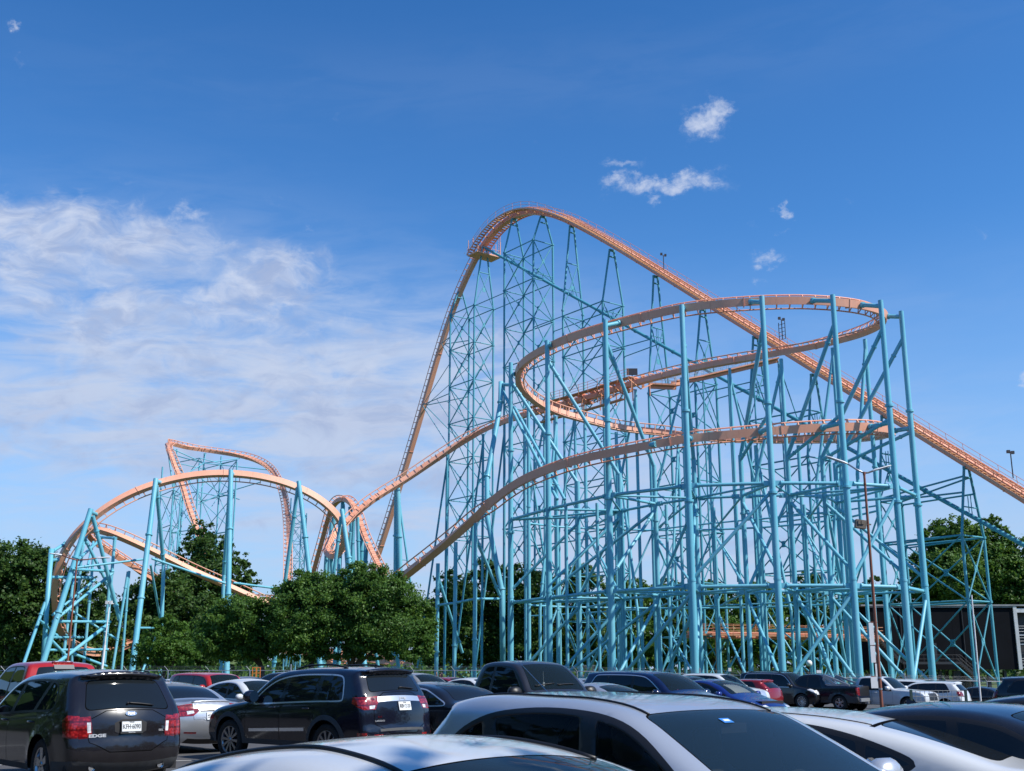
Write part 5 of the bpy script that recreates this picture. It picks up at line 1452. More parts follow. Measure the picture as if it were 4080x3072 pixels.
M_ALLOY = mat('alloy_rim', (.50, .51, .53), .25, metal=.9, var=.1, vscale=6)
def lensmat():
    m = bpy.data.materials.new('red_lens'); m.use_nodes = True
    t = m.node_tree; g = NT(t); b = t.nodes['Principled BSDF']
    tc = g.n('ShaderNodeTexCoord').outputs['Object']
    vo = g.n('ShaderNodeTexVoronoi'); vo.inputs['Scale'].default_value = 26; t.links.new(tc, vo.inputs['Vector'])
    sp = g.n('ShaderNodeSeparateXYZ'); t.links.new(tc, sp.inputs[0])
    band = g.ss(g.m('ABSOLUTE', g.m('SUBTRACT', g.m('FRACT', g.m('MULTIPLY', sp.outputs[2], 9.0)), .5)), .30, .45)
    c = g.mix(g.ss(vo.outputs['Distance'], .1, .75), (.40, .02, .02, 1), (.16, .004, .006, 1))
    c = g.mix(g.m('MULTIPLY', band, .75), c, (.05, .002, .003, 1))
    t.links.new(c, b.inputs['Base Color']); b.inputs['Roughness'].default_value = .15; b.inputs['Coat Weight'].default_value = .9; b.inputs['Coat Roughness'].default_value = .03
    return m
M_RED = lensmat()
M_CLRLENS = mat('clear_lens', (.72, .74, .76), .1, coat=.8, var=.3, vscale=22)
M_PLATE = mat('plate_white', (.72, .75, .76), .4)
M_INT = mat('dark_interior_trim', (.018, .018, .02), .8)
M_SEAT = mat('seat_cloth', (.06, .058, .056), .85)
PAINTS = {}
def paint(name, col, metal=0.0, rough=.28, coat=1.0):
    if name in PAINTS: return PAINTS[name]
    m = bpy.data.materials.new(name); m.use_nodes = True
    t = m.node_tree; g = NT(t); b = t.nodes['Principled BSDF']
    tc = g.n('ShaderNodeTexCoord').outputs['Object']
    n = g.noise(tc, 1.6, 6, .7); d = g.noise(tc, 30, 3, .6)
    dust = g.m('MULTIPLY', g.ss(n, .45, .8), .03)
    t.links.new(g.mix(dust, (*col, 1), (.30, .28, .25, 1)), b.inputs['Base Color'])
    b.inputs['Metallic'].default_value = metal; b.inputs['Roughness'].default_value = rough
    b.inputs['Coat Weight'].default_value = coat
    b.inputs['Specular IOR Level'].default_value = .25
    t.links.new(g.m('MULTIPLY_ADD', g.m('MULTIPLY', n, d), .22, .02), b.inputs['Coat Roughness'])
    PAINTS[name] = m
    return m

class Car:
    def __init__(s, L, W, H, prof, wheels, R, zb=.26, belt=.95, tumble=.34, shoulder=.68, ds=.06, h=.09, round_n=3, rr=.11, plan_r=.10, plan_f=.15, crown=.045, hip=0.0):
        s.L, s.W, s.H, s.R, s.zb, s.h, s.rr = L, W, H, R, zb, h, rr
        s.hw = W / 2; s.wheels = wheels; s.belt = belt; s.tumble = tumble; s.shoulder = shoulder; s.plan_r = plan_r; s.plan_f = plan_f
        s.sil, s.sv = resample(chaikin(prof, round_n), ds)
        d = np.gradient(s.sil, axis=0); n = np.stack([-d[:, 1], d[:, 0]], 1); n /= np.linalg.norm(n, axis=1)[:, None] + 1e-9
        s.nrm = n
        cr = crown + .085 * (1 - np.abs(n[:, 1])) ** .8
        for _ in range(8): cr[1:-1] = (cr[:-2] + cr[1:-1] * 2 + cr[2:]) / 4
        s.crown = cr
        s.We = s.S(s.sil[:, 0], s.sil[:, 1])
        w = s.We
        for _ in range(4): w[1:-1] = (w[:-2] + w[1:-1] * 2 + w[2:]) / 4
        s.root = None
    def beltz(s, x): return s.belt if not isinstance(s.belt, (list, tuple)) else np.interp(x, [b[0] for b in s.belt], [b[1] for b in s.belt])
    def S(s, x, z):
        x = np.asarray(x, float); z = np.asarray(z, float)
        xr = np.clip((1.1 - x) / 1.1, 0, 1); xf = np.clip((x - (s.L - 1.25)) / 1.25, 0, 1)
        w = s.hw * (1 - s.plan_r * xr ** 2.2 - s.plan_f * xf ** 2.2)
        sh = s.shoulder
        w = w - .055 * np.clip((sh - z) / (sh - s.zb), 0, 1.3) ** 2.0
        bz = s.beltz(x)
        up_ = np.clip(z - bz, 0, 2)
        w = w - .03 * np.clip((z - sh) / np.maximum(bz - sh, .05), 0, 1) ** 2 - s.tumble * up_ - .10 * up_ ** 2
        for wx in s.wheels:
            q = np.hypot(x - wx, z - s.R)
            w = w + .022 * np.exp(-((q - s.R - .07) / .07) ** 2) * (z < bz)
        pts = np.stack([x.ravel(), z.ravel()], 1)
        dd = dist_poly(pts, s.sil).reshape(x.shape)
        r = s.rr
        q = np.clip(1 - dd / r, 0, 1)
        w = w - r * (1 - np.sqrt(np.clip(1 - q * q, 0, 1)))
        return np.maximum(w, .05)
    def strip(s, sv, t):
        x = np.interp(sv, s.sv, s.sil[:, 0]); z = np.interp(sv, s.sv, s.sil[:, 1])
        nx = np.interp(sv, s.sv, s.nrm[:, 0]); nz = np.interp(sv, s.sv, s.nrm[:, 1])
        c = np.interp(sv, s.sv, s.crown) * (1 - np.abs(t) ** 2.2); w = np.interp(sv, s.sv, s.We)
        return np.stack([x + nx * c - s.L / 2, t * w, z + nz * c], -1)
    def s_x(s, x):
        i = np.argmin(np.abs(s.sil[:, 0] - x) + (s.sil[:, 1] < s.beltz(x) - .15) * 5); return s.sv[i]
    def s_rear(s, z):
        m = s.sil[:, 0] < s.L * .5; zz = np.where(m, s.sil[:, 1], 99)
        i = next((k for k in range(len(zz) - 1) if zz[k] <= z <= zz[k + 1]), int(np.argmin(np.abs(zz - z)))); 
        a, b = zz[i], zz[min(i + 1, len(zz) - 1)]
        return s.sv[i] + (s.sv[1] - s.sv[0]) * ((z - a) / (b - a) if b > a + 1e-6 else 0)
    def s_front(s, z):
        n = len(s.sil)
        for k in range(n - 1, 0, -1):
            if s.sil[k, 1] <= z <= s.sil[k - 1, 1]:
                return s.sv[k]
        return s.sv[-1]
    def outline(s):
        pts = [tuple(p) for p in s.sil]
        Ra = s.R + .065; zb = s.zb
        bot = []
        dx = math.sqrt(max(Ra ** 2 - (s.R - zb) ** 2, .01))
        x = pts[-1][0]
        for wx in sorted(s.wheels, reverse=True):
            x0 = wx + dx
            n = max(1, int((x - x0) / .12))
            for k in range(1, n): bot.append((x + (x0 - x) * k / n, zb))
            a0 = math.atan2(zb - s.R, dx)
            for k in range(0, 19):
                an = a0 + (math.pi - 2 * a0) * k / 18
                bot.append((wx + Ra * math.cos(an), s.R + Ra * math.sin(an)))
            x = wx - dx
        xe = pts[0][0]; n = max(1, int((x - xe) / .12))
        for k in range(1, n): bot.append((x + (xe - x) * k / n, zb))
        return pts + bot
    def panels(s, outline, regions, mapf, grid, extra=None):
        """constrained triangulation of a flat outline cut along region outlines; returns {region: (verts, faces)}"""
        O = np.array(outline)
        pts = [tuple(p) for p in outline]; edges = []; n = len(pts)
        edges += [(i, (i + 1) % n) for i in range(n)]
        for nm, poly in regions:
            b = len(pts); q = []
            for i in range(len(poly)):
                a, c = poly[i], poly[(i + 1) % len(poly)]
                m = max(1, int(math.hypot(c[0] - a[0], (c[1] - a[1]) * grid[2]) / grid[0]))
                q += [(a[0] + (c[0] - a[0]) * k / m, a[1] + (c[1] - a[1]) * k / m) for k in range(m)]
            pts += q; edges += [(b + i, b + (i + 1) % len(q)) for i in range(len(q))]
        lo, hi = O.min(0), O.max(0)
        gx = np.arange(lo[0] + grid[0] * .5, hi[0], grid[0]); gy = np.arange(lo[1] + grid[1] * .5, hi[1], grid[1])
        G = np.array([(x + (grid[0] * .5 if j % 2 else 0), y) for j, y in enumerate(gy) for x in gx])
        if extra is not None and len(extra): G = np.concatenate([G, extra])
        if extra is not None:
            m0 = len(G) - len(extra); dG = dist_poly(G, s.sil)
            want = np.repeat([.12, .32, .62, 1.0], len(extra) // 4) * s.rr
            G = np.concatenate([G[:m0][dG[:m0] > s.rr * 1.25], G[m0:][dG[m0:] > want * .85]])
        G = G[inpoly(G, O)]
        pts += [tuple(g) for g in G]
        r = geometry.delaunay_2d_cdt([Vector(p) for p in pts], edges, [], 0, 1e-4)
        V = np.array([tuple(v) for v in r[0]]); Fc = np.array([f for f in r[2] if len(f) == 3])
        cen = V[Fc].mean(1)
        keep = inpoly(cen, O); Fc = Fc[keep]; cen = cen[keep]
        lab = np.zeros(len(Fc), int)
        for k, (nm, poly) in enumerate(regions):
            lab[inpoly(cen, np.array(poly))] = k + 1
        P3 = mapf(V[:, 0], V[:, 1])
        out = {}
        names = ['body'] + [nm for nm, _ in regions]
        for k in range(len(names)):
            f = Fc[lab == k]
            if not len(f): continue
            # consistent winding
            out.setdefault(names[k], []).append((V, f, P3))
        return out
    def mesh(s, name, parts, mats, parent, merge=False):
        """parts: list of (P3, faces, material index, flip)"""
        vs = []; fs = []; mi = []; off = 0
        for P3, f, m, flip in parts:
            u, inv = np.unique(f.ravel(), return_inverse=True)
            ff = inv.reshape(f.shape) + off
            if flip: ff = ff[:, ::-1]
            vs.append(P3[u]); fs.append(ff); mi.append(np.full(len(ff), m)); off += len(u)
        me = bpy.data.meshes.new(name)
        me.from_pydata(np.concatenate(vs).tolist(), [], np.concatenate(fs).tolist())
        for m in mats: me.materials.append(m)
        me.polygons.foreach_set('material_index', np.concatenate(mi).astype(np.int32))
        me.polygons.foreach_set('use_smooth', np.ones(len(me.polygons), bool))
        if merge:
            bm = bmesh.new(); bm.from_mesh(me); bmesh.ops.remove_doubles(bm, verts=bm.verts, dist=.002); bm.to_mesh(me); bm.free()
        me.update()
        return put(name, me, parent)
    def build(s, root, side_regions, strip_regions, vis, M, solid=False):
        """side_regions / strip_regions: list of (region, polygon). A region 'x|y' belongs to part x with material y.
        vis: +1 when the car's left side is the one seen, -1 the right; the other side stays in the body."""
        lamps = ('taillight', 'headlight', 'reverse_light', 'reflector')
        def sided(nm, sfx):
            if '|' not in nm: return nm
            pn, mt = nm.split('|')
            return '>'.join((q + '#' + sfx) if q in lamps else q for q in pn.split('>')) + '|' + mt
        side_regions = [(sided(nm, 'p' if vis > 0 else 'n'), poly) for nm, poly in side_regions]
        strip_regions = [(sided(nm, 'p' if sum(q[1] for q in poly) > 0 else 'n'), poly) for nm, poly in strip_regions]
        out = s.outline()
        zmax = s.sil[:, 1].max()
        rings = []
        for k in (.12, .32, .62, 1.0):
            rings.append(s.sil - s.nrm * s.rr * k)
        rings = np.concatenate(rings)
        def mside(sg):
            return lambda x, z: np.stack([x - s.L / 2, sg * s.S(x, z), z], -1)
        sp = s.panels(out, side_regions, mside(1), (s.h, s.h, 1.0), rings)
        Wm = float(s.We.max()); tot = s.sv[-1]
        so = [(v, -1.0) for v in s.sv] + [(tot, -.5), (tot, 0), (tot, .5)] + [(v, 1.0) for v in s.sv[::-1]] + [(0, .5), (0, 0), (0, -.5)]
        st = s.panels(so, strip_regions, s.strip, (s.h, s.h / Wm, Wm))
        body = []; parts = {}
        mats = []
        def mid(m):
            if m not in mats: mats.append(m)
            return mats.index(m)
        def fix(V, f, flip0):
            a = V[f[:, 1]] - V[f[:, 0]]; b = V[f[:, 2]] - V[f[:, 0]]
            neg = (a[:, 0] * b[:, 1] - a[:, 1] * b[:, 0]) < 0
            f = f.copy(); f[neg] = f[neg][:, ::-1]
            return f[:, ::-1] if flip0 else f
        for src in (1, -1):
            for nm, lst in sp.items():
                for V, f, P3 in lst:
                    P_ = P3.copy(); P_[:, 1] *= src
                    ff = fix(V, f, src > 0)
                    pn, mt = (nm.split('|') + ['paint'])[:2] if '|' in nm else (nm, 'paint')
                    if solid and src != vis and 'window' in pn: parts.setdefault(('far_' + pn.split('>')[-1].replace('quarter_', ''), 'side'), []).append((P_, ff, mt, False)); continue
                    if nm == 'body' or src != vis or pn == 'body':
                        body.append((P_, ff, mid(M[mt]), False))
                    else: parts.setdefault((pn, 'side'), []).append((P_, ff, mt, False))
        for nm, lst in st.items():
            for V, f, P3 in lst:
                ff = fix(V, f, False)
                pn, mt = (nm.split('|') + ['paint'])[:2] if '|' in nm else (nm, 'paint')
                if nm == 'body' or pn == 'body': body.append((P3, ff, mid(M[mt]), False))
                else: parts.setdefault((pn, 'strip'), []).append((P3, ff, mt, False))
        bo = s.mesh('body', body, mats, root, True)
        if solid:
            md = bo.modifiers.new('lining', 'SOLIDIFY'); md.thickness = .025; md.offset = -1
            bo.data.materials.append(M_INT); md.material_offset = len(bo.data.materials) - 1; md.material_offset_rim = len(bo.data.materials) - 1
            for k in range(len(bo.data.materials) - 2): bo.data.materials.append(M_INT)
        objs = {'body': bo}
        # parents first
        for key in sorted(parts, key=lambda k: (k[0].count('>'), k[0])):
            pn = key[0]; ms = []; pl = []
            for P3, f, mt, fl in parts[key]:
                if M[mt] not in ms: ms.append(M[mt])
                pl.append((P3, f, ms.index(M[mt]), fl))
            par = root; nm = pn
            if '>' in pn: pp, nm = pn.split('>'); par = objs.get(pp, root)
            o = s.mesh(nm.split('#')[0].replace('far_', ''), pl, ms, par)
            objs[pn] = o
        s.root = root; s.objs = objs
        # chassis and wheel wells
        mb = MB()
        mb.box((0, 0, s.zb + .16), (s.L - .35, s.W - .22, .30)); 
        xs_ = sorted(s.wheels)
        mb.box(((xs_[0] + xs_[1]) / 2 - s.L / 2, 0, s.zb + .3), (xs_[1] - xs_[0] - 2 * s.R - .2, s.W - .26, .55))
        mb.box((0, 0, .62), (s.L - .5, s.W - .75, .5))
        mb.build('chassis', M_INT, root)
        return objs
    def wheel(s, style='ten', rimf=.66, mrim=None, width=.23, sides=(1, -1)):
        rm = mrim or M_ALLOY
        key = (round(s.R, 3), style, rimf, rm.name)
        if key not in WHEELS: WHEELS[key] = wheel_meshes(s.R, style, rimf, width, rm)
        tm, rmesh = WHEELS[key]
        for wx in s.wheels:
            for sg in sides:
                yy = sg * (s.hw - width / 2 - .035)
                w = put('wheel', tm, s.root, (wx - s.L / 2, yy, s.R), (0, 0, 0 if sg > 0 else math.pi))
                put('rim', rmesh, w)
WHEELS = {}
def wheel_meshes(R, style, rf, w, rm):
    mb = MB(); r = R * rf; h = w / 2
    mb.lathe([(r * .97, -h * .8), (r * 1.02, -h * .98), (R * .93, -h), (R * .985, -h * .82), (R, -h * .5), (R, h * .5), (R * .985, h * .82), (R * .93, h), (r * 1.05, h * .98), (r * .98, h * .84), (r * .96, -h * .8)], axis='y', n=36)
    t = MB.build(mb, 'wheel', M_TYRE); tm = t.data; bpy.data.objects.remove(t)
    mb = MB(); mb.mi = 1
    mb.lathe([(0, h * .1), (r * .97, h * .1)], axis='y', n=28)
    mb.mi = 0
    mb.lathe([(r * .88, h * .1), (r * .93, h * .72), (r * 1.0, h * .90), (r * 1.0, h * .70)], axis='y', n=32)
    n, sw = {'ten': (10, .085), 'five': (5, .2), 'six': (6, .17), 'mesh': (14, .06), 'seven': (7, .12)}[style]
    for k in range(n):
        a = 2 * math.pi * (k + .15) / n; d = Vector((math.cos(a), 0, math.sin(a))); q = Vector((-math.sin(a), 0, math.cos(a)))
        w0, w1 = r * sw * .8, r * sw * 1.25
        a0, a1 = d * r * .15 + Vector((0, h * .72, 0)), d * r * .95 + Vector((0, h * .78, 0))
        vs = [a0 - q * w0, a0 + q * w0, a1 + q * w1, a1 - q * w1]; dn = Vector((0, -h * .35, 0))
        vs += [v + dn for v in vs]
        mb.smooth = False; mb.add(vs, [(0, 1, 2, 3), (4, 7, 6, 5), (0, 4, 5, 1), (1, 5, 6, 2), (2, 6, 7, 3), (3, 7, 4, 0)]); mb.smooth = True
    mb.lathe([(0, h * .86), (r * .12, h * .86), (r * .19, h * .72), (r * .2, h * .2)], axis='y', n=16)
    o = mb.build('rim', [rm, M_SEAM]); me = o.data; bpy.data.objects.remove(o)
    return tm, me

def text_mesh(txt, size, m, parent, loc, normal, right, extrude=.002, name='lettering', width=None, bold=0.0):
    cu = bpy.data.curves.new('lettering', 'FONT'); cu.body = txt; cu.size = size; cu.extrude = extrude; cu.align_x = 'CENTER'; cu.align_y = 'CENTER'; cu.offset = bold
    o = bpy.data.objects.new('lettering', cu); COL.objects.link(o)
    dg = bpy.context.evaluated_depsgraph_get(); me = bpy.data.meshes.new_from_object(o.evaluated_get(dg))
    bpy.data.objects.remove(o); bpy.data.curves.remove(cu)
    me.materials.clear(); me.materials.append(m)
    n = Vector(normal).normalized(); r = Vector(right); r = (r - n * r.dot(n)).normalized(); u = n.cross(r)
    if width and len(me.vertices):
        xs_ = [v.co.x for v in me.vertices]; k = width / max(max(xs_) - min(xs_), 1e-6)
        for v in me.vertices: v.co.x *= k
    q = put(name, me, parent)
    q.matrix_local = Matrix.Translation(Vector(loc) + n * .001) @ Matrix((r, u, n)).transposed().to_4x4()
    return q
def plate(parent, loc, normal, right, txt=None, sub=None, w=.31, h=.16, frame=None, top=None):
    n = Vector(normal).normalized(); r = Vector(right).normalized(); u = n.cross(r)
    rot = Matrix((r, u, n)).transposed()
    mb = MB(); mb.box(loc, (w, h, .012), rot); p = mb.build('license_plate', M_PLATE, parent)
    c = Vector(loc) + n * .007
    if frame:
        mb = MB(); fw = .014
        for a, b, sx, sy in ((0, h / 2, w + .03, fw), (0, -h / 2 - .006, w + .03, fw + .016), (-w / 2, 0, fw, h), (w / 2, 0, fw, h)): mb.box(Vector(loc) + r * a + u * b + n * .004, (sx, sy, .012), rot)
        mb.build('plate_frame', M_TRIM, p)
        text_mesh(frame, .024, M_PLATE, p, Vector(loc) - u * (h / 2 + .006) + n * .0105, n, r)
    if txt: text_mesh(txt, .095, mat('plate_ink', (.03, .03, .04), .6), p, c - u * .006, n, r, width=w * .86, bold=.0005)
    if top: text_mesh(top, .026, mat('plate_ink', (.03, .03, .04), .6), p, c + u * (h * .38), n, r)
    return p
def mirror(root, x, y, z, sg, m, size=1.0, chrome=False):
    mb = MB()
    prof = [(.02, -.07), (.075, -.06), (.105, -.02), (.11, .03), (.08, .065), (.02, .08)]
    vs = []; n = 14
    for rr_, hx in prof:
        for k in range(n):
            a = 2 * math.pi * k / n
            vs.append((x + hx * size * 1.1, y + sg * (.13 * size + rr_ * 1.15 * size * math.cos(a)), z + rr_ * .82 * size * math.sin(a)))
    fs = [(i * n + k, i * n + (k + 1) % n, (i + 1) * n + (k + 1) % n, (i + 1) * n + k) for i in range(len(prof) - 1) for k in range(n)]
    mb.add(vs, fs); mb.add(vs[:n], [tuple(range(n))]); mb.add(vs[-n:], [tuple(range(n))])
    mb.beam((x + .02, y, z - .03), (x, y + sg * .1 * size, z - .03), .05, .035)
    o = mb.build('side_mirror', m, root)
    mb = MB(); mb.lathe([(0, 0), (.085 * size, 0)], (x - .078 * size, y + sg * .13 * size, z), axis='x', n=14)
    mb.build('mirror_glass', M_CHROME, o)
    return o
def handle(door, car, x, z, sg, m):
    y = float(car.S(np.array([x]), np.array([z]))[0]); mb = MB()
    c = Vector((x - car.L / 2, sg * (y + .018), z))
    mb.path([c + Vector((-.09, -sg * .02, 0)), c + Vector((-.07, sg * .008, 0)), c + Vector((.07, sg * .008, 0)), c + Vector((.09, -sg * .02, 0))], .014, 7)
    return mb.build('door_handle', m, door)
def side_pt(car, x, z, sg, off=0.0):
    y = float(car.S(np.array([x]), np.array([z]))[0]); return Vector((x - car.L / 2, sg * (y + off), z))
def strip_pt(car, sv, t, off=0.0):
    e = .03
    p = Vector(car.strip(np.array([sv]), np.array([t]))[0]); a = Vector(car.strip(np.array([sv + e]), np.array([t]))[0]); b = Vector(car.strip(np.array([sv]), np.array([t + e]))[0])
    n = (b - p).cross(a - p).normalized()
    k = np.interp(sv, car.sv, car.nrm[:, 0]), np.interp(sv, car.sv, car.nrm[:, 1])
    if n.x * k[0] + n.z * k[1] < 0: n = -n
    return p + n * off, n
def rail(root, car, x0, x1, m=M_TRIM, t=.78, h=.05, name='roof_rail'):
    for sg in (-1, 1):
        s0, s1 = car.s_x(x0), car.s_x(x1); mb = MB(); n = 10; pts = []
        for k in range(n + 1):
            sv = s0 + (s1 - s0) * k / n; p, nn = strip_pt(car, sv, t * sg, h * min(1, 4 * min(k, n - k) / n) + .005); pts.append(p)
        mb.path(pts, .019, 6); mb.build(name, m, root)
def wiper(root, car, sv, t0, t1, dz=.02):
    pts = []
    for k in range(7):
        p, n = strip_pt(car, sv + dz * k / 6, t0 + (t1 - t0) * k / 6, .018); pts.append(p)
    mb = MB(); mb.path(pts, .012, 6); p, n = strip_pt(car, sv - .02, t0, .02); mb.tube(p, pts[0], .018, n=6); return mb.build('wiper', M_TRIM, root)
def fin(root, car, x, m, t=0.0):
    p, n = strip_pt(car, car.s_x(x), t, 0); mb = MB()
    mb.smooth = False
    vs = [p + Vector(q) for q in ((.11, 0, -.012), (-.05, .026, -.012), (-.05, -.026, -.012), (-.055, 0, .038))]
    mb.add(vs, [(0, 1, 3), (0, 3, 2), (1, 2, 3)]); return mb.build('roof_antenna', m, root)
def place(label, cat, name, fwd_deg, ref, u, Y, car, z_extra=0.0, group=None):
    """stand the car so that its local point ref (x from rear, y to its left) appears at column u, at distance Y"""
    a = R(fwd_deg); f = Vector((math.cos(a), math.sin(a))); l = Vector((-f.y, f.x))
    p = P(u, 2720, Y).xy
    q = p - f * (ref[0] - car.L / 2) - l * ref[1]
    return thing(name, label, cat, (q.x, q.y, gz(q.x, q.y) + z_extra), a, group)

def dlo_split(dlo, pillars, gap):
    """cut the side-glass outline at the pillars; pillars: list of (x_bottom, z_bottom, x_top, z_top)"""
    out = []; cur = dlo
    for (xb, zb, xt, zt) in sorted(pillars):
        left = clip_left(cur, (xb - gap / 2, zb), (xt - gap / 2, zt)); out.append(left)
        cur = clip_half(cur, (xb + gap / 2, zb), (xt + gap / 2, zt))
    out.append(cur); return out

def standard(car, root, vis, M, dlo, pillars, doors, shield=None, backlight=None, extra_side=(), extra_strip=(), trim='trim', trimw=.022, gap=.07, glass=None, win_names=None, seam=.007, solid=False, shield_t=.93, back_t=.86):
    """common build: glass, doors cut by gaps, screens"""
    regs = []
    dlo = roundr(dlo, .12)
    sill = car.zb + .07
    for k, (xb0, xt0, xb1, xt1) in enumerate(doors):
        zt = car.H
        top = [(p[0], p[1]) for p in inset(dlo, -.014)]
        # door outline: a tall slab clipped by its front and rear shut lines, topped by the window line
        slab = [(xb0, sill), (xb1, sill), (xb1 + (xb1 - xb0) * 0 , car.beltz(xb1) + .0), (xt1, zt), (xt0, zt), (xb0, car.beltz(xb0))]
        slab = clip_half(slab, (xb0, sill), (xb0 + 1e-4, zt + 1)) if False else slab
        # limit height by an offset copy of the glass outline
        ymax = lambda x: max([p[1] for p in top if abs(p[0] - x) < .35] or [car.beltz(x)])
        n = 14; up_ = []
        for i in range(n + 1):
            x = xt1 + (xt0 - xt1) * i / n
            zz = poly_top(top, x)
            up_.append((x, zz if zz is not None else float(car.beltz(x)) + .02))
        poly = [(xb0, sill + .06), (xb0 + .05, sill), (xb1 - .05, sill), (xb1, sill + .06), (xb1, float(car.beltz(xb1)))] + up_ + [(xb0, float(car.beltz(xb0)))]
        regs.append(('body|seam', poly)); regs.append(('door#%d|paint' % k, inset(poly, seam)))
    wins = dlo_split(dlo, pillars, gap)
    regs.append(('body|' + trim, inset(dlo, -trimw))); regs.append(('body|pillar', dlo))
    for k, w in enumerate(wins):
        if len(w) < 3: continue
        w = roundr(inset(w, .012), .05)
        cx = sum(q[0] for q in w) / len(w)
        own = next((i for i, d_ in enumerate(doors) if min(d_[0], d_[1]) < cx < max(d_[2], d_[3])), None)
        regs.append((('door#%d>window#%d|' % (own, k) if own is not None else 'quarter_window#%d|' % k) + (glass or 'glass'), w))
    for nm, poly in extra_side: regs.append((nm, poly))
    sr = []
    if shield:
        a, b = sorted((car.s_x(shield[0]), car.s_x(shield[1])))
        q = roundr([(a, -shield_t), (b, -shield_t - .02), (b, shield_t + .02), (a, shield_t)], .09, .7)
        sr.append(('body|seam', [(p[0] + (.012 if p[0] > (a + b) / 2 else -.012), p[1] * 1.015) for p in q])); sr.append(('windscreen|shield', q))
    if backlight:
        a, b = sorted((car.s_x(backlight[0]), car.s_x(backlight[1]))) if not isinstance(backlight[0], str) else (car.s_rear(backlight[1]), car.s_rear(backlight[2]))
        q = roundr([(a, -back_t), (b, -back_t + .03), (b, back_t - .03), (a, back_t)], .10, .7)
        sr.append(('body|seam', [(p[0] + (.012 if p[0] > (a + b) / 2 else -.012), p[1] * 1.02) for p in q])); sr.append(('rear_window|glass', q))
    sr += list(extra_strip)
    return car.build(root, regs, sr, vis, M, solid)
def poly_top(poly, x):
    best = None; n = len(poly)
    for i in range(n):
        a, b = poly[i], poly[(i + 1) % n]
        if (a[0] - x) * (b[0] - x) <= 0 and a[0] != b[0]:
            z = a[1] + (b[1] - a[1]) * (x - a[0]) / (b[0] - a[0])
            if best is None or z > best: best = z
    return best
def mats_for(p, **kw):
    d = dict(paint=p, trim=M_TRIM, seam=M_SEAM, pillar=M_TRIM, glass=M_GLASS, shield=M_SHIELD, chrome=M_BRIGHT, clad=M_CLAD, red=M_RED, clear=M_CLRLENS, black=M_TRIM, alloy=M_ALLOY, side_clear=M_CLEAR, lined=M_INT)
    d.update(kw); return d
# ------------------------------------------------------------------ the parked vehicles
G_CARS = 'vehicles parked in the car park'
P_BLACK = paint('black_paint', (.010, .010, .012), 0, .25)
P_BLACKV = paint('black_plum_paint', (.011, .0095, .012), 0, .25)
P_NAVY = paint('navy_paint', (.0055, .0065, .016), 0, .25)
P_BLUE = paint('blue_paint', (.010, .022, .16), .25, .25)
P_DKBLUE = paint('dark_blue_paint', (.006, .011, .05), .2, .25)
P_SILVER = paint('silver_paint', (.50, .52, .55), .65, .28)
P_GREY = paint('blue_grey_paint', (.50, .535, .59), .45, .30)
P_WHITE = paint('white_paint', (.60, .62, .635), 0, .28)
P_RED = paint('red_paint', (.40, .018, .016), .1, .28)
P_DKRED = paint('dark_red_paint', (.24, .012, .014), .2, .28)
P_TAN = paint('tan_silver_paint', (.36, .35, .33), .5, .3)
P_CHAR = paint('charcoal_paint', (.028, .027, .030), .3, .3)

def prof_sedan(L, H, zb, deck, hood, xbl, xr, xf, xc, drop=.0):
    return [(.14, zb), (.04, .38), (.0, .52), (.0, .70), (.05, deck - .10), (.10, deck), (.16, deck + .005), (xbl - .12, deck + .03), (xbl, deck + .05), ((xbl + xr) / 2, (deck + H) / 2 + .08 - drop * .8), (xr, H - .045 - drop), (xr + .45, H - drop * .4), (xf - .35, H - .005), (xf, H - .05), ((xf + xc) / 2, (H + hood) / 2 + .06), (xc, hood + .03), (xc + .14, hood), (L - .95, hood - .06), (L - .40, hood - .17), (L - .12, hood - .30), (L, .54), (L - .02, .38), (L - .12, zb)]
def prof_suv(L, H, zb, hood, xc, xf, tail=.42, spoil=True, shelf=1.05):
    p = [(.14, zb), (.04, .40), (.0, .52), (.0, .66), (.05, .74), (.06, .92), (.10, shelf), (.20, shelf + .18), (tail - .04, H - .16)]
    p += [(tail + .0, H - .085), (tail - .12, H - .06), (tail - .14, H - .045)] if spoil else [(tail + .02, H - .06)]
    p += [(tail + .35, H - .01), (tail + 1.0, H), (xf - .6, H - .012), (xf, H - .06), ((xf + xc) / 2, (H + hood) / 2 + .05), (xc, hood + .03), (xc + .14, hood), (L - .85, hood - .05), (L - .32, hood - .13), (L - .08, hood - .26), (L, .62), (L - .01, .42), (L - .12, zb)]
    return p
def dlo_sedan(c, belt0, belt1, xb, xt, xf, xa, m=.075):
    """side glass: rear tip, roof line under the cant rail, windscreen pillar"""
    H = c.H
    pts = [(xb, belt0 + .03), (xb + .10, belt0)]
    pts += [(xa, belt1)]
    top = []
    for x in np.linspace(xf, xt, 7):
        i = np.argmin(np.abs(c.sil[:, 0] - x) + 9 * (c.sil[:, 1] < 1.1)); top.append((float(x), float(c.sil[i, 1]) - m))
    pts += [(xa - .0, belt1 + .03)] + top
    return pts

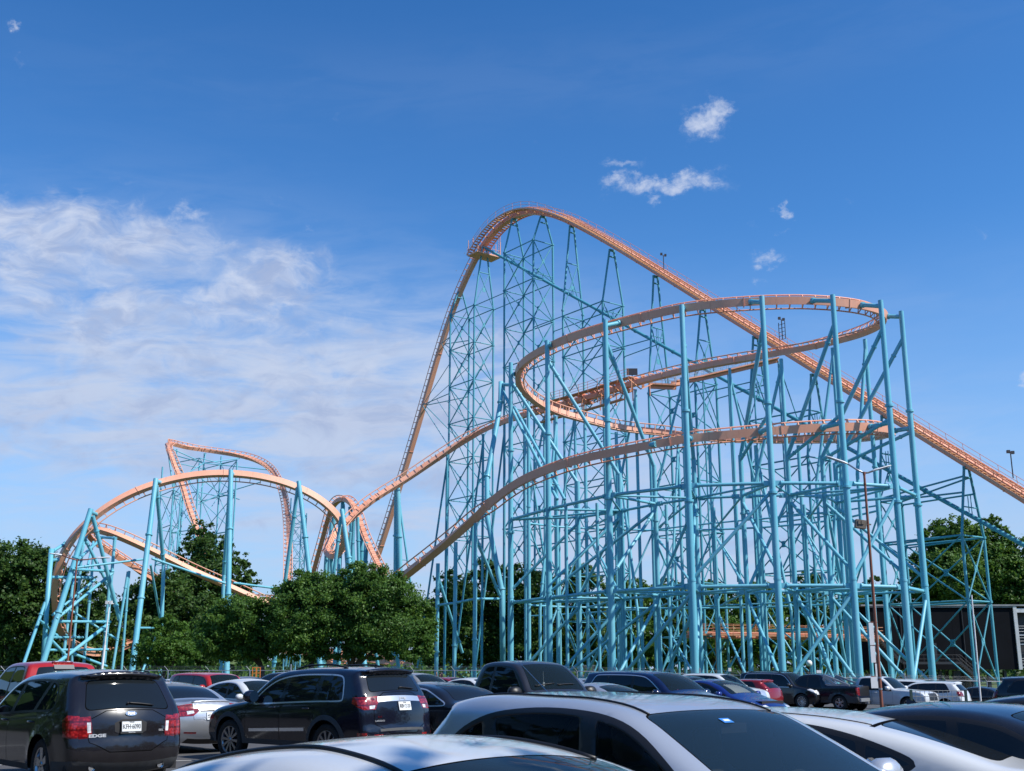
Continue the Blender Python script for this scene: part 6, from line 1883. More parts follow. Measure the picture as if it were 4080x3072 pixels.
# ---------- generic builders used for the many ordinary cars
def car_sedan(label, u, Y, fwd, p, vis, L=4.75, W=1.82, H=1.45, ref=None, trim='trim', red=True, wheel_style='five', name='parked_sedan', solid=False, h=.12, ds=.09, deck=.98, hood=.93, glass=None, fin_on=True, xbl=.95, xr=1.75, xf=2.85, xc=3.65, cat='car', extra_side=(), extra_strip=(), belt=None, white_tail=False, rr=.11, drop=0.0, m=.075):
    H -= .03
    belt = belt or [(0, deck - .03), (1.2, .955), (3.4, .90), (L, hood - .1)]
    c = Car(L, W, H, prof_sedan(L, H, .24, deck, hood, xbl, xr, xf, xc, drop), (.98, L - .95), .325, .22, belt=belt, tumble=.36, shoulder=.66, ds=ds, h=h, plan_r=.10, plan_f=.16, rr=rr)
    t = place(label, cat, name, fwd, ref or (L / 2, 0), u, Y, c, group=G_CARS)
    b0, b1 = float(c.beltz(xbl + .3)), float(c.beltz(xc - .35))
    dlo = dlo_sedan(c, b0 + .015, b1 + .02, xbl + .05, xr - .08, xf + .05, xc - .12, m)
    tl = c.s_rear(deck - .20), c.s_rear(deck - .03)
    sd_ = [('taillight|red', [(-.1, deck - .21), (.26, deck - .19), (.36, deck - .06), (.12, deck - .03), (-.1, deck - .05)]),
           ('headlight|clear', [(L - .62, hood - .20), (L - .15, hood - .36), (L + .1, hood - .36), (L + .1, hood - .24), (L - .45, hood - .15)])] + list(extra_side)
    hs = c.s_front(hood - .26), c.s_front(hood - .37)
    st_ = [('taillight|red', [(tl[0], -1.0), (tl[1], -1.0), (tl[1], -.55), (tl[0] + .03, -.6)]), ('taillight|red', [(tl[0], 1.0), (tl[1], 1.0), (tl[1], .55), (tl[0] + .03, .6)]),
           ('headlight|clear', [(hs[0], -1), (hs[1], -1), (hs[1], -.62), (hs[0], -.68)]), ('headlight|clear', [(hs[0], 1), (hs[1], 1), (hs[1], .62), (hs[0], .68)]),
           ('grille|black', [(c.s_front(hood - .30), -.45), (c.s_front(.50), -.5), (c.s_front(.50), .5), (c.s_front(hood - .30), .45)])] + list(extra_strip)
    o = standard(c, t, vis, mats_for(p, side=None), dlo, [(xbl + .72, .95, xbl + .62, H), (xbl + 1.62, .95, xbl + 1.55, H)], [(xbl + .42, xbl + .62, xbl + 1.62, xbl + 1.56), (xbl + 1.64, xbl + 1.58, xc - .05, xf + .0)],
                 (xc - .02, xf + .02), (xbl + .0, xr + .0), sd_, st_, trim=trim, glass=glass, solid=solid)
    c.wheel(wheel_style)
    for k, x in enumerate((xbl + .62, xbl + 1.85)): handle(o['door#%d' % k], c, x + .02, float(c.beltz(x)) - .11, vis, p if trim != 'chrome' else M_CHROME)
    q = side_pt(c, xc - .28, float(c.beltz(xc - .3)) + .06, vis); mirror(t, q.x, q.y - vis * .02, q.z + .03, vis, p)
    q = side_pt(c, xc - .28, float(c.beltz(xc - .3)) + .06, -vis); mirror(t, q.x, q.y + vis * .02, q.z + .03, -vis, p)
    if fin_on: fin(t, c, xr + .15, p)
    return c, t, o
def car_suv(label, u, Y, fwd, p, vis, L=4.75, W=1.90, H=1.70, ref=None, trim='trim', wheel_style='six', name='parked_suv', h=.12, ds=.09, hood=1.08, xc=3.52, xf=2.75, tail=.42, belt=None, rails=False, cat='car', R_=.365, spoil=True, extra_side=(), extra_strip=(), qx=.95, grille='black', clad=False, glass=None, tumble=.28, shelf=1.05, back=(1.16, 1.5)):
    H -= .03
    belt = belt or [(0, 1.10), (1.2, 1.06), (3.4, 1.0), (L, hood - .1)]
    c = Car(L, W, H, prof_suv(L, H, .28, hood, xc, xf, tail, spoil, shelf), (.95, L - .92), R_, .26, belt=belt, tumble=tumble, shoulder=.74, ds=ds, h=h, plan_r=.09, plan_f=.13)
    t = place(label, cat, name, fwd, ref or (L / 2, 0), u, Y, c, group=G_CARS)
    dlo = dlo_sedan(c, float(c.beltz(.6)) + .02, float(c.beltz(xc - .3)) + .02, tail + .15, tail + .42, xf + .02, xc - .12, m=.09)
    sd_ = [('taillight|red', [(-.1, .88), (.24, .90), (.30, 1.14), (.12, 1.16), (-.1, 1.14)]), ('headlight|clear', [(L - .55, hood - .17), (L - .12, hood - .34), (L + .1, hood - .34), (L + .1, hood - .16), (L - .4, hood - .11)])]
    if clad: sd_ += [('body|clad', [(-.1, .1), (L + .1, .1), (L + .1, .46), (L - .9, .46), (L - .9, .36), (.95, .36), (.95, .46), (-.1, .46)])]
    sd_ += list(extra_side)
    tl = c.s_rear(.88), c.s_rear(1.14); hs = c.s_front(hood - .20), c.s_front(hood - .36)
    st_ = [('taillight|red', [(tl[0], -1.0), (tl[1], -1.0), (tl[1], -.78), (tl[0], -.74)]), ('taillight|red', [(tl[0], 1.0), (tl[1], 1.0), (tl[1], .78), (tl[0], .74)]),
           ('headlight|clear', [(hs[0], -1), (hs[1], -1), (hs[1], -.66), (hs[0], -.7)]), ('headlight|clear', [(hs[0], 1), (hs[1], 1), (hs[1], .66), (hs[0], .7)]),
           ('grille|' + grille, [(c.s_front(hood - .22), -.52), (c.s_front(.62), -.48), (c.s_front(.62), .48), (c.s_front(hood - .22), .52)])] + list(extra_strip)
    o = standard(c, t, vis, mats_for(p), dlo, [(tail + qx, 1.1, tail + qx - .02, H), (tail + qx + 1.0, 1.1, tail + qx + .98, H)], [(tail + qx - .06, tail + qx - .02, tail + qx + 1.02, tail + qx + .99), (tail + qx + 1.04, tail + qx + 1.01, xc - .05, xf + .0)],
                 (xc - .02, xf + .02), ('z', back[0], H - (H - back[1])), sd_, st_, trim=trim, glass=glass)
    c.wheel(wheel_style)
    for k, x in enumerate((tail + qx + .14, tail + qx + 1.2)): handle(o['door#%d' % k], c, x + .02, float(c.beltz(x)) - .12, vis, p if trim != 'chrome' else M_CHROME)
    for sg in (1, -1):
        q = side_pt(c, xc - .26, float(c.beltz(xc - .3)) + .08, sg); mirror(t, q.x, q.y - sg * .02, q.z + .05, sg, p, 1.15)
    if rails: rail(t, c, tail + .45, xf - .35)
    return c, t, o
def car_pickup(label, u, Y, fwd, p, vis, L=5.7, W=2.0, H=1.92, ref=None, crew=True, trim='trim', h=.12, ds=.09, name='parked_pickup', wheel_style='six', xcab=None, xc=None, xf=None, clad=False, grille='black', tailm='black', hood=1.17, back_glass=True, extra_side=(), extra_strip=(), mat_kw=None, rail_z=1.22):
    xcab = xcab if xcab is not None else 1.80; xc = xc or L - 1.72; xf = xf or L - 2.4
    prof = [(.10, .40), (.0, .46), (.0, .62), (.04, .66), (.04, rail_z - .04), (.05, rail_z), (.10, rail_z), (xcab - .12, rail_z + .01), (xcab - .05, rail_z + .02), (xcab - .02, rail_z + .10), (xcab + .14, H - .12), (xcab + .22, H - .05), (xcab + .55, H), (xf - .4, H - .01), (xf, H - .06), ((xf + xc) / 2, (H + hood) / 2 + .05), (xc, hood + .05), (xc + .15, hood + .02), (L - .7, hood - .03), (L - .22, hood - .10), (L - .06, hood - .22), (L, .8), (L, .5), (L - .1, .38)]
    c = Car(L, W, H, prof, (1.12, L - .98), .40, .40, belt=[(0, rail_z - .03), (xcab, 1.17), (xc, 1.10), (L, hood - .1)], tumble=.22, shoulder=.80, ds=ds, h=h, plan_r=.015, plan_f=.10, rr=.075, crown=.035)
    t = place(label, 'pickup truck', name, fwd, ref or (L / 2, 0), u, Y, c, group=G_CARS)
    dlo = dlo_sedan(c, 1.20, 1.13, xcab + .20, xcab + .36, xf + .02, xc - .10, m=.10)
    tl = c.s_rear(.80), c.s_rear(rail_z - .06); hs = c.s_front(hood - .16), c.s_front(hood - .36)
    mk = mat_kw or {}
    sd_ = [('taillight|red', [(-.1, .84), (.13, .84), (.14, rail_z - .08), (-.1, rail_z - .06)]), ('headlight|clear', [(L - .42, hood - .20), (L - .38, hood - .38), (L + .1, hood - .38), (L + .1, hood - .14)])]
    if clad: sd_ += [('body|clad', [(-.1, .1), (1.75, .1), (1.75, .62), (1.62, .86), (.62, .86), (.35, .74), (-.1, .74)]), ('body|clad', [(1.7, .1), (L - 1.6, .1), (L - 1.6, .52), (1.7, .52)]), ('body|clad', [(L - 1.7, .1), (L + .1, .1), (L + .1, .74), (L - .5, .82), (L - 1.45, .82), (L - 1.7, .56)])]
    sd_ += list(extra_side)
    st_ = [('bed_cover|black', [(c.s_rear(rail_z - .005) + .04, -.90), (c.s_x(xcab - .12), -.90), (c.s_x(xcab - .12), .90), (c.s_rear(rail_z - .005) + .04, .90)]),
           ('tailgate|' + tailm, [(c.s_rear(.76), -.80), (c.s_rear(rail_z - .04), -.80), (c.s_rear(rail_z - .04), .80), (c.s_rear(.76), .80)]),
           ('taillight|red', [(tl[0], -1), (tl[1], -1), (tl[1], -.84), (tl[0], -.84)]), ('taillight|red', [(tl[0], 1), (tl[1], 1), (tl[1], .84), (tl[0], .84)]),
           ('headlight|clear', [(hs[0], -1), (hs[1], -1), (hs[1], -.66), (hs[0], -.66)]), ('headlight|clear', [(hs[0], 1), (hs[1], 1), (hs[1], .66), (hs[0], .66)]),
           ('grille|' + grille, [(c.s_front(hood - .16), -.6), (c.s_front(.70), -.6), (c.s_front(.70), .6), (c.s_front(hood - .16), .6)]), ('bumper|chrome', [(c.s_rear(.47), -.9), (c.s_rear(.64), -.9), (c.s_rear(.64), .9), (c.s_rear(.47), .9)])] + list(extra_strip)
    if back_glass:
        a, b = c.s_x(xcab + .0), c.s_x(xcab + .12)
        zz = [(i, v) for i, v in enumerate(c.sv) if xcab - .04 < c.sil[i, 0] < xcab + .2 and 1.30 < c.sil[i, 1] < H - .13]
        if zz: st_.append(('rear_window|glass', roundr([(zz[0][1], -.86), (zz[-1][1], -.82), (zz[-1][1], .82), (zz[0][1], .86)], .06, .8)))
    if crew: pil = [(xcab + 1.02, 1.15, xcab + 1.0, H)]; drs = [(xcab + .18, xcab + .34, xcab + 1.02, xcab + 1.0), (xcab + 1.04, xcab + 1.02, xc - .02, xf)]
    else: pil = [(xcab + .72, 1.15, xcab + .74, H)]; drs = [(xcab + .20, xcab + .34, xcab + .74, xcab + .75), (xcab + .76, xcab + .77, xc - .02, xf)]
    o = standard(c, t, vis, mats_for(p, **mk), dlo, pil, drs, (xc - .0, xf + .02), None, sd_, st_, trim=trim, shield_t=.90)
    c.wheel(wheel_style, rimf=.62, width=.27)
    for k, d in enumerate(drs): handle(o['door#%d' % k], c, d[0] + .22, 1.03, vis, p)
    for sg in (1, -1):
        q = side_pt(c, xc - .22, 1.18, sg); mirror(t, q.x, q.y - sg * .02, q.z + .08, sg, p if p is P_WHITE else M_TRIM, 1.45)
    return c, t, o
FA, FB = 139.0, -42.0

# ---------- black SUV in the left foreground
def black_suv():
    L, W, H = 4.70, 1.93, 1.70
    c = Car(L, W, H, prof_suv(L, H, .30, 1.08, 3.45, 2.65, .46, True, 1.10), (.98, 3.80), .372, .27, belt=[(0, 1.13), (1.0, 1.10), (3.4, 1.0), (L, .95)], tumble=.30, shoulder=.78, ds=.05, h=.075, plan_r=.115, plan_f=.13, rr=.13, crown=.05)
    t = place('black SUV at the left foreground seen from behind with a small roof spoiler', 'car', 'parked_suv', 131, (0.0, 0.0), 530, 17.7, c, group=G_CARS)
    dlo = [(.66, 1.20), (.78, 1.145), (1.5, 1.13), (3.28, 1.04), (2.85, 1.40), (2.5, 1.535), (2.0, 1.575), (1.3, 1.575), (.92, 1.545), (.74, 1.43)]
    z = c.s_rear
    side_ = [('taillight|red', [(-.1, .76), (.22, .78), (.30, 1.02), (.20, 1.09), (-.1, 1.06)]),
             ('body|clad', [(-.1, .1), (.55, .1), (.55, .36), (.52, .44), (-.1, .46)]), ('body|clad', [(1.45, .1), (3.3, .1), (3.3, .36), (1.45, .36)]), ('fuel_door|paint', roundpoly([(.78, .92), (.98, .92), (.98, 1.06), (.78, 1.06)], 1))]
    strip_ = [('body|seam', roundpoly([(z(.57), -.80), (z(1.12), -.90), (z(1.12), .90), (z(.57), .80)], 1)), ('tailgate|paint', roundpoly([(z(.58), -.785), (z(1.11), -.885), (z(1.11), .885), (z(.58), .785)], 1)),
              ('tailgate>number_recess|lined', roundpoly([(z(.80), -.32), (z(1.0), -.34), (z(1.0), .34), (z(.80), .32)], 1)),
              ('taillight|red', [(z(.76), -1), (z(1.06), -1), (z(1.06), -.80), (z(.90), -.76), (z(.76), -.76)]), ('taillight|red', [(z(.76), 1), (z(1.06), 1), (z(1.06), .80), (z(.90), .76), (z(.76), .76)]),
              ('taillight>reverse_light|clear', [(z(.84), -.84), (z(.98), -.86), (z(.98), -.79), (z(.84), -.775)]), ('taillight>reverse_light|clear', [(z(.84), .84), (z(.98), .86), (z(.98), .79), (z(.84), .775)]),
              ('lower_bumper|clad', [(z(.33), -1), (z(.455), -1), (z(.455), 1), (z(.33), 1)])]
    o = standard(c, t, 1, mats_for(P_BLACKV), dlo, [(1.42, 1.12, 1.12, 1.6), (2.42, 1.08, 2.28, 1.6)], [(1.25, 1.20, 2.42, 2.30), (2.44, 2.32, 3.42, 2.62)], (3.43, 2.67), ('z', 1.145, 1.555), side_, strip_, gap=.10, back_t=.90)
    c.wheel('five', rimf=.66)
    for k, x in enumerate((1.42, 2.62)): handle(o['door#%d' % k], c, x, .97, 1, P_BLACKV)
    p, n = strip_pt(c, z(.905), 0, .015); plate(o['tailgate'], p, n, (0, -1, 0), 'KFH\u00b76090', frame='DriveTime', top='TEXAS')
    p, n = strip_pt(c, z(1.065), 0, .006); mb = MB(); r_ = Vector((0, -1, 0)); u_ = n.cross(r_)
    vs = [p + r_ * (.085 * math.cos(a)) + u_ * (.035 * math.sin(a)) for a in np.linspace(0, 2 * math.pi, 28)[:-1]]; mb.smooth = False
    mb.add(vs + [v + n * .008 for v in vs], [tuple(range(27, 54))] + [(i, (i + 1) % 27, 27 + (i + 1) % 27, 27 + i) for i in range(27)]); bd = mb.build('badge', M_CHROME, o['tailgate'])
    vs2 = [p + n * .010 + r_ * (.076 * math.cos(a)) + u_ * (.028 * math.sin(a)) for a in np.linspace(0, 2 * math.pi, 28)[:-1]]
    mb = MB(); mb.smooth = False; mb.add(vs2, [tuple(range(27))]); mb.build('badge_face', mat('badge_blue', (.03, .07, .22), .2), o['tailgate'])
    text_mesh('Ford', .055, M_BADGE, o['tailgate'], p + n * .011, n, r_, name='lettering')
    p, n = strip_pt(c, z(.79), .66, .004); text_mesh('EDGE', .06, M_BADGE, o['tailgate'], p, n, (0, -1, 0), width=.24, bold=.003)
    p, n = strip_pt(c, z(.85), -.66, .004); text_mesh('SEL', .038, M_BADGE, o['tailgate'], p, n, (0, -1, 0), width=.085)
    wiper(t, c, c.s_rear(1.20), .05, -.52, -.03)
    # deep spoiler hood over the rear window
    mb = MB(); sv = c.s_x(.60); n_ = 15; vs = []
    for k in range(n_ + 1):
        tt = -.86 + 1.72 * k / n_; p, nn = strip_pt(c, c.s_x(.72), tt, .002); q, _ = strip_pt(c, c.s_rear(H - .13), tt, 0)
        e = Vector((q.x - .10 * (1 - .25 * tt * tt), q.y, p.z - .055)); vs += [tuple(p), tuple(e), (e.x + .03, e.y, e.z - .035), (q.x + .06, q.y, q.z - .0)]
    mb.add(vs, [(4 * k + a, 4 * k + 4 + a, 4 * k + 5 + a, 4 * k + 1 + a) for k in range(n_) for a in range(3)]); mb.build('spoiler', P_BLACKV, t)
    mb = MB()
    for yy in (-.52, .52): mb.tube((-L / 2 - .01, yy, .36), (-L / 2 + .25, yy, .36), .05, n=14, caps=False); mb.tube((-L / 2 + .02, yy, .36), (-L / 2 + .03, yy, .36), .046, n=12)
    mb.build('exhaust', M_CHROME, t)
    for sg in (1, -1): q = side_pt(c, 3.1, 1.12, sg); mirror(t, q.x, q.y, q.z + .03, sg, P_BLACKV, 1.1)
    q = side_pt(c, .9, .55, 1)
black_suv()

# ---------- navy SUV, third from the left in the front row
def navy_suv():
    L, W, H = 4.82, 1.94, 1.765
    prof = prof_suv(L, H, .36, 1.14, 3.42, 2.72, .42, True, 1.16)
    c = Car(L, W, H, prof, (1.02, 3.935), .388, .34, belt=[(0, 1.16), (1.0, 1.15), (3.4, 1.06), (L, 1.0)], tumble=.26, shoulder=.84, ds=.05, h=.075, plan_r=.085, plan_f=.12, rr=.12, crown=.045)
    t = place('navy blue SUV with chrome window trim and ten spoke wheels in the left front row', 'car', 'parked_suv', 140, (1.02, .95), 1302, 22.1, c, group=G_CARS)
    dlo = [(.62, 1.22), (.66, 1.19), (1.4, 1.18), (3.22, 1.10), (2.95, 1.36), (2.6, 1.555), (2.0, 1.64), (1.2, 1.645), (.80, 1.63), (.70, 1.56)]
    z = c.s_rear
    arch = lambda wx: [(wx + .545 * math.cos(a), .388 + .545 * math.sin(a)) for a in np.linspace(-.25, math.pi + .25, 24)] + [(wx, .2)]
    side_ = [('taillight|red', [(-.1, 1.03), (.10, 1.03), (.36, 1.14), (.38, 1.25), (-.1, 1.26)]), ('body|clad', [(-.1, .1), (L + .1, .1), (L + .1, .50), (L - .4, .52), (L - .4, .44), (.5, .44), (.45, .52), (-.1, .54)]),
             ('fender_flare#a|clad', arch(1.02)), ('fender_flare#b|clad', arch(3.935)), ('door#0>door_strip|chrome', [(1.62, .625), (2.33, .60), (2.33, .66), (1.62, .685)]), ('door#1>door_strip|chrome', [(2.36, .60), (3.28, .57), (3.28, .625), (2.36, .66)]),
             ('fuel_door|paint', roundpoly([(.82, .98), (1.04, .98), (1.04, 1.13), (.82, 1.13)], 1)), ('reflector|red', [(.02, .56), (.2, .57), (.2, .63), (.02, .63)])]
    strip_ = [('body|seam', roundpoly([(z(.60), -.80), (z(1.30), -.9), (z(1.30), .9), (z(.60), .80)], 1)), ('tailgate|paint', roundpoly([(z(.61), -.785), (z(1.29), -.885), (z(1.29), .885), (z(.61), .785)], 1)),
              ('tailgate>light_bar|chrome', [(z(1.15), -.72), (z(1.235), -.76), (z(1.235), .76), (z(1.15), .72)]),
              ('taillight|red', [(z(1.03), -1), (z(1.25), -1), (z(1.25), -.70), (z(1.14), -.72), (z(1.03), -.80)]), ('taillight|red', [(z(1.03), 1), (z(1.25), 1), (z(1.25), .70), (z(1.14), .72), (z(1.03), .80)]),
              ('taillight>reverse_light|clear', [(z(1.045), -.95), (z(1.10), -.95), (z(1.10), -.80), (z(1.045), -.83)]), ('taillight>reverse_light|clear', [(z(1.045), .95), (z(1.10), .95), (z(1.10), .80), (z(1.045), .83)]),
              ('reflector|red', [(z(.53), -.90), (z(.60), -.90), (z(.60), -.66), (z(.54), -.69)]), ('reflector|red', [(z(.53), .90), (z(.60), .90), (z(.60), .66), (z(.54), .69)]),
              ('bumper_pad|clad', [(z(.40), -.8), (z(.51), -.66), (z(.51), .66), (z(.40), .8)]), ('bumper_step|clad', [(z(.64), -.72), (z(.675), -.72), (z(.675), .72), (z(.64), .72)]),
              ('third_brake_light|red', [(z(H - .13), -.13), (z(H - .10), -.15), (z(H - .10), .15), (z(H - .13), .13)])]
    o = standard(c, t, 1, mats_for(P_NAVY, pillar=P_NAVY), dlo, [(1.36, 1.16, 1.30, 1.7), (2.34, 1.12, 2.28, 1.7)], [(1.36, 1.30, 2.34, 2.28), (2.36, 2.30, 3.40, 2.70)], (3.40, 2.74), ('z', 1.33, 1.63), side_, strip_, trim='chrome', trimw=.026, gap=.09, back_t=.90)
    c.wheel('ten', rimf=.68, mrim=mat('dark_alloy', (.34, .34, .36), .3, metal=.9))
    for k, x in enumerate((1.58, 2.58)): handle(o['door#%d' % k], c, x, 1.035, 1, P_NAVY)
    p, n = strip_pt(c, z(1.065), -.08, .012); plate(o['tailgate'], p, n, (0, -1, 0), 'RBV\u00b72120', top='TEXAS')
    p, n = strip_pt(c, z(1.195), -.08, .004); text_mesh('Jeep', .07, M_BADGE, o['tailgate'], p, n, (0, -1, 0), width=.19, bold=.003)
    p, n = strip_pt(c, z(.90), .70, .004); text_mesh('4x4', .05, M_RED, o['tailgate'], p, n, (0, -1, 0), width=.09); p, n = strip_pt(c, z(.83), .70, .004); text_mesh('LAREDO', .04, M_BADGE, o['tailgate'], p, n, (0, -1, 0), width=.2)
    wiper(t, c, c.s_rear(1.37), -.10, -.62, -.015)
    rail(t, c, .95, 2.45, M_TRIM, .80, .055)
    for sg in (1, -1): q = side_pt(c, 3.10, 1.18, sg); mirror(t, q.x, q.y, q.z + .06, sg, P_NAVY, 1.3)
    n_ = 15; vs = []; mb = MB()
    for k in range(n_ + 1):
        tt = -.88 + 1.76 * k / n_; p, nn = strip_pt(c, c.s_x(.66), tt, .002); q, _ = strip_pt(c, c.s_rear(H - .12), tt, 0)
        e = Vector((q.x - .10, q.y, p.z - .045)); vs += [tuple(p), tuple(e), (e.x + .03, e.y, e.z - .03), (q.x + .05, q.y, q.z)]
    mb.add(vs, [(4 * k + a, 4 * k + 4 + a, 4 * k + 5 + a, 4 * k + 1 + a) for k in range(n_) for a in range(3)]); mb.build('spoiler', P_NAVY, t)
    p, n = strip_pt(c, c.s_x(.8), -.1, 0); mb = MB(); mb.tube(p, p + Vector((-.03, 0, .05)), .02, n=6); mb.build('roof_antenna', M_TRIM, t)
navy_suv()

# ---------- silver sedan between the two dark SUVs
def silver_sedan():
    L, H, deck, hood = 4.85, 1.475, 1.04, .95
    c_probe = Car(L, 1.865, H, prof_sedan(L, H, .24, deck, hood, .90, 1.95, 2.95, 3.75), (.98, L - .95), .325, .22, belt=.95, ds=.05)
    z = c_probe.s_rear
    es = [('taillight|red', [(-.1, deck - .27), (.16, deck - .26), (.40, deck - .13), (.32, deck - .09), (-.1, deck - .10)])]
    est = [('body|seam', [(z(.70), -.60), (z(deck - .02), -.62), (z(deck - .02), .62), (z(.70), .60)]), ('boot_lid|paint', [(z(.705), -.59), (z(deck - .02), -.61), (z(deck - .02), .61), (z(.705), .59)]),
           ('taillight|red', [(z(deck - .27), -1), (z(deck - .10), -1), (z(deck - .12), -.46), (z(deck - .17), -.42), (z(deck - .27), -.62)]), ('taillight|red', [(z(deck - .27), 1), (z(deck - .10), 1), (z(deck - .12), .46), (z(deck - .17), .42), (z(deck - .27), .62)]),
           ('taillight>reverse_light|clear', [(z(deck - .23), -.78), (z(deck - .16), -.80), (z(deck - .16), -.60), (z(deck - .21), -.58)]), ('taillight>reverse_light|clear', [(z(deck - .23), .78), (z(deck - .16), .80), (z(deck - .16), .60), (z(deck - .21), .58)]),
           ('boot_lid>garnish|black', [(z(deck - .19), -.40), (z(deck - .155), -.40), (z(deck - .155), .40), (z(deck - .19), .40)]), ('reflector|red', [(z(.44), .86), (z(.47), .86), (z(.475), .50), (z(.445), .50)]), ('reflector|red', [(z(.44), -.86), (z(.47), -.86), (z(.475), -.50), (z(.445), -.50)]), ('lower_bumper|black', [(z(.25), -.85), (z(.35), -.72), (z(.35), .72), (z(.25), .85)])]
    c, t, o = car_sedan('silver four door sedan tucked between the black SUV and the navy SUV', 690, 25.4, 131, P_SILVER, 1, L=L, W=1.865, H=H, ref=(.15, .86), h=.085, ds=.05, deck=deck, hood=hood, xbl=.90, xr=1.95, xf=2.95, xc=3.75, extra_side=es, extra_strip=est, belt=[(0, 1.0), (1.2, .99), (3.4, .91), (L, .85)], trim='chrome', wheel_style='ten')
    p, n = strip_pt(c, c.s_rear(deck - .28), 0, .01); plate(o['boot_lid'], p, n, (0, -1, 0), 'SMK\u00b74471' if False else 'SM', w=.31)
    p, n = strip_pt(c, c.s_rear(deck - .30), .42, .003); text_mesh('SONATA', .05, M_BADGE, o['boot_lid'], p, n, (0, -1, 0), width=.26)
    mb = MB(); pts = []
    for k in range(13): p, n = strip_pt(c, c.s_rear(deck - .03) + .02, -.62 + 1.24 * k / 12, .012); pts.append(p)
    mb.path(pts, .016, 6); mb.build('lip_spoiler', P_SILVER, t)
    # pale parcel shelf speakers and head rests glimpsed through the glass are left to reflections
silver_sedan()

# ---------- red crew cab pickup at far left
c, t, o = car_pickup('red pickup truck at the far left with a grey sticker on its rear window', 250, 28.2, 132, P_RED, 1, L=5.9, W=2.02, H=1.93, ref=(1.92, 0), xcab=1.85, h=.10, ds=.06, crew=True)
sv_ = c.s_x(2.12); p, n = strip_pt(c, sv_ - .07, 0, .012); u_ = n.cross(Vector((0, -1, 0)))
mb = MB(); rot = Matrix((Vector((0, -1, 0)), u_, n)).transposed(); mb.box(p, (.48, .085, .03), rot); tb_ = mb.build('third_brake_light', M_RED, t)
mb = MB()
for s_ in (-.14, .14): mb.box(p + Vector((0, s_, 0)) + n * .012, (.09, .07, .02), rot)
mb.build('cargo_light', M_CLRLENS, tb_)
p, n = strip_pt(c, sv_ - .20, 0, .010); mb = MB(); u_ = n.cross(Vector((0, -1, 0))); mb.box(p, (.48, .12, .006), Matrix((Vector((0, -1, 0)), u_, n)).transposed()); mb.build('window_sticker', mat('grey_sticker', (.16, .16, .16), .6), t)

# ---------- middle distance, left half
car_suv('black SUV with silver roof rails beyond the silver sedan', 545, 43, FB, P_BLACK, -1, H=1.72, rails=True)
car_suv('boxy red SUV with upright windows parked by the fence', 852, 45.5, FB, P_RED, -1, L=4.4, W=1.78, H=1.69, tail=.30, spoil=False, hood=1.12, xc=3.15, xf=2.75, tumble=.16, qx=.72)
car_sedan('white car almost hidden behind the boxy red SUV', 728, 50, FB, P_WHITE, -1)
car_sedan('dark car peeping out right of the boxy red SUV', 985, 53, FB, P_BLACK, -1, H=1.50)
car_suv('dark SUV behind the white sedan, its windscreen sloping down to the left', 1140, 47, FA, P_BLACK, 1, H=1.73)
car_sedan('white sedan with dark windows behind the nose of the navy SUV', 985, 36.5, FB, P_WHITE, -1, L=4.8, H=1.50, W=1.84, trim='chrome', h=.10, ds=.07, deck=1.02, xr=1.9, xf=2.9, xc=3.7, fin_on=False)
car_suv('tan silver SUV facing right behind the roof of the black sedan', 1665, 49, FB, P_TAN, -1, H=1.68)
car_sedan('small red car near the fence left of the black pickup', 1785, 60, FB, P_DKRED, -1, L=4.4)
car_sedan('white car half hidden behind the black pickup cab', 1880, 54, FB, P_WHITE, -1, L=4.5)
c, t, o = car_sedan('black sedan with chrome window trim between the navy SUV and the grey crossover', 1905, 24.6, 137, P_BLACK, 1, L=5.0, W=1.88, H=1.49, ref=(1.0, 0), h=.085, ds=.055, trim='chrome', deck=1.07, hood=1.0, xbl=1.0, xr=1.75, xf=3.0, xc=3.7, belt=[(0, 1.04), (1.2, 1.03), (3.4, .98), (5, .9)], wheel_style='seven', fin_on=False)

# ---------- black extended cab pickup
c, t, o = car_pickup('black extended cab pickup with a whip aerial in the middle row', 2108, 26.6, -53, P_CHAR, -1, L=5.6, W=1.98, H=1.94, ref=(3.86, -.85), crew=False, h=.09, ds=.055, xcab=1.75, xc=3.88, xf=3.22, hood=1.2)
p, n = strip_pt(c, c.s_x(4.5), -.86, 0); mb = MB(); mb.tube(p, p + Vector((-1.05, -.18, .80)), .009, .004, n=6); mb.tube(p, p + Vector((-.02, 0, .03)), .02, n=8); mb.build('whip_aerial', M_CHROME, t)
wiper(t, c, c.s_x(3.80), -.75, -.10, -.05); wiper(t, c, c.s_x(3.80), 0, .65, -.05)
q = side_pt(c, 3.35, 1.62, 0); mb = MB(); mb.tube((3.30 - c.L / 2, 0, 1.72), (3.32 - c.L / 2, 0, 1.45), .004, n=5); mb.box((3.32 - c.L / 2, 0, 1.43), (.02, .05, .09)); mb.build('hanging_tag', M_PLATE, t)

# ---------- right half, middle distance
car_sedan('small silver car in front of the dark blue crossover, only roof and windscreen showing', 2385, 29.5, FB, P_SILVER, -1, L=4.4, H=1.44, h=.10, ds=.07, xf=2.6, xc=3.4, fin_on=False)
car_sedan('pale car glimpsed between the black pickup and the dark blue crossover', 2300, 46, FB, P_SILVER, -1, L=4.4, H=1.46)
c, t, o = car_suv('dark blue crossover with chrome window line in the middle of the lot', 2655, 33.0, -49, P_DKBLUE, -1, L=5.0, W=1.96, H=1.74, ref=(3.62, -.8), trim='chrome', h=.09, ds=.06, hood=1.12, xc=3.75, xf=2.9, grille='chrome')
for q_, r_, m_ in (((3.42 - 2.5, -.1, 1.16), .07, mat('pink_toy', (.55, .12, .40), .6)),):
    mb = MB(); mb.lathe([(0, -r_), (r_ * .8, -r_ * .6), (r_, 0), (r_ * .8, r_ * .6), (0, r_)], q_, n=12); mb.build('dashboard_toy', m_, t)
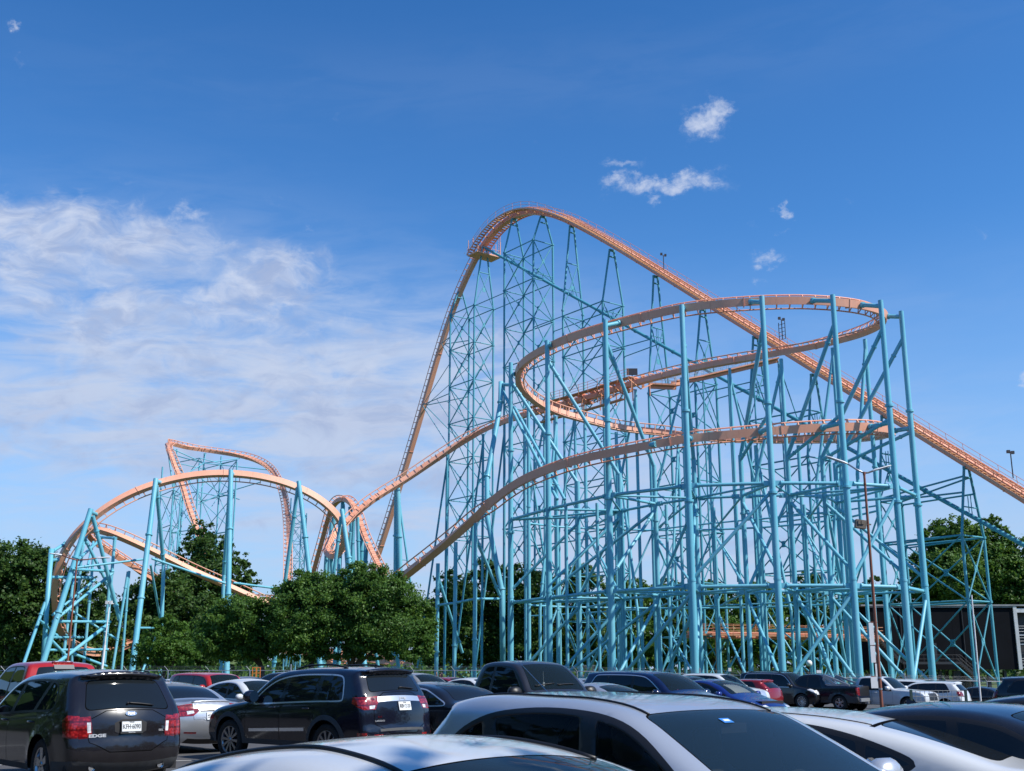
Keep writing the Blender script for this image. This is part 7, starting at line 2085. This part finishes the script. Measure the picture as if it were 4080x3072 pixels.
car_sedan('black car behind the blue sedan, left of the white pickup with open rack', 2735, 52, FB, P_BLACK, -1, H=1.60, L=4.5)
c, t, o = car_sedan('bright blue sedan facing right with a sunshade in its windscreen', 2903, 35.6, -47, P_BLUE, -1, L=4.85, W=1.85, H=1.49, ref=(3.55, -.72), h=.09, ds=.06, hood=1.0, deck=1.05, xbl=.95, xr=1.85, xf=2.8, xc=3.65, belt=[(0, 1.02), (1.2, 1.0), (3.4, .97), (4.85, .9)])
mb = MB(); s0, s1 = sorted((c.s_x(3.50), c.s_x(2.98))); vs = []
for i in range(7):
    for k in range(13):
        p, n = strip_pt(c, s0 + (s1 - s0) * i / 6, -.45 + 1.2 * k / 12, -.07 - .02 * (k % 2)); vs.append(p)
mb.add(vs, [(i * 13 + k, i * 13 + k + 1, (i + 1) * 13 + k + 1, (i + 1) * 13 + k) for i in range(6) for k in range(12)]); mb.build('sunshade', mat('silver_sunshade', (.72, .74, .74), .4), t)
car_suv('white SUV facing right behind the bright blue sedan', 2905, 60, FB - 3, P_WHITE, -1, L=4.9, W=1.88, H=1.83, ref=(3.5, -.8), hood=1.15, grille='chrome', tail=.35, spoil=False, tumble=.2)
car_suv('dark red hatchback seen from behind beside the white SUV', 3085, 62, FA, P_DKRED, 1, L=4.3, W=1.80, H=1.56, ref=(.1, 0), tail=.55, R_=.33, hood=1.0, xc=3.3, xf=2.6, belt=[(0, 1.02), (1.2, .98), (3.4, .93), (4.3, .9)], shelf=1.0, back=(1.08, 1.38))
c, t, o = car_suv('large black SUV with chrome grille facing right beneath the fifth helix column', 3190, 66.5, -44, P_BLACK, -1, L=5.3, W=2.0, H=2.03, ref=(4.38, -.95), hood=1.22, xc=3.95, xf=3.25, tail=.30, spoil=False, tumble=.2, rails=True, grille='chrome', R_=.41, wheel_style='mesh', qx=1.15, trim='chrome', belt=[(0, 1.2), (1.2, 1.2), (3.4, 1.18), (5.3, 1.1)])
mb = MB()
for k in range(7): p, n = strip_pt(c, c.s_front(.86), -.42 + .14 * k, .015); mb.box(p, (.03, .03, .34))
mb.build('grille_bar', M_TRIM, t)
M_BUTT = mat('silver_buttress', (.50, .51, .52), .35, metal=.6)
c, t, o = car_pickup('dark navy pickup with grey cladding and a silver sail behind its cab', 3340, 65.5, 142, P_NAVY, 1, L=5.6, W=2.02, H=1.93, ref=(1.12, .95), clad=True, xcab=1.95, xc=4.05, xf=3.4, wheel_style='five', tailm='black', rail_z=1.30, hood=1.2)
c.wheels
for sg in (1, -1):
    mb = MB(); y = .80 * sg
    A = (1.95 - 2.8, y, 1.86); B_ = (1.35 - 2.8, y * 1.02, 1.36); C_ = (.55 - 2.8, y * 1.03, 1.33); D_ = (2.1 - 2.8, y, 1.36)
    mb.beam(A, C_, .10, .10, (0, 0, 1)); mb.beam(A, D_, .10, .12, (1, 0, 0)); mb.beam(C_, D_, .10, .10); mb.beam(Vector(A).lerp(Vector(D_), .1), B_, .10, .12, (0, 0, 1)); mb.build('sail_panel', M_BUTT, t)
mb = MB(); mb.box((-2.8 - .02, 0, .56), (.16, 1.75, .16)); mb.box((-2.8 - .08, 0, .42), (.2, .12, .12)); mb.build('tow_bumper', M_BUTT, t)
c, t, o = car_pickup('white crew cab pickup behind the brown lamp post', 3612, 64.5, -43, P_WHITE, -1, L=5.8, W=2.03, H=1.89, ref=(4.82, -.95), xcab=1.75, xc=4.0, xf=3.3, hood=1.18, tailm='paint')
car_suv('white SUV nose to nose behind the white crew cab pickup', 3668, 71, FB, P_WHITE, -1, H=1.78, L=4.9)
car_suv('white SUV with red tail lamp behind the cart rail at right', 3842, 66, 141, P_WHITE, 1, L=4.77, W=1.84, H=1.69, ref=(.1, 0), tail=.5)
car_sedan('dark sedan right of the white SUV with the red tail lamp', 3905, 70, FA, P_BLACK, 1, L=4.6, H=1.47)
car_suv('black SUV cut off by the right edge of the picture with a small roof spoiler', 3992, 38, FB, P_BLACK, -1, H=1.60, ref=(.35, -.6))
car_sedan('low black car at the right edge between the black sedan and the far SUV', 4090, 17.5, FB, P_BLACK, -1, H=1.40, L=4.6, ref=(1.9, 0), h=.10, ds=.07)

# ---------- foreground, right
car_sedan('black sedan in the right foreground behind the white sedan roof', 4004, 9.2, -45, P_BLACK, -1, L=4.8, W=1.84, H=1.45, ref=(2.9, -.58), h=.07, ds=.05, trim='trim', xr=1.7, xf=2.9, xc=3.7, fin_on=True)
def white_coupe_sedan():
    L, W = 4.88, 1.84
    prof = [(.14, .24), (.04, .38), (.0, .52), (.0, .72), (.05, .92), (.10, 1.01), (.18, 1.025), (.42, 1.035), (.54, 1.055), (.9, 1.165), (1.3, 1.265), (1.75, 1.338), (2.3, 1.372), (2.8, 1.368), (3.12, 1.315), (3.6, 1.10), (3.88, .95), (4.02, .925), (4.4, .86), (4.68, .74), (4.82, .62), (L, .5), (L - .02, .38), (L - .12, .24)]
    c = Car(L, W, 1.375, prof, (1.0, 3.85), .33, .22, belt=[(0, 1.01), (1.2, .985), (3.4, .93), (L, .86)], tumble=.36, shoulder=.68, ds=.045, h=.06, plan_r=.11, plan_f=.16, rr=.11, crown=.035)
    t = place('white sedan in the right foreground with dark rear window and shark fin aerial', 'car', 'parked_sedan', 143, (1.1, .78), 3612, 8.9, c, group=G_CARS)
    dlo = [(1.06, 1.045), (1.14, 1.01), (1.9, .99), (3.48, .945), (3.30, 1.09), (3.05, 1.225), (2.75, 1.285), (2.3, 1.298), (1.9, 1.275), (1.55, 1.21), (1.25, 1.12)]
    z = c.s_rear
    o = standard(c, t, 1, mats_for(P_WHITE), dlo, [(1.46, 1.0, 1.50, 1.4), (2.36, .98, 2.26, 1.4)], [(1.43, 1.55, 2.36, 2.28), (2.38, 2.30, 3.56, 3.0)], (3.56, 2.94), (.56, 1.42), [('taillight|red', [(-.1, .74), (.30, .78), (.34, .90), (-.1, .92)])],
                 [('body|seam', [(c.s_x(1.44), -.97), (c.s_x(1.46), -.97), (c.s_x(1.46), .97), (c.s_x(1.44), .97)]), ('taillight|red', [(z(.74), .55), (z(.90), .5), (z(.90), 1), (z(.74), 1)]), ('taillight|red', [(z(.74), -.55), (z(.90), -.5), (z(.90), -1), (z(.74), -1)])], gap=.05, trimw=.03, back_t=.84)
    c.wheel('five'); fin(t, c, 1.60, P_WHITE, -.12)
    for k, x in enumerate((1.62, 2.56)): handle(o['door#%d' % k], c, x, .86, 1, P_WHITE)
    for sg in (1, -1): q = side_pt(c, 3.35, .99, sg); mirror(t, q.x, q.y, q.z + .03, sg, P_WHITE)
    for sg in (-1, 1):
        mb = MB(); pts = []; s0, s1 = c.s_x(1.45), c.s_x(2.92)
        for k in range(25): p, n = strip_pt(c, s0 + (s1 - s0) * k / 24, sg * .88, .002); pts.append(p)
        mb.path(pts, .005, 5); mb.build('roof_moulding', M_TRIM, t)
white_coupe_sedan()

# ---------- foreground crossover, blue grey, see-through glass and an interior
def grey_crossover():
    L, W, H = 4.75, 1.88, 1.53
    prof = [(.14, .30), (.04, .42), (.0, .55), (.0, .72), (.04, .86), (.12, .98), (.30, 1.16), (.62, 1.42), (.66, 1.46), (.60, 1.485), (1.0, 1.545), (1.6, H), (2.05, H - .005), (2.52, H - .065), (2.98, 1.25), (3.42, 1.03), (3.56, 1.0), (4.2, .93), (4.5, .82), (4.7, .64), (L, .5), (L - .03, .38), (L - .12, .28)]
    c = Car(L, W, H, prof, (.95, 3.78), .35, .26, belt=[(0, 1.02), (1.2, 1.0), (3.4, .93), (L, .86)], tumble=.17, shoulder=.72, ds=.045, h=.06, plan_r=.12, plan_f=.15, rr=.13, crown=.02)
    t = place('blue grey crossover in the centre foreground with a blue sticker on its windscreen', 'car', 'parked_crossover', -52, (.62, -.72), 1803, 8.9, c, group=G_CARS)
    dlo = [(.72, 1.10), (.80, 1.035), (1.5, 1.02), (3.26, .96), (2.98, 1.15), (2.66, 1.335), (2.38, 1.415), (2.0, 1.445), (1.6, 1.44), (1.2, 1.395), (.88, 1.27)]
    o = standard(c, t, -1, mats_for(P_GREY, shield=glass_mat('blue_windscreen', (.02, .04, .06), .62), pillar=M_TRIM), dlo, [(1.36, 1.0, 1.16, 1.55), (2.34, .97, 2.22, 1.55)], [(1.18, 1.22, 2.34, 2.24), (2.36, 2.26, 3.44, 2.62)], (3.42, 2.56), ('z', 1.10, 1.40), (), (), gap=.13, glass='side_clear', solid=True, trimw=.03, back_t=.86)
    c.wheel('seven')
    for k, x in enumerate((1.40, 2.52)): handle(o['door#%d' % k], c, x, .90, -1, P_GREY)
    for sg in (1, -1): q = side_pt(c, 3.10, 1.0, sg); mirror(t, q.x, q.y, q.z + .04, sg, P_GREY, 1.2)
    # roof mouldings
    for sg in (-1, 1):
        mb = MB(); pts = []
        s0, s1 = c.s_x(.75), c.s_x(2.56)
        for k in range(25): p, n = strip_pt(c, s0 + (s1 - s0) * k / 24, sg * .86, .004); pts.append(p)
        mb.path(pts, .009, 6); mb.build('roof_moulding', M_TRIM, t)
    # blue sticker
    p, n = strip_pt(c, c.s_x(2.74), -.10, .004); mb = MB(); mb.smooth = False; r_ = Vector((0, 1, 0)); u_ = n.cross(r_)
    mb.box(p, (.09, .06, .002), Matrix((r_, u_, n)).transposed()); mb.build('windscreen_sticker', mat('blue_sticker', (.05, .22, .62), .4), t)
    p2 = p + n * .002; mb = MB(); mb.box(p2, (.055, .022, .002), Matrix((r_, u_, n)).transposed()); mb.build('windscreen_sticker', M_PLATE, t)
    # interior: seats with head rests, dashboard, steering wheel, parcel floor
    def seat(x, y, ww=.50):
        mb = MB()
        n = 12
        def slab(pts, wid):
            vs = []
            for (px, pz, th, w_) in pts:
                for k in range(n):
                    a = 2 * math.pi * k / n; ca, sa = math.cos(a), math.sin(a)
                    vs.append((x - L / 2 + px + th * ca * (abs(ca) ** -.4 if abs(ca) > .1 else 1), y + w_ * sa * (abs(sa) ** -.4 if abs(sa) > .1 else 1) * .5 * wid / .5, pz))
            fs = [(i * n + k, i * n + (k + 1) % n, (i + 1) * n + (k + 1) % n, (i + 1) * n + k) for i in range(len(pts) - 1) for k in range(n)]
            mb.add(vs, fs); mb.add(vs[:n], [tuple(range(n - 1, -1, -1))]); mb.add(vs[-n:], [tuple(range(n))])
        slab([(.12, .50, .10, .36), (.08, .62, .10, .46), (-.02, .88, .085, .48), (-.10, 1.05, .07, .42), (-.12, 1.10, .04, .32)], ww)
        slab([(-.12, 1.13, .035, .16), (-.12, 1.17, .055, .24), (-.13, 1.28, .05, .24), (-.13, 1.32, .02, .16)], ww)
        mb.box((x - L / 2 + .28, y, .48), (.55, ww, .14)); 
        return mb.build('seat', M_SEAT, t)
    seat(2.28, .38); seat(2.28, -.38); seat(1.42, .42, .6); seat(1.42, -.42, .6)
    mb = MB(); mb.box((3.2 - L / 2, 0, .80), (.5, 1.45, .24)); mb.box((3.05 - L / 2, 0, .89), (.3, 1.4, .08)); mb.build('dashboard', M_INT, t)
    mb = MB(); cc_ = Vector((2.84 - L / 2, .38, .92)); ax = Vector((-.85, 0, .5)).normalized(); a1 = ax.orthogonal().normalized(); a2 = ax.cross(a1)
    mb.path([cc_ + (a1 * math.cos(a) + a2 * math.sin(a)) * .185 for a in np.linspace(0, 2 * math.pi, 25)[:-1]], .016, 7, closed=True)
    for a in (0, 2.1, 4.2): mb.tube(cc_, cc_ + (a1 * math.cos(a) + a2 * math.sin(a)) * .185, .014, n=6)
    mb.tube(cc_ - ax * .02, cc_ + ax * .02, .06, n=12); mb.build('steering_wheel', M_INT, t)
    mb = MB(); p, n = strip_pt(c, c.s_x(2.72), 0, -.05); mb.box(p, (.05, .24, .06)); mb.build('rear_view_mirror', M_INT, t)
grey_crossover()
# ---------- white sedan along the bottom edge
def bottom_sedan():
    c, t, o = car_sedan('glossy white sedan along the bottom edge with a black roof moulding', 2430, 4.8, -46, P_WHITE, -1, L=4.6, W=1.80, H=1.445, m=.12, ref=(2.75, .6), h=.05, ds=.04, fin_on=False, xbl=.85, xr=1.70, xf=2.75, xc=3.55, rr=.12)
    for sg in (-1, 1):
        mb = MB(); pts = []; s0, s1 = c.s_x(1.35), c.s_x(2.75)
        for k in range(25): p, n = strip_pt(c, s0 + (s1 - s0) * k / 24, sg * .84, .003); pts.append(p)
        mb.path(pts, .011, 6); mb.build('roof_moulding', M_TRIM, t)
bottom_sedan()

# ---------- painted bays, wheel stop, person
for (a, b) in (((-9.2, 19.2), (-1.5, 21.8)), ((-8.8, 21.0), (-5.9, 18.6)), ((-13, 21.5), (-1, 25.6)), ((-11, 31), (3, 35)), ((11, 61), (24, 61.6)), ((-3, 28.5), (8, 32))):
    line((*a, 0), (*b, 0), .11)
p = P(3292, 2806, 68.5); t = thing('wheel_stop', 'short yellow wheel stop on the ground between the black SUV and the navy pickup', 'wheel stop', (p.x, p.y, gz(p.x, p.y)), R(-20))
mb = MB(); mb.add([(x, y, z) for x in (-.9, .9) for y, z in ((-.09, 0), (.09, 0), (.05, .13), (-.05, .13))], [(0, 1, 2, 3), (7, 6, 5, 4), (0, 4, 5, 1), (1, 5, 6, 2), (2, 6, 7, 3), (3, 7, 4, 0)]); mb.build('block', mat('yellow_concrete', (.62, .47, .14), .8, var=.2, vscale=5), t)

def person():
    p = P(1757, 2690, 62); g = gz(p.x, p.y)
    t = thing('person', 'person with long dark hair raising an arm beside the small red car', 'person', (p.x, p.y, g), R(200))
    t.scale = (.97, .97, .97)
    J = {'pelvis': ((0, 0, .95), .13), 'waist': ((0, 0, 1.08), .115), 'chest': ((0, 0, 1.28), .135), 'neck': ((0, .0, 1.46), .055), 'head0': ((.01, 0, 1.55), .078), 'head1': ((.015, 0, 1.63), .092), 'head2': ((.01, 0, 1.70), .07),
         'shL': ((0, .17, 1.38), .06), 'elL': ((.04, .24, 1.12), .042), 'wrL': ((.14, .22, .90), .03), 'haL': ((.18, .21, .82), .026), 'shR': ((0, -.17, 1.39), .06), 'elR': ((.14, -.26, 1.44), .042), 'wrR': ((.20, -.16, 1.64), .03), 'haR': ((.21, -.12, 1.71), .026),
         'hiL': ((0, .09, .88), .095), 'knL': ((.02, .10, .50), .062), 'anL': ((0, .11, .09), .042), 'toL': ((.14, .12, .04), .035), 'hiR': ((0, -.09, .88), .095), 'knR': ((.0, -.10, .50), .062), 'anR': ((-.02, -.11, .09), .042), 'toR': ((.12, -.13, .04), .035)}
    E = [('pelvis', 'waist'), ('waist', 'chest'), ('chest', 'neck'), ('neck', 'head0'), ('head0', 'head1'), ('head1', 'head2'), ('chest', 'shL'), ('shL', 'elL'), ('elL', 'wrL'), ('wrL', 'haL'), ('chest', 'shR'), ('shR', 'elR'), ('elR', 'wrR'), ('wrR', 'haR'), ('pelvis', 'hiL'), ('hiL', 'knL'), ('knL', 'anL'), ('anL', 'toL'), ('pelvis', 'hiR'), ('hiR', 'knR'), ('knR', 'anR'), ('anR', 'toR')]
    names = list(J); vs = [J[k][0] for k in names]; rs = [J[k][1] for k in names]; es = [(names.index(a), names.index(b)) for a, b in E]
    for w, base_i in (('haL', 1), ('haR', 1)):
        h = Vector(J[w][0]); wr = Vector(J['wr' + w[-1]][0]); d = (h - wr).normalized(); s_ = d.orthogonal().normalized()
        for k, (off, ln) in enumerate(((-.03, .06), (-.01, .075), (.01, .072), (.028, .058))):
            vs.append(tuple(h + s_ * off + d * ln * .5)); rs.append(.009); vs.append(tuple(h + s_ * off * 1.1 + d * ln + Vector((.01, 0, 0)))); rs.append(.007)
            es += [(names.index(w), len(vs) - 2), (len(vs) - 2, len(vs) - 1)]
        vs.append(tuple(h + s_ * .05 - d * .01)); rs.append(.010); es.append((names.index(w), len(vs) - 1))
    me = bpy.data.meshes.new('body'); me.from_pydata(vs, es, []); 
    o = put('body', me, t); sk = o.modifiers.new('skin', 'SKIN'); 
    for i, v in enumerate(me.skin_vertices[0].data): v.radius = (rs[i], rs[i]); v.use_root = (i == 0)
    o.modifiers.new('sub', 'SUBSURF').levels = 2; o.modifiers['sub'].render_levels = 2
    dg = bpy.context.evaluated_depsgraph_get(); m2 = bpy.data.meshes.new_from_object(o.evaluated_get(dg)); bpy.data.objects.remove(o)
    m2.materials.clear()
    for m_ in (mat('skin', (.52, .30, .20), .5), mat('blue_top', (.03, .06, .25), .8), mat('jeans', (.04, .06, .12), .85)): m2.materials.append(m_)
    for f in m2.polygons:
        c_ = f.center; f.use_smooth = True
        f.material_index = 2 if c_.z < .98 and abs(c_.y) < .2 and c_.x < .11 else (1 if .9 < c_.z < 1.44 and abs(c_.y) < .22 else 0)
    b = put('body', m2, t)
    mb = MB(); n = 16; vs = []
    for (cx, z, r_) in ((-.02, 1.22, .085), (-.03, 1.35, .11), (-.03, 1.5, .10), (-.02, 1.60, .108), (-.012, 1.68, .10), (-.005, 1.74, .06), (0, 1.755, .01)):
        for k in range(n):
            a = math.pi * .42 + (2 * math.pi - .84 * math.pi) * k / (n - 1) if z < 1.66 else 2 * math.pi * k / (n - 1)
            vs.append((cx + r_ * math.cos(a), r_ * .95 * math.sin(a), z))
    mb.add(vs, [(i * n + k, i * n + k + 1, (i + 1) * n + k + 1, (i + 1) * n + k) for i in range(6) for k in range(n - 1)]); mb.build('hair', mat('dark_hair', (.02, .012, .01), .6), t)
    mb = MB()
    for y in (-.032, .032): mb.lathe([(0, -.009), (.009, 0), (0, .009)], (.103, y, 1.635), n=8)
    mb.build('eye', M_DKSTEEL, t)
    mb = MB(); mb.beam((.105, -.02, 1.575), (.105, .02, 1.575), .012, .008); mb.build('mouth', mat('lips', (.35, .1, .09), .5), t)
    mb = MB(); mb.add([(.10, -.012, 1.60), (.10, .012, 1.60), (.125, 0, 1.602), (.10, 0, 1.645)], [(0, 1, 2), (0, 2, 3), (1, 3, 2)]); mb.build('nose', MATS['skin'], t)
person()
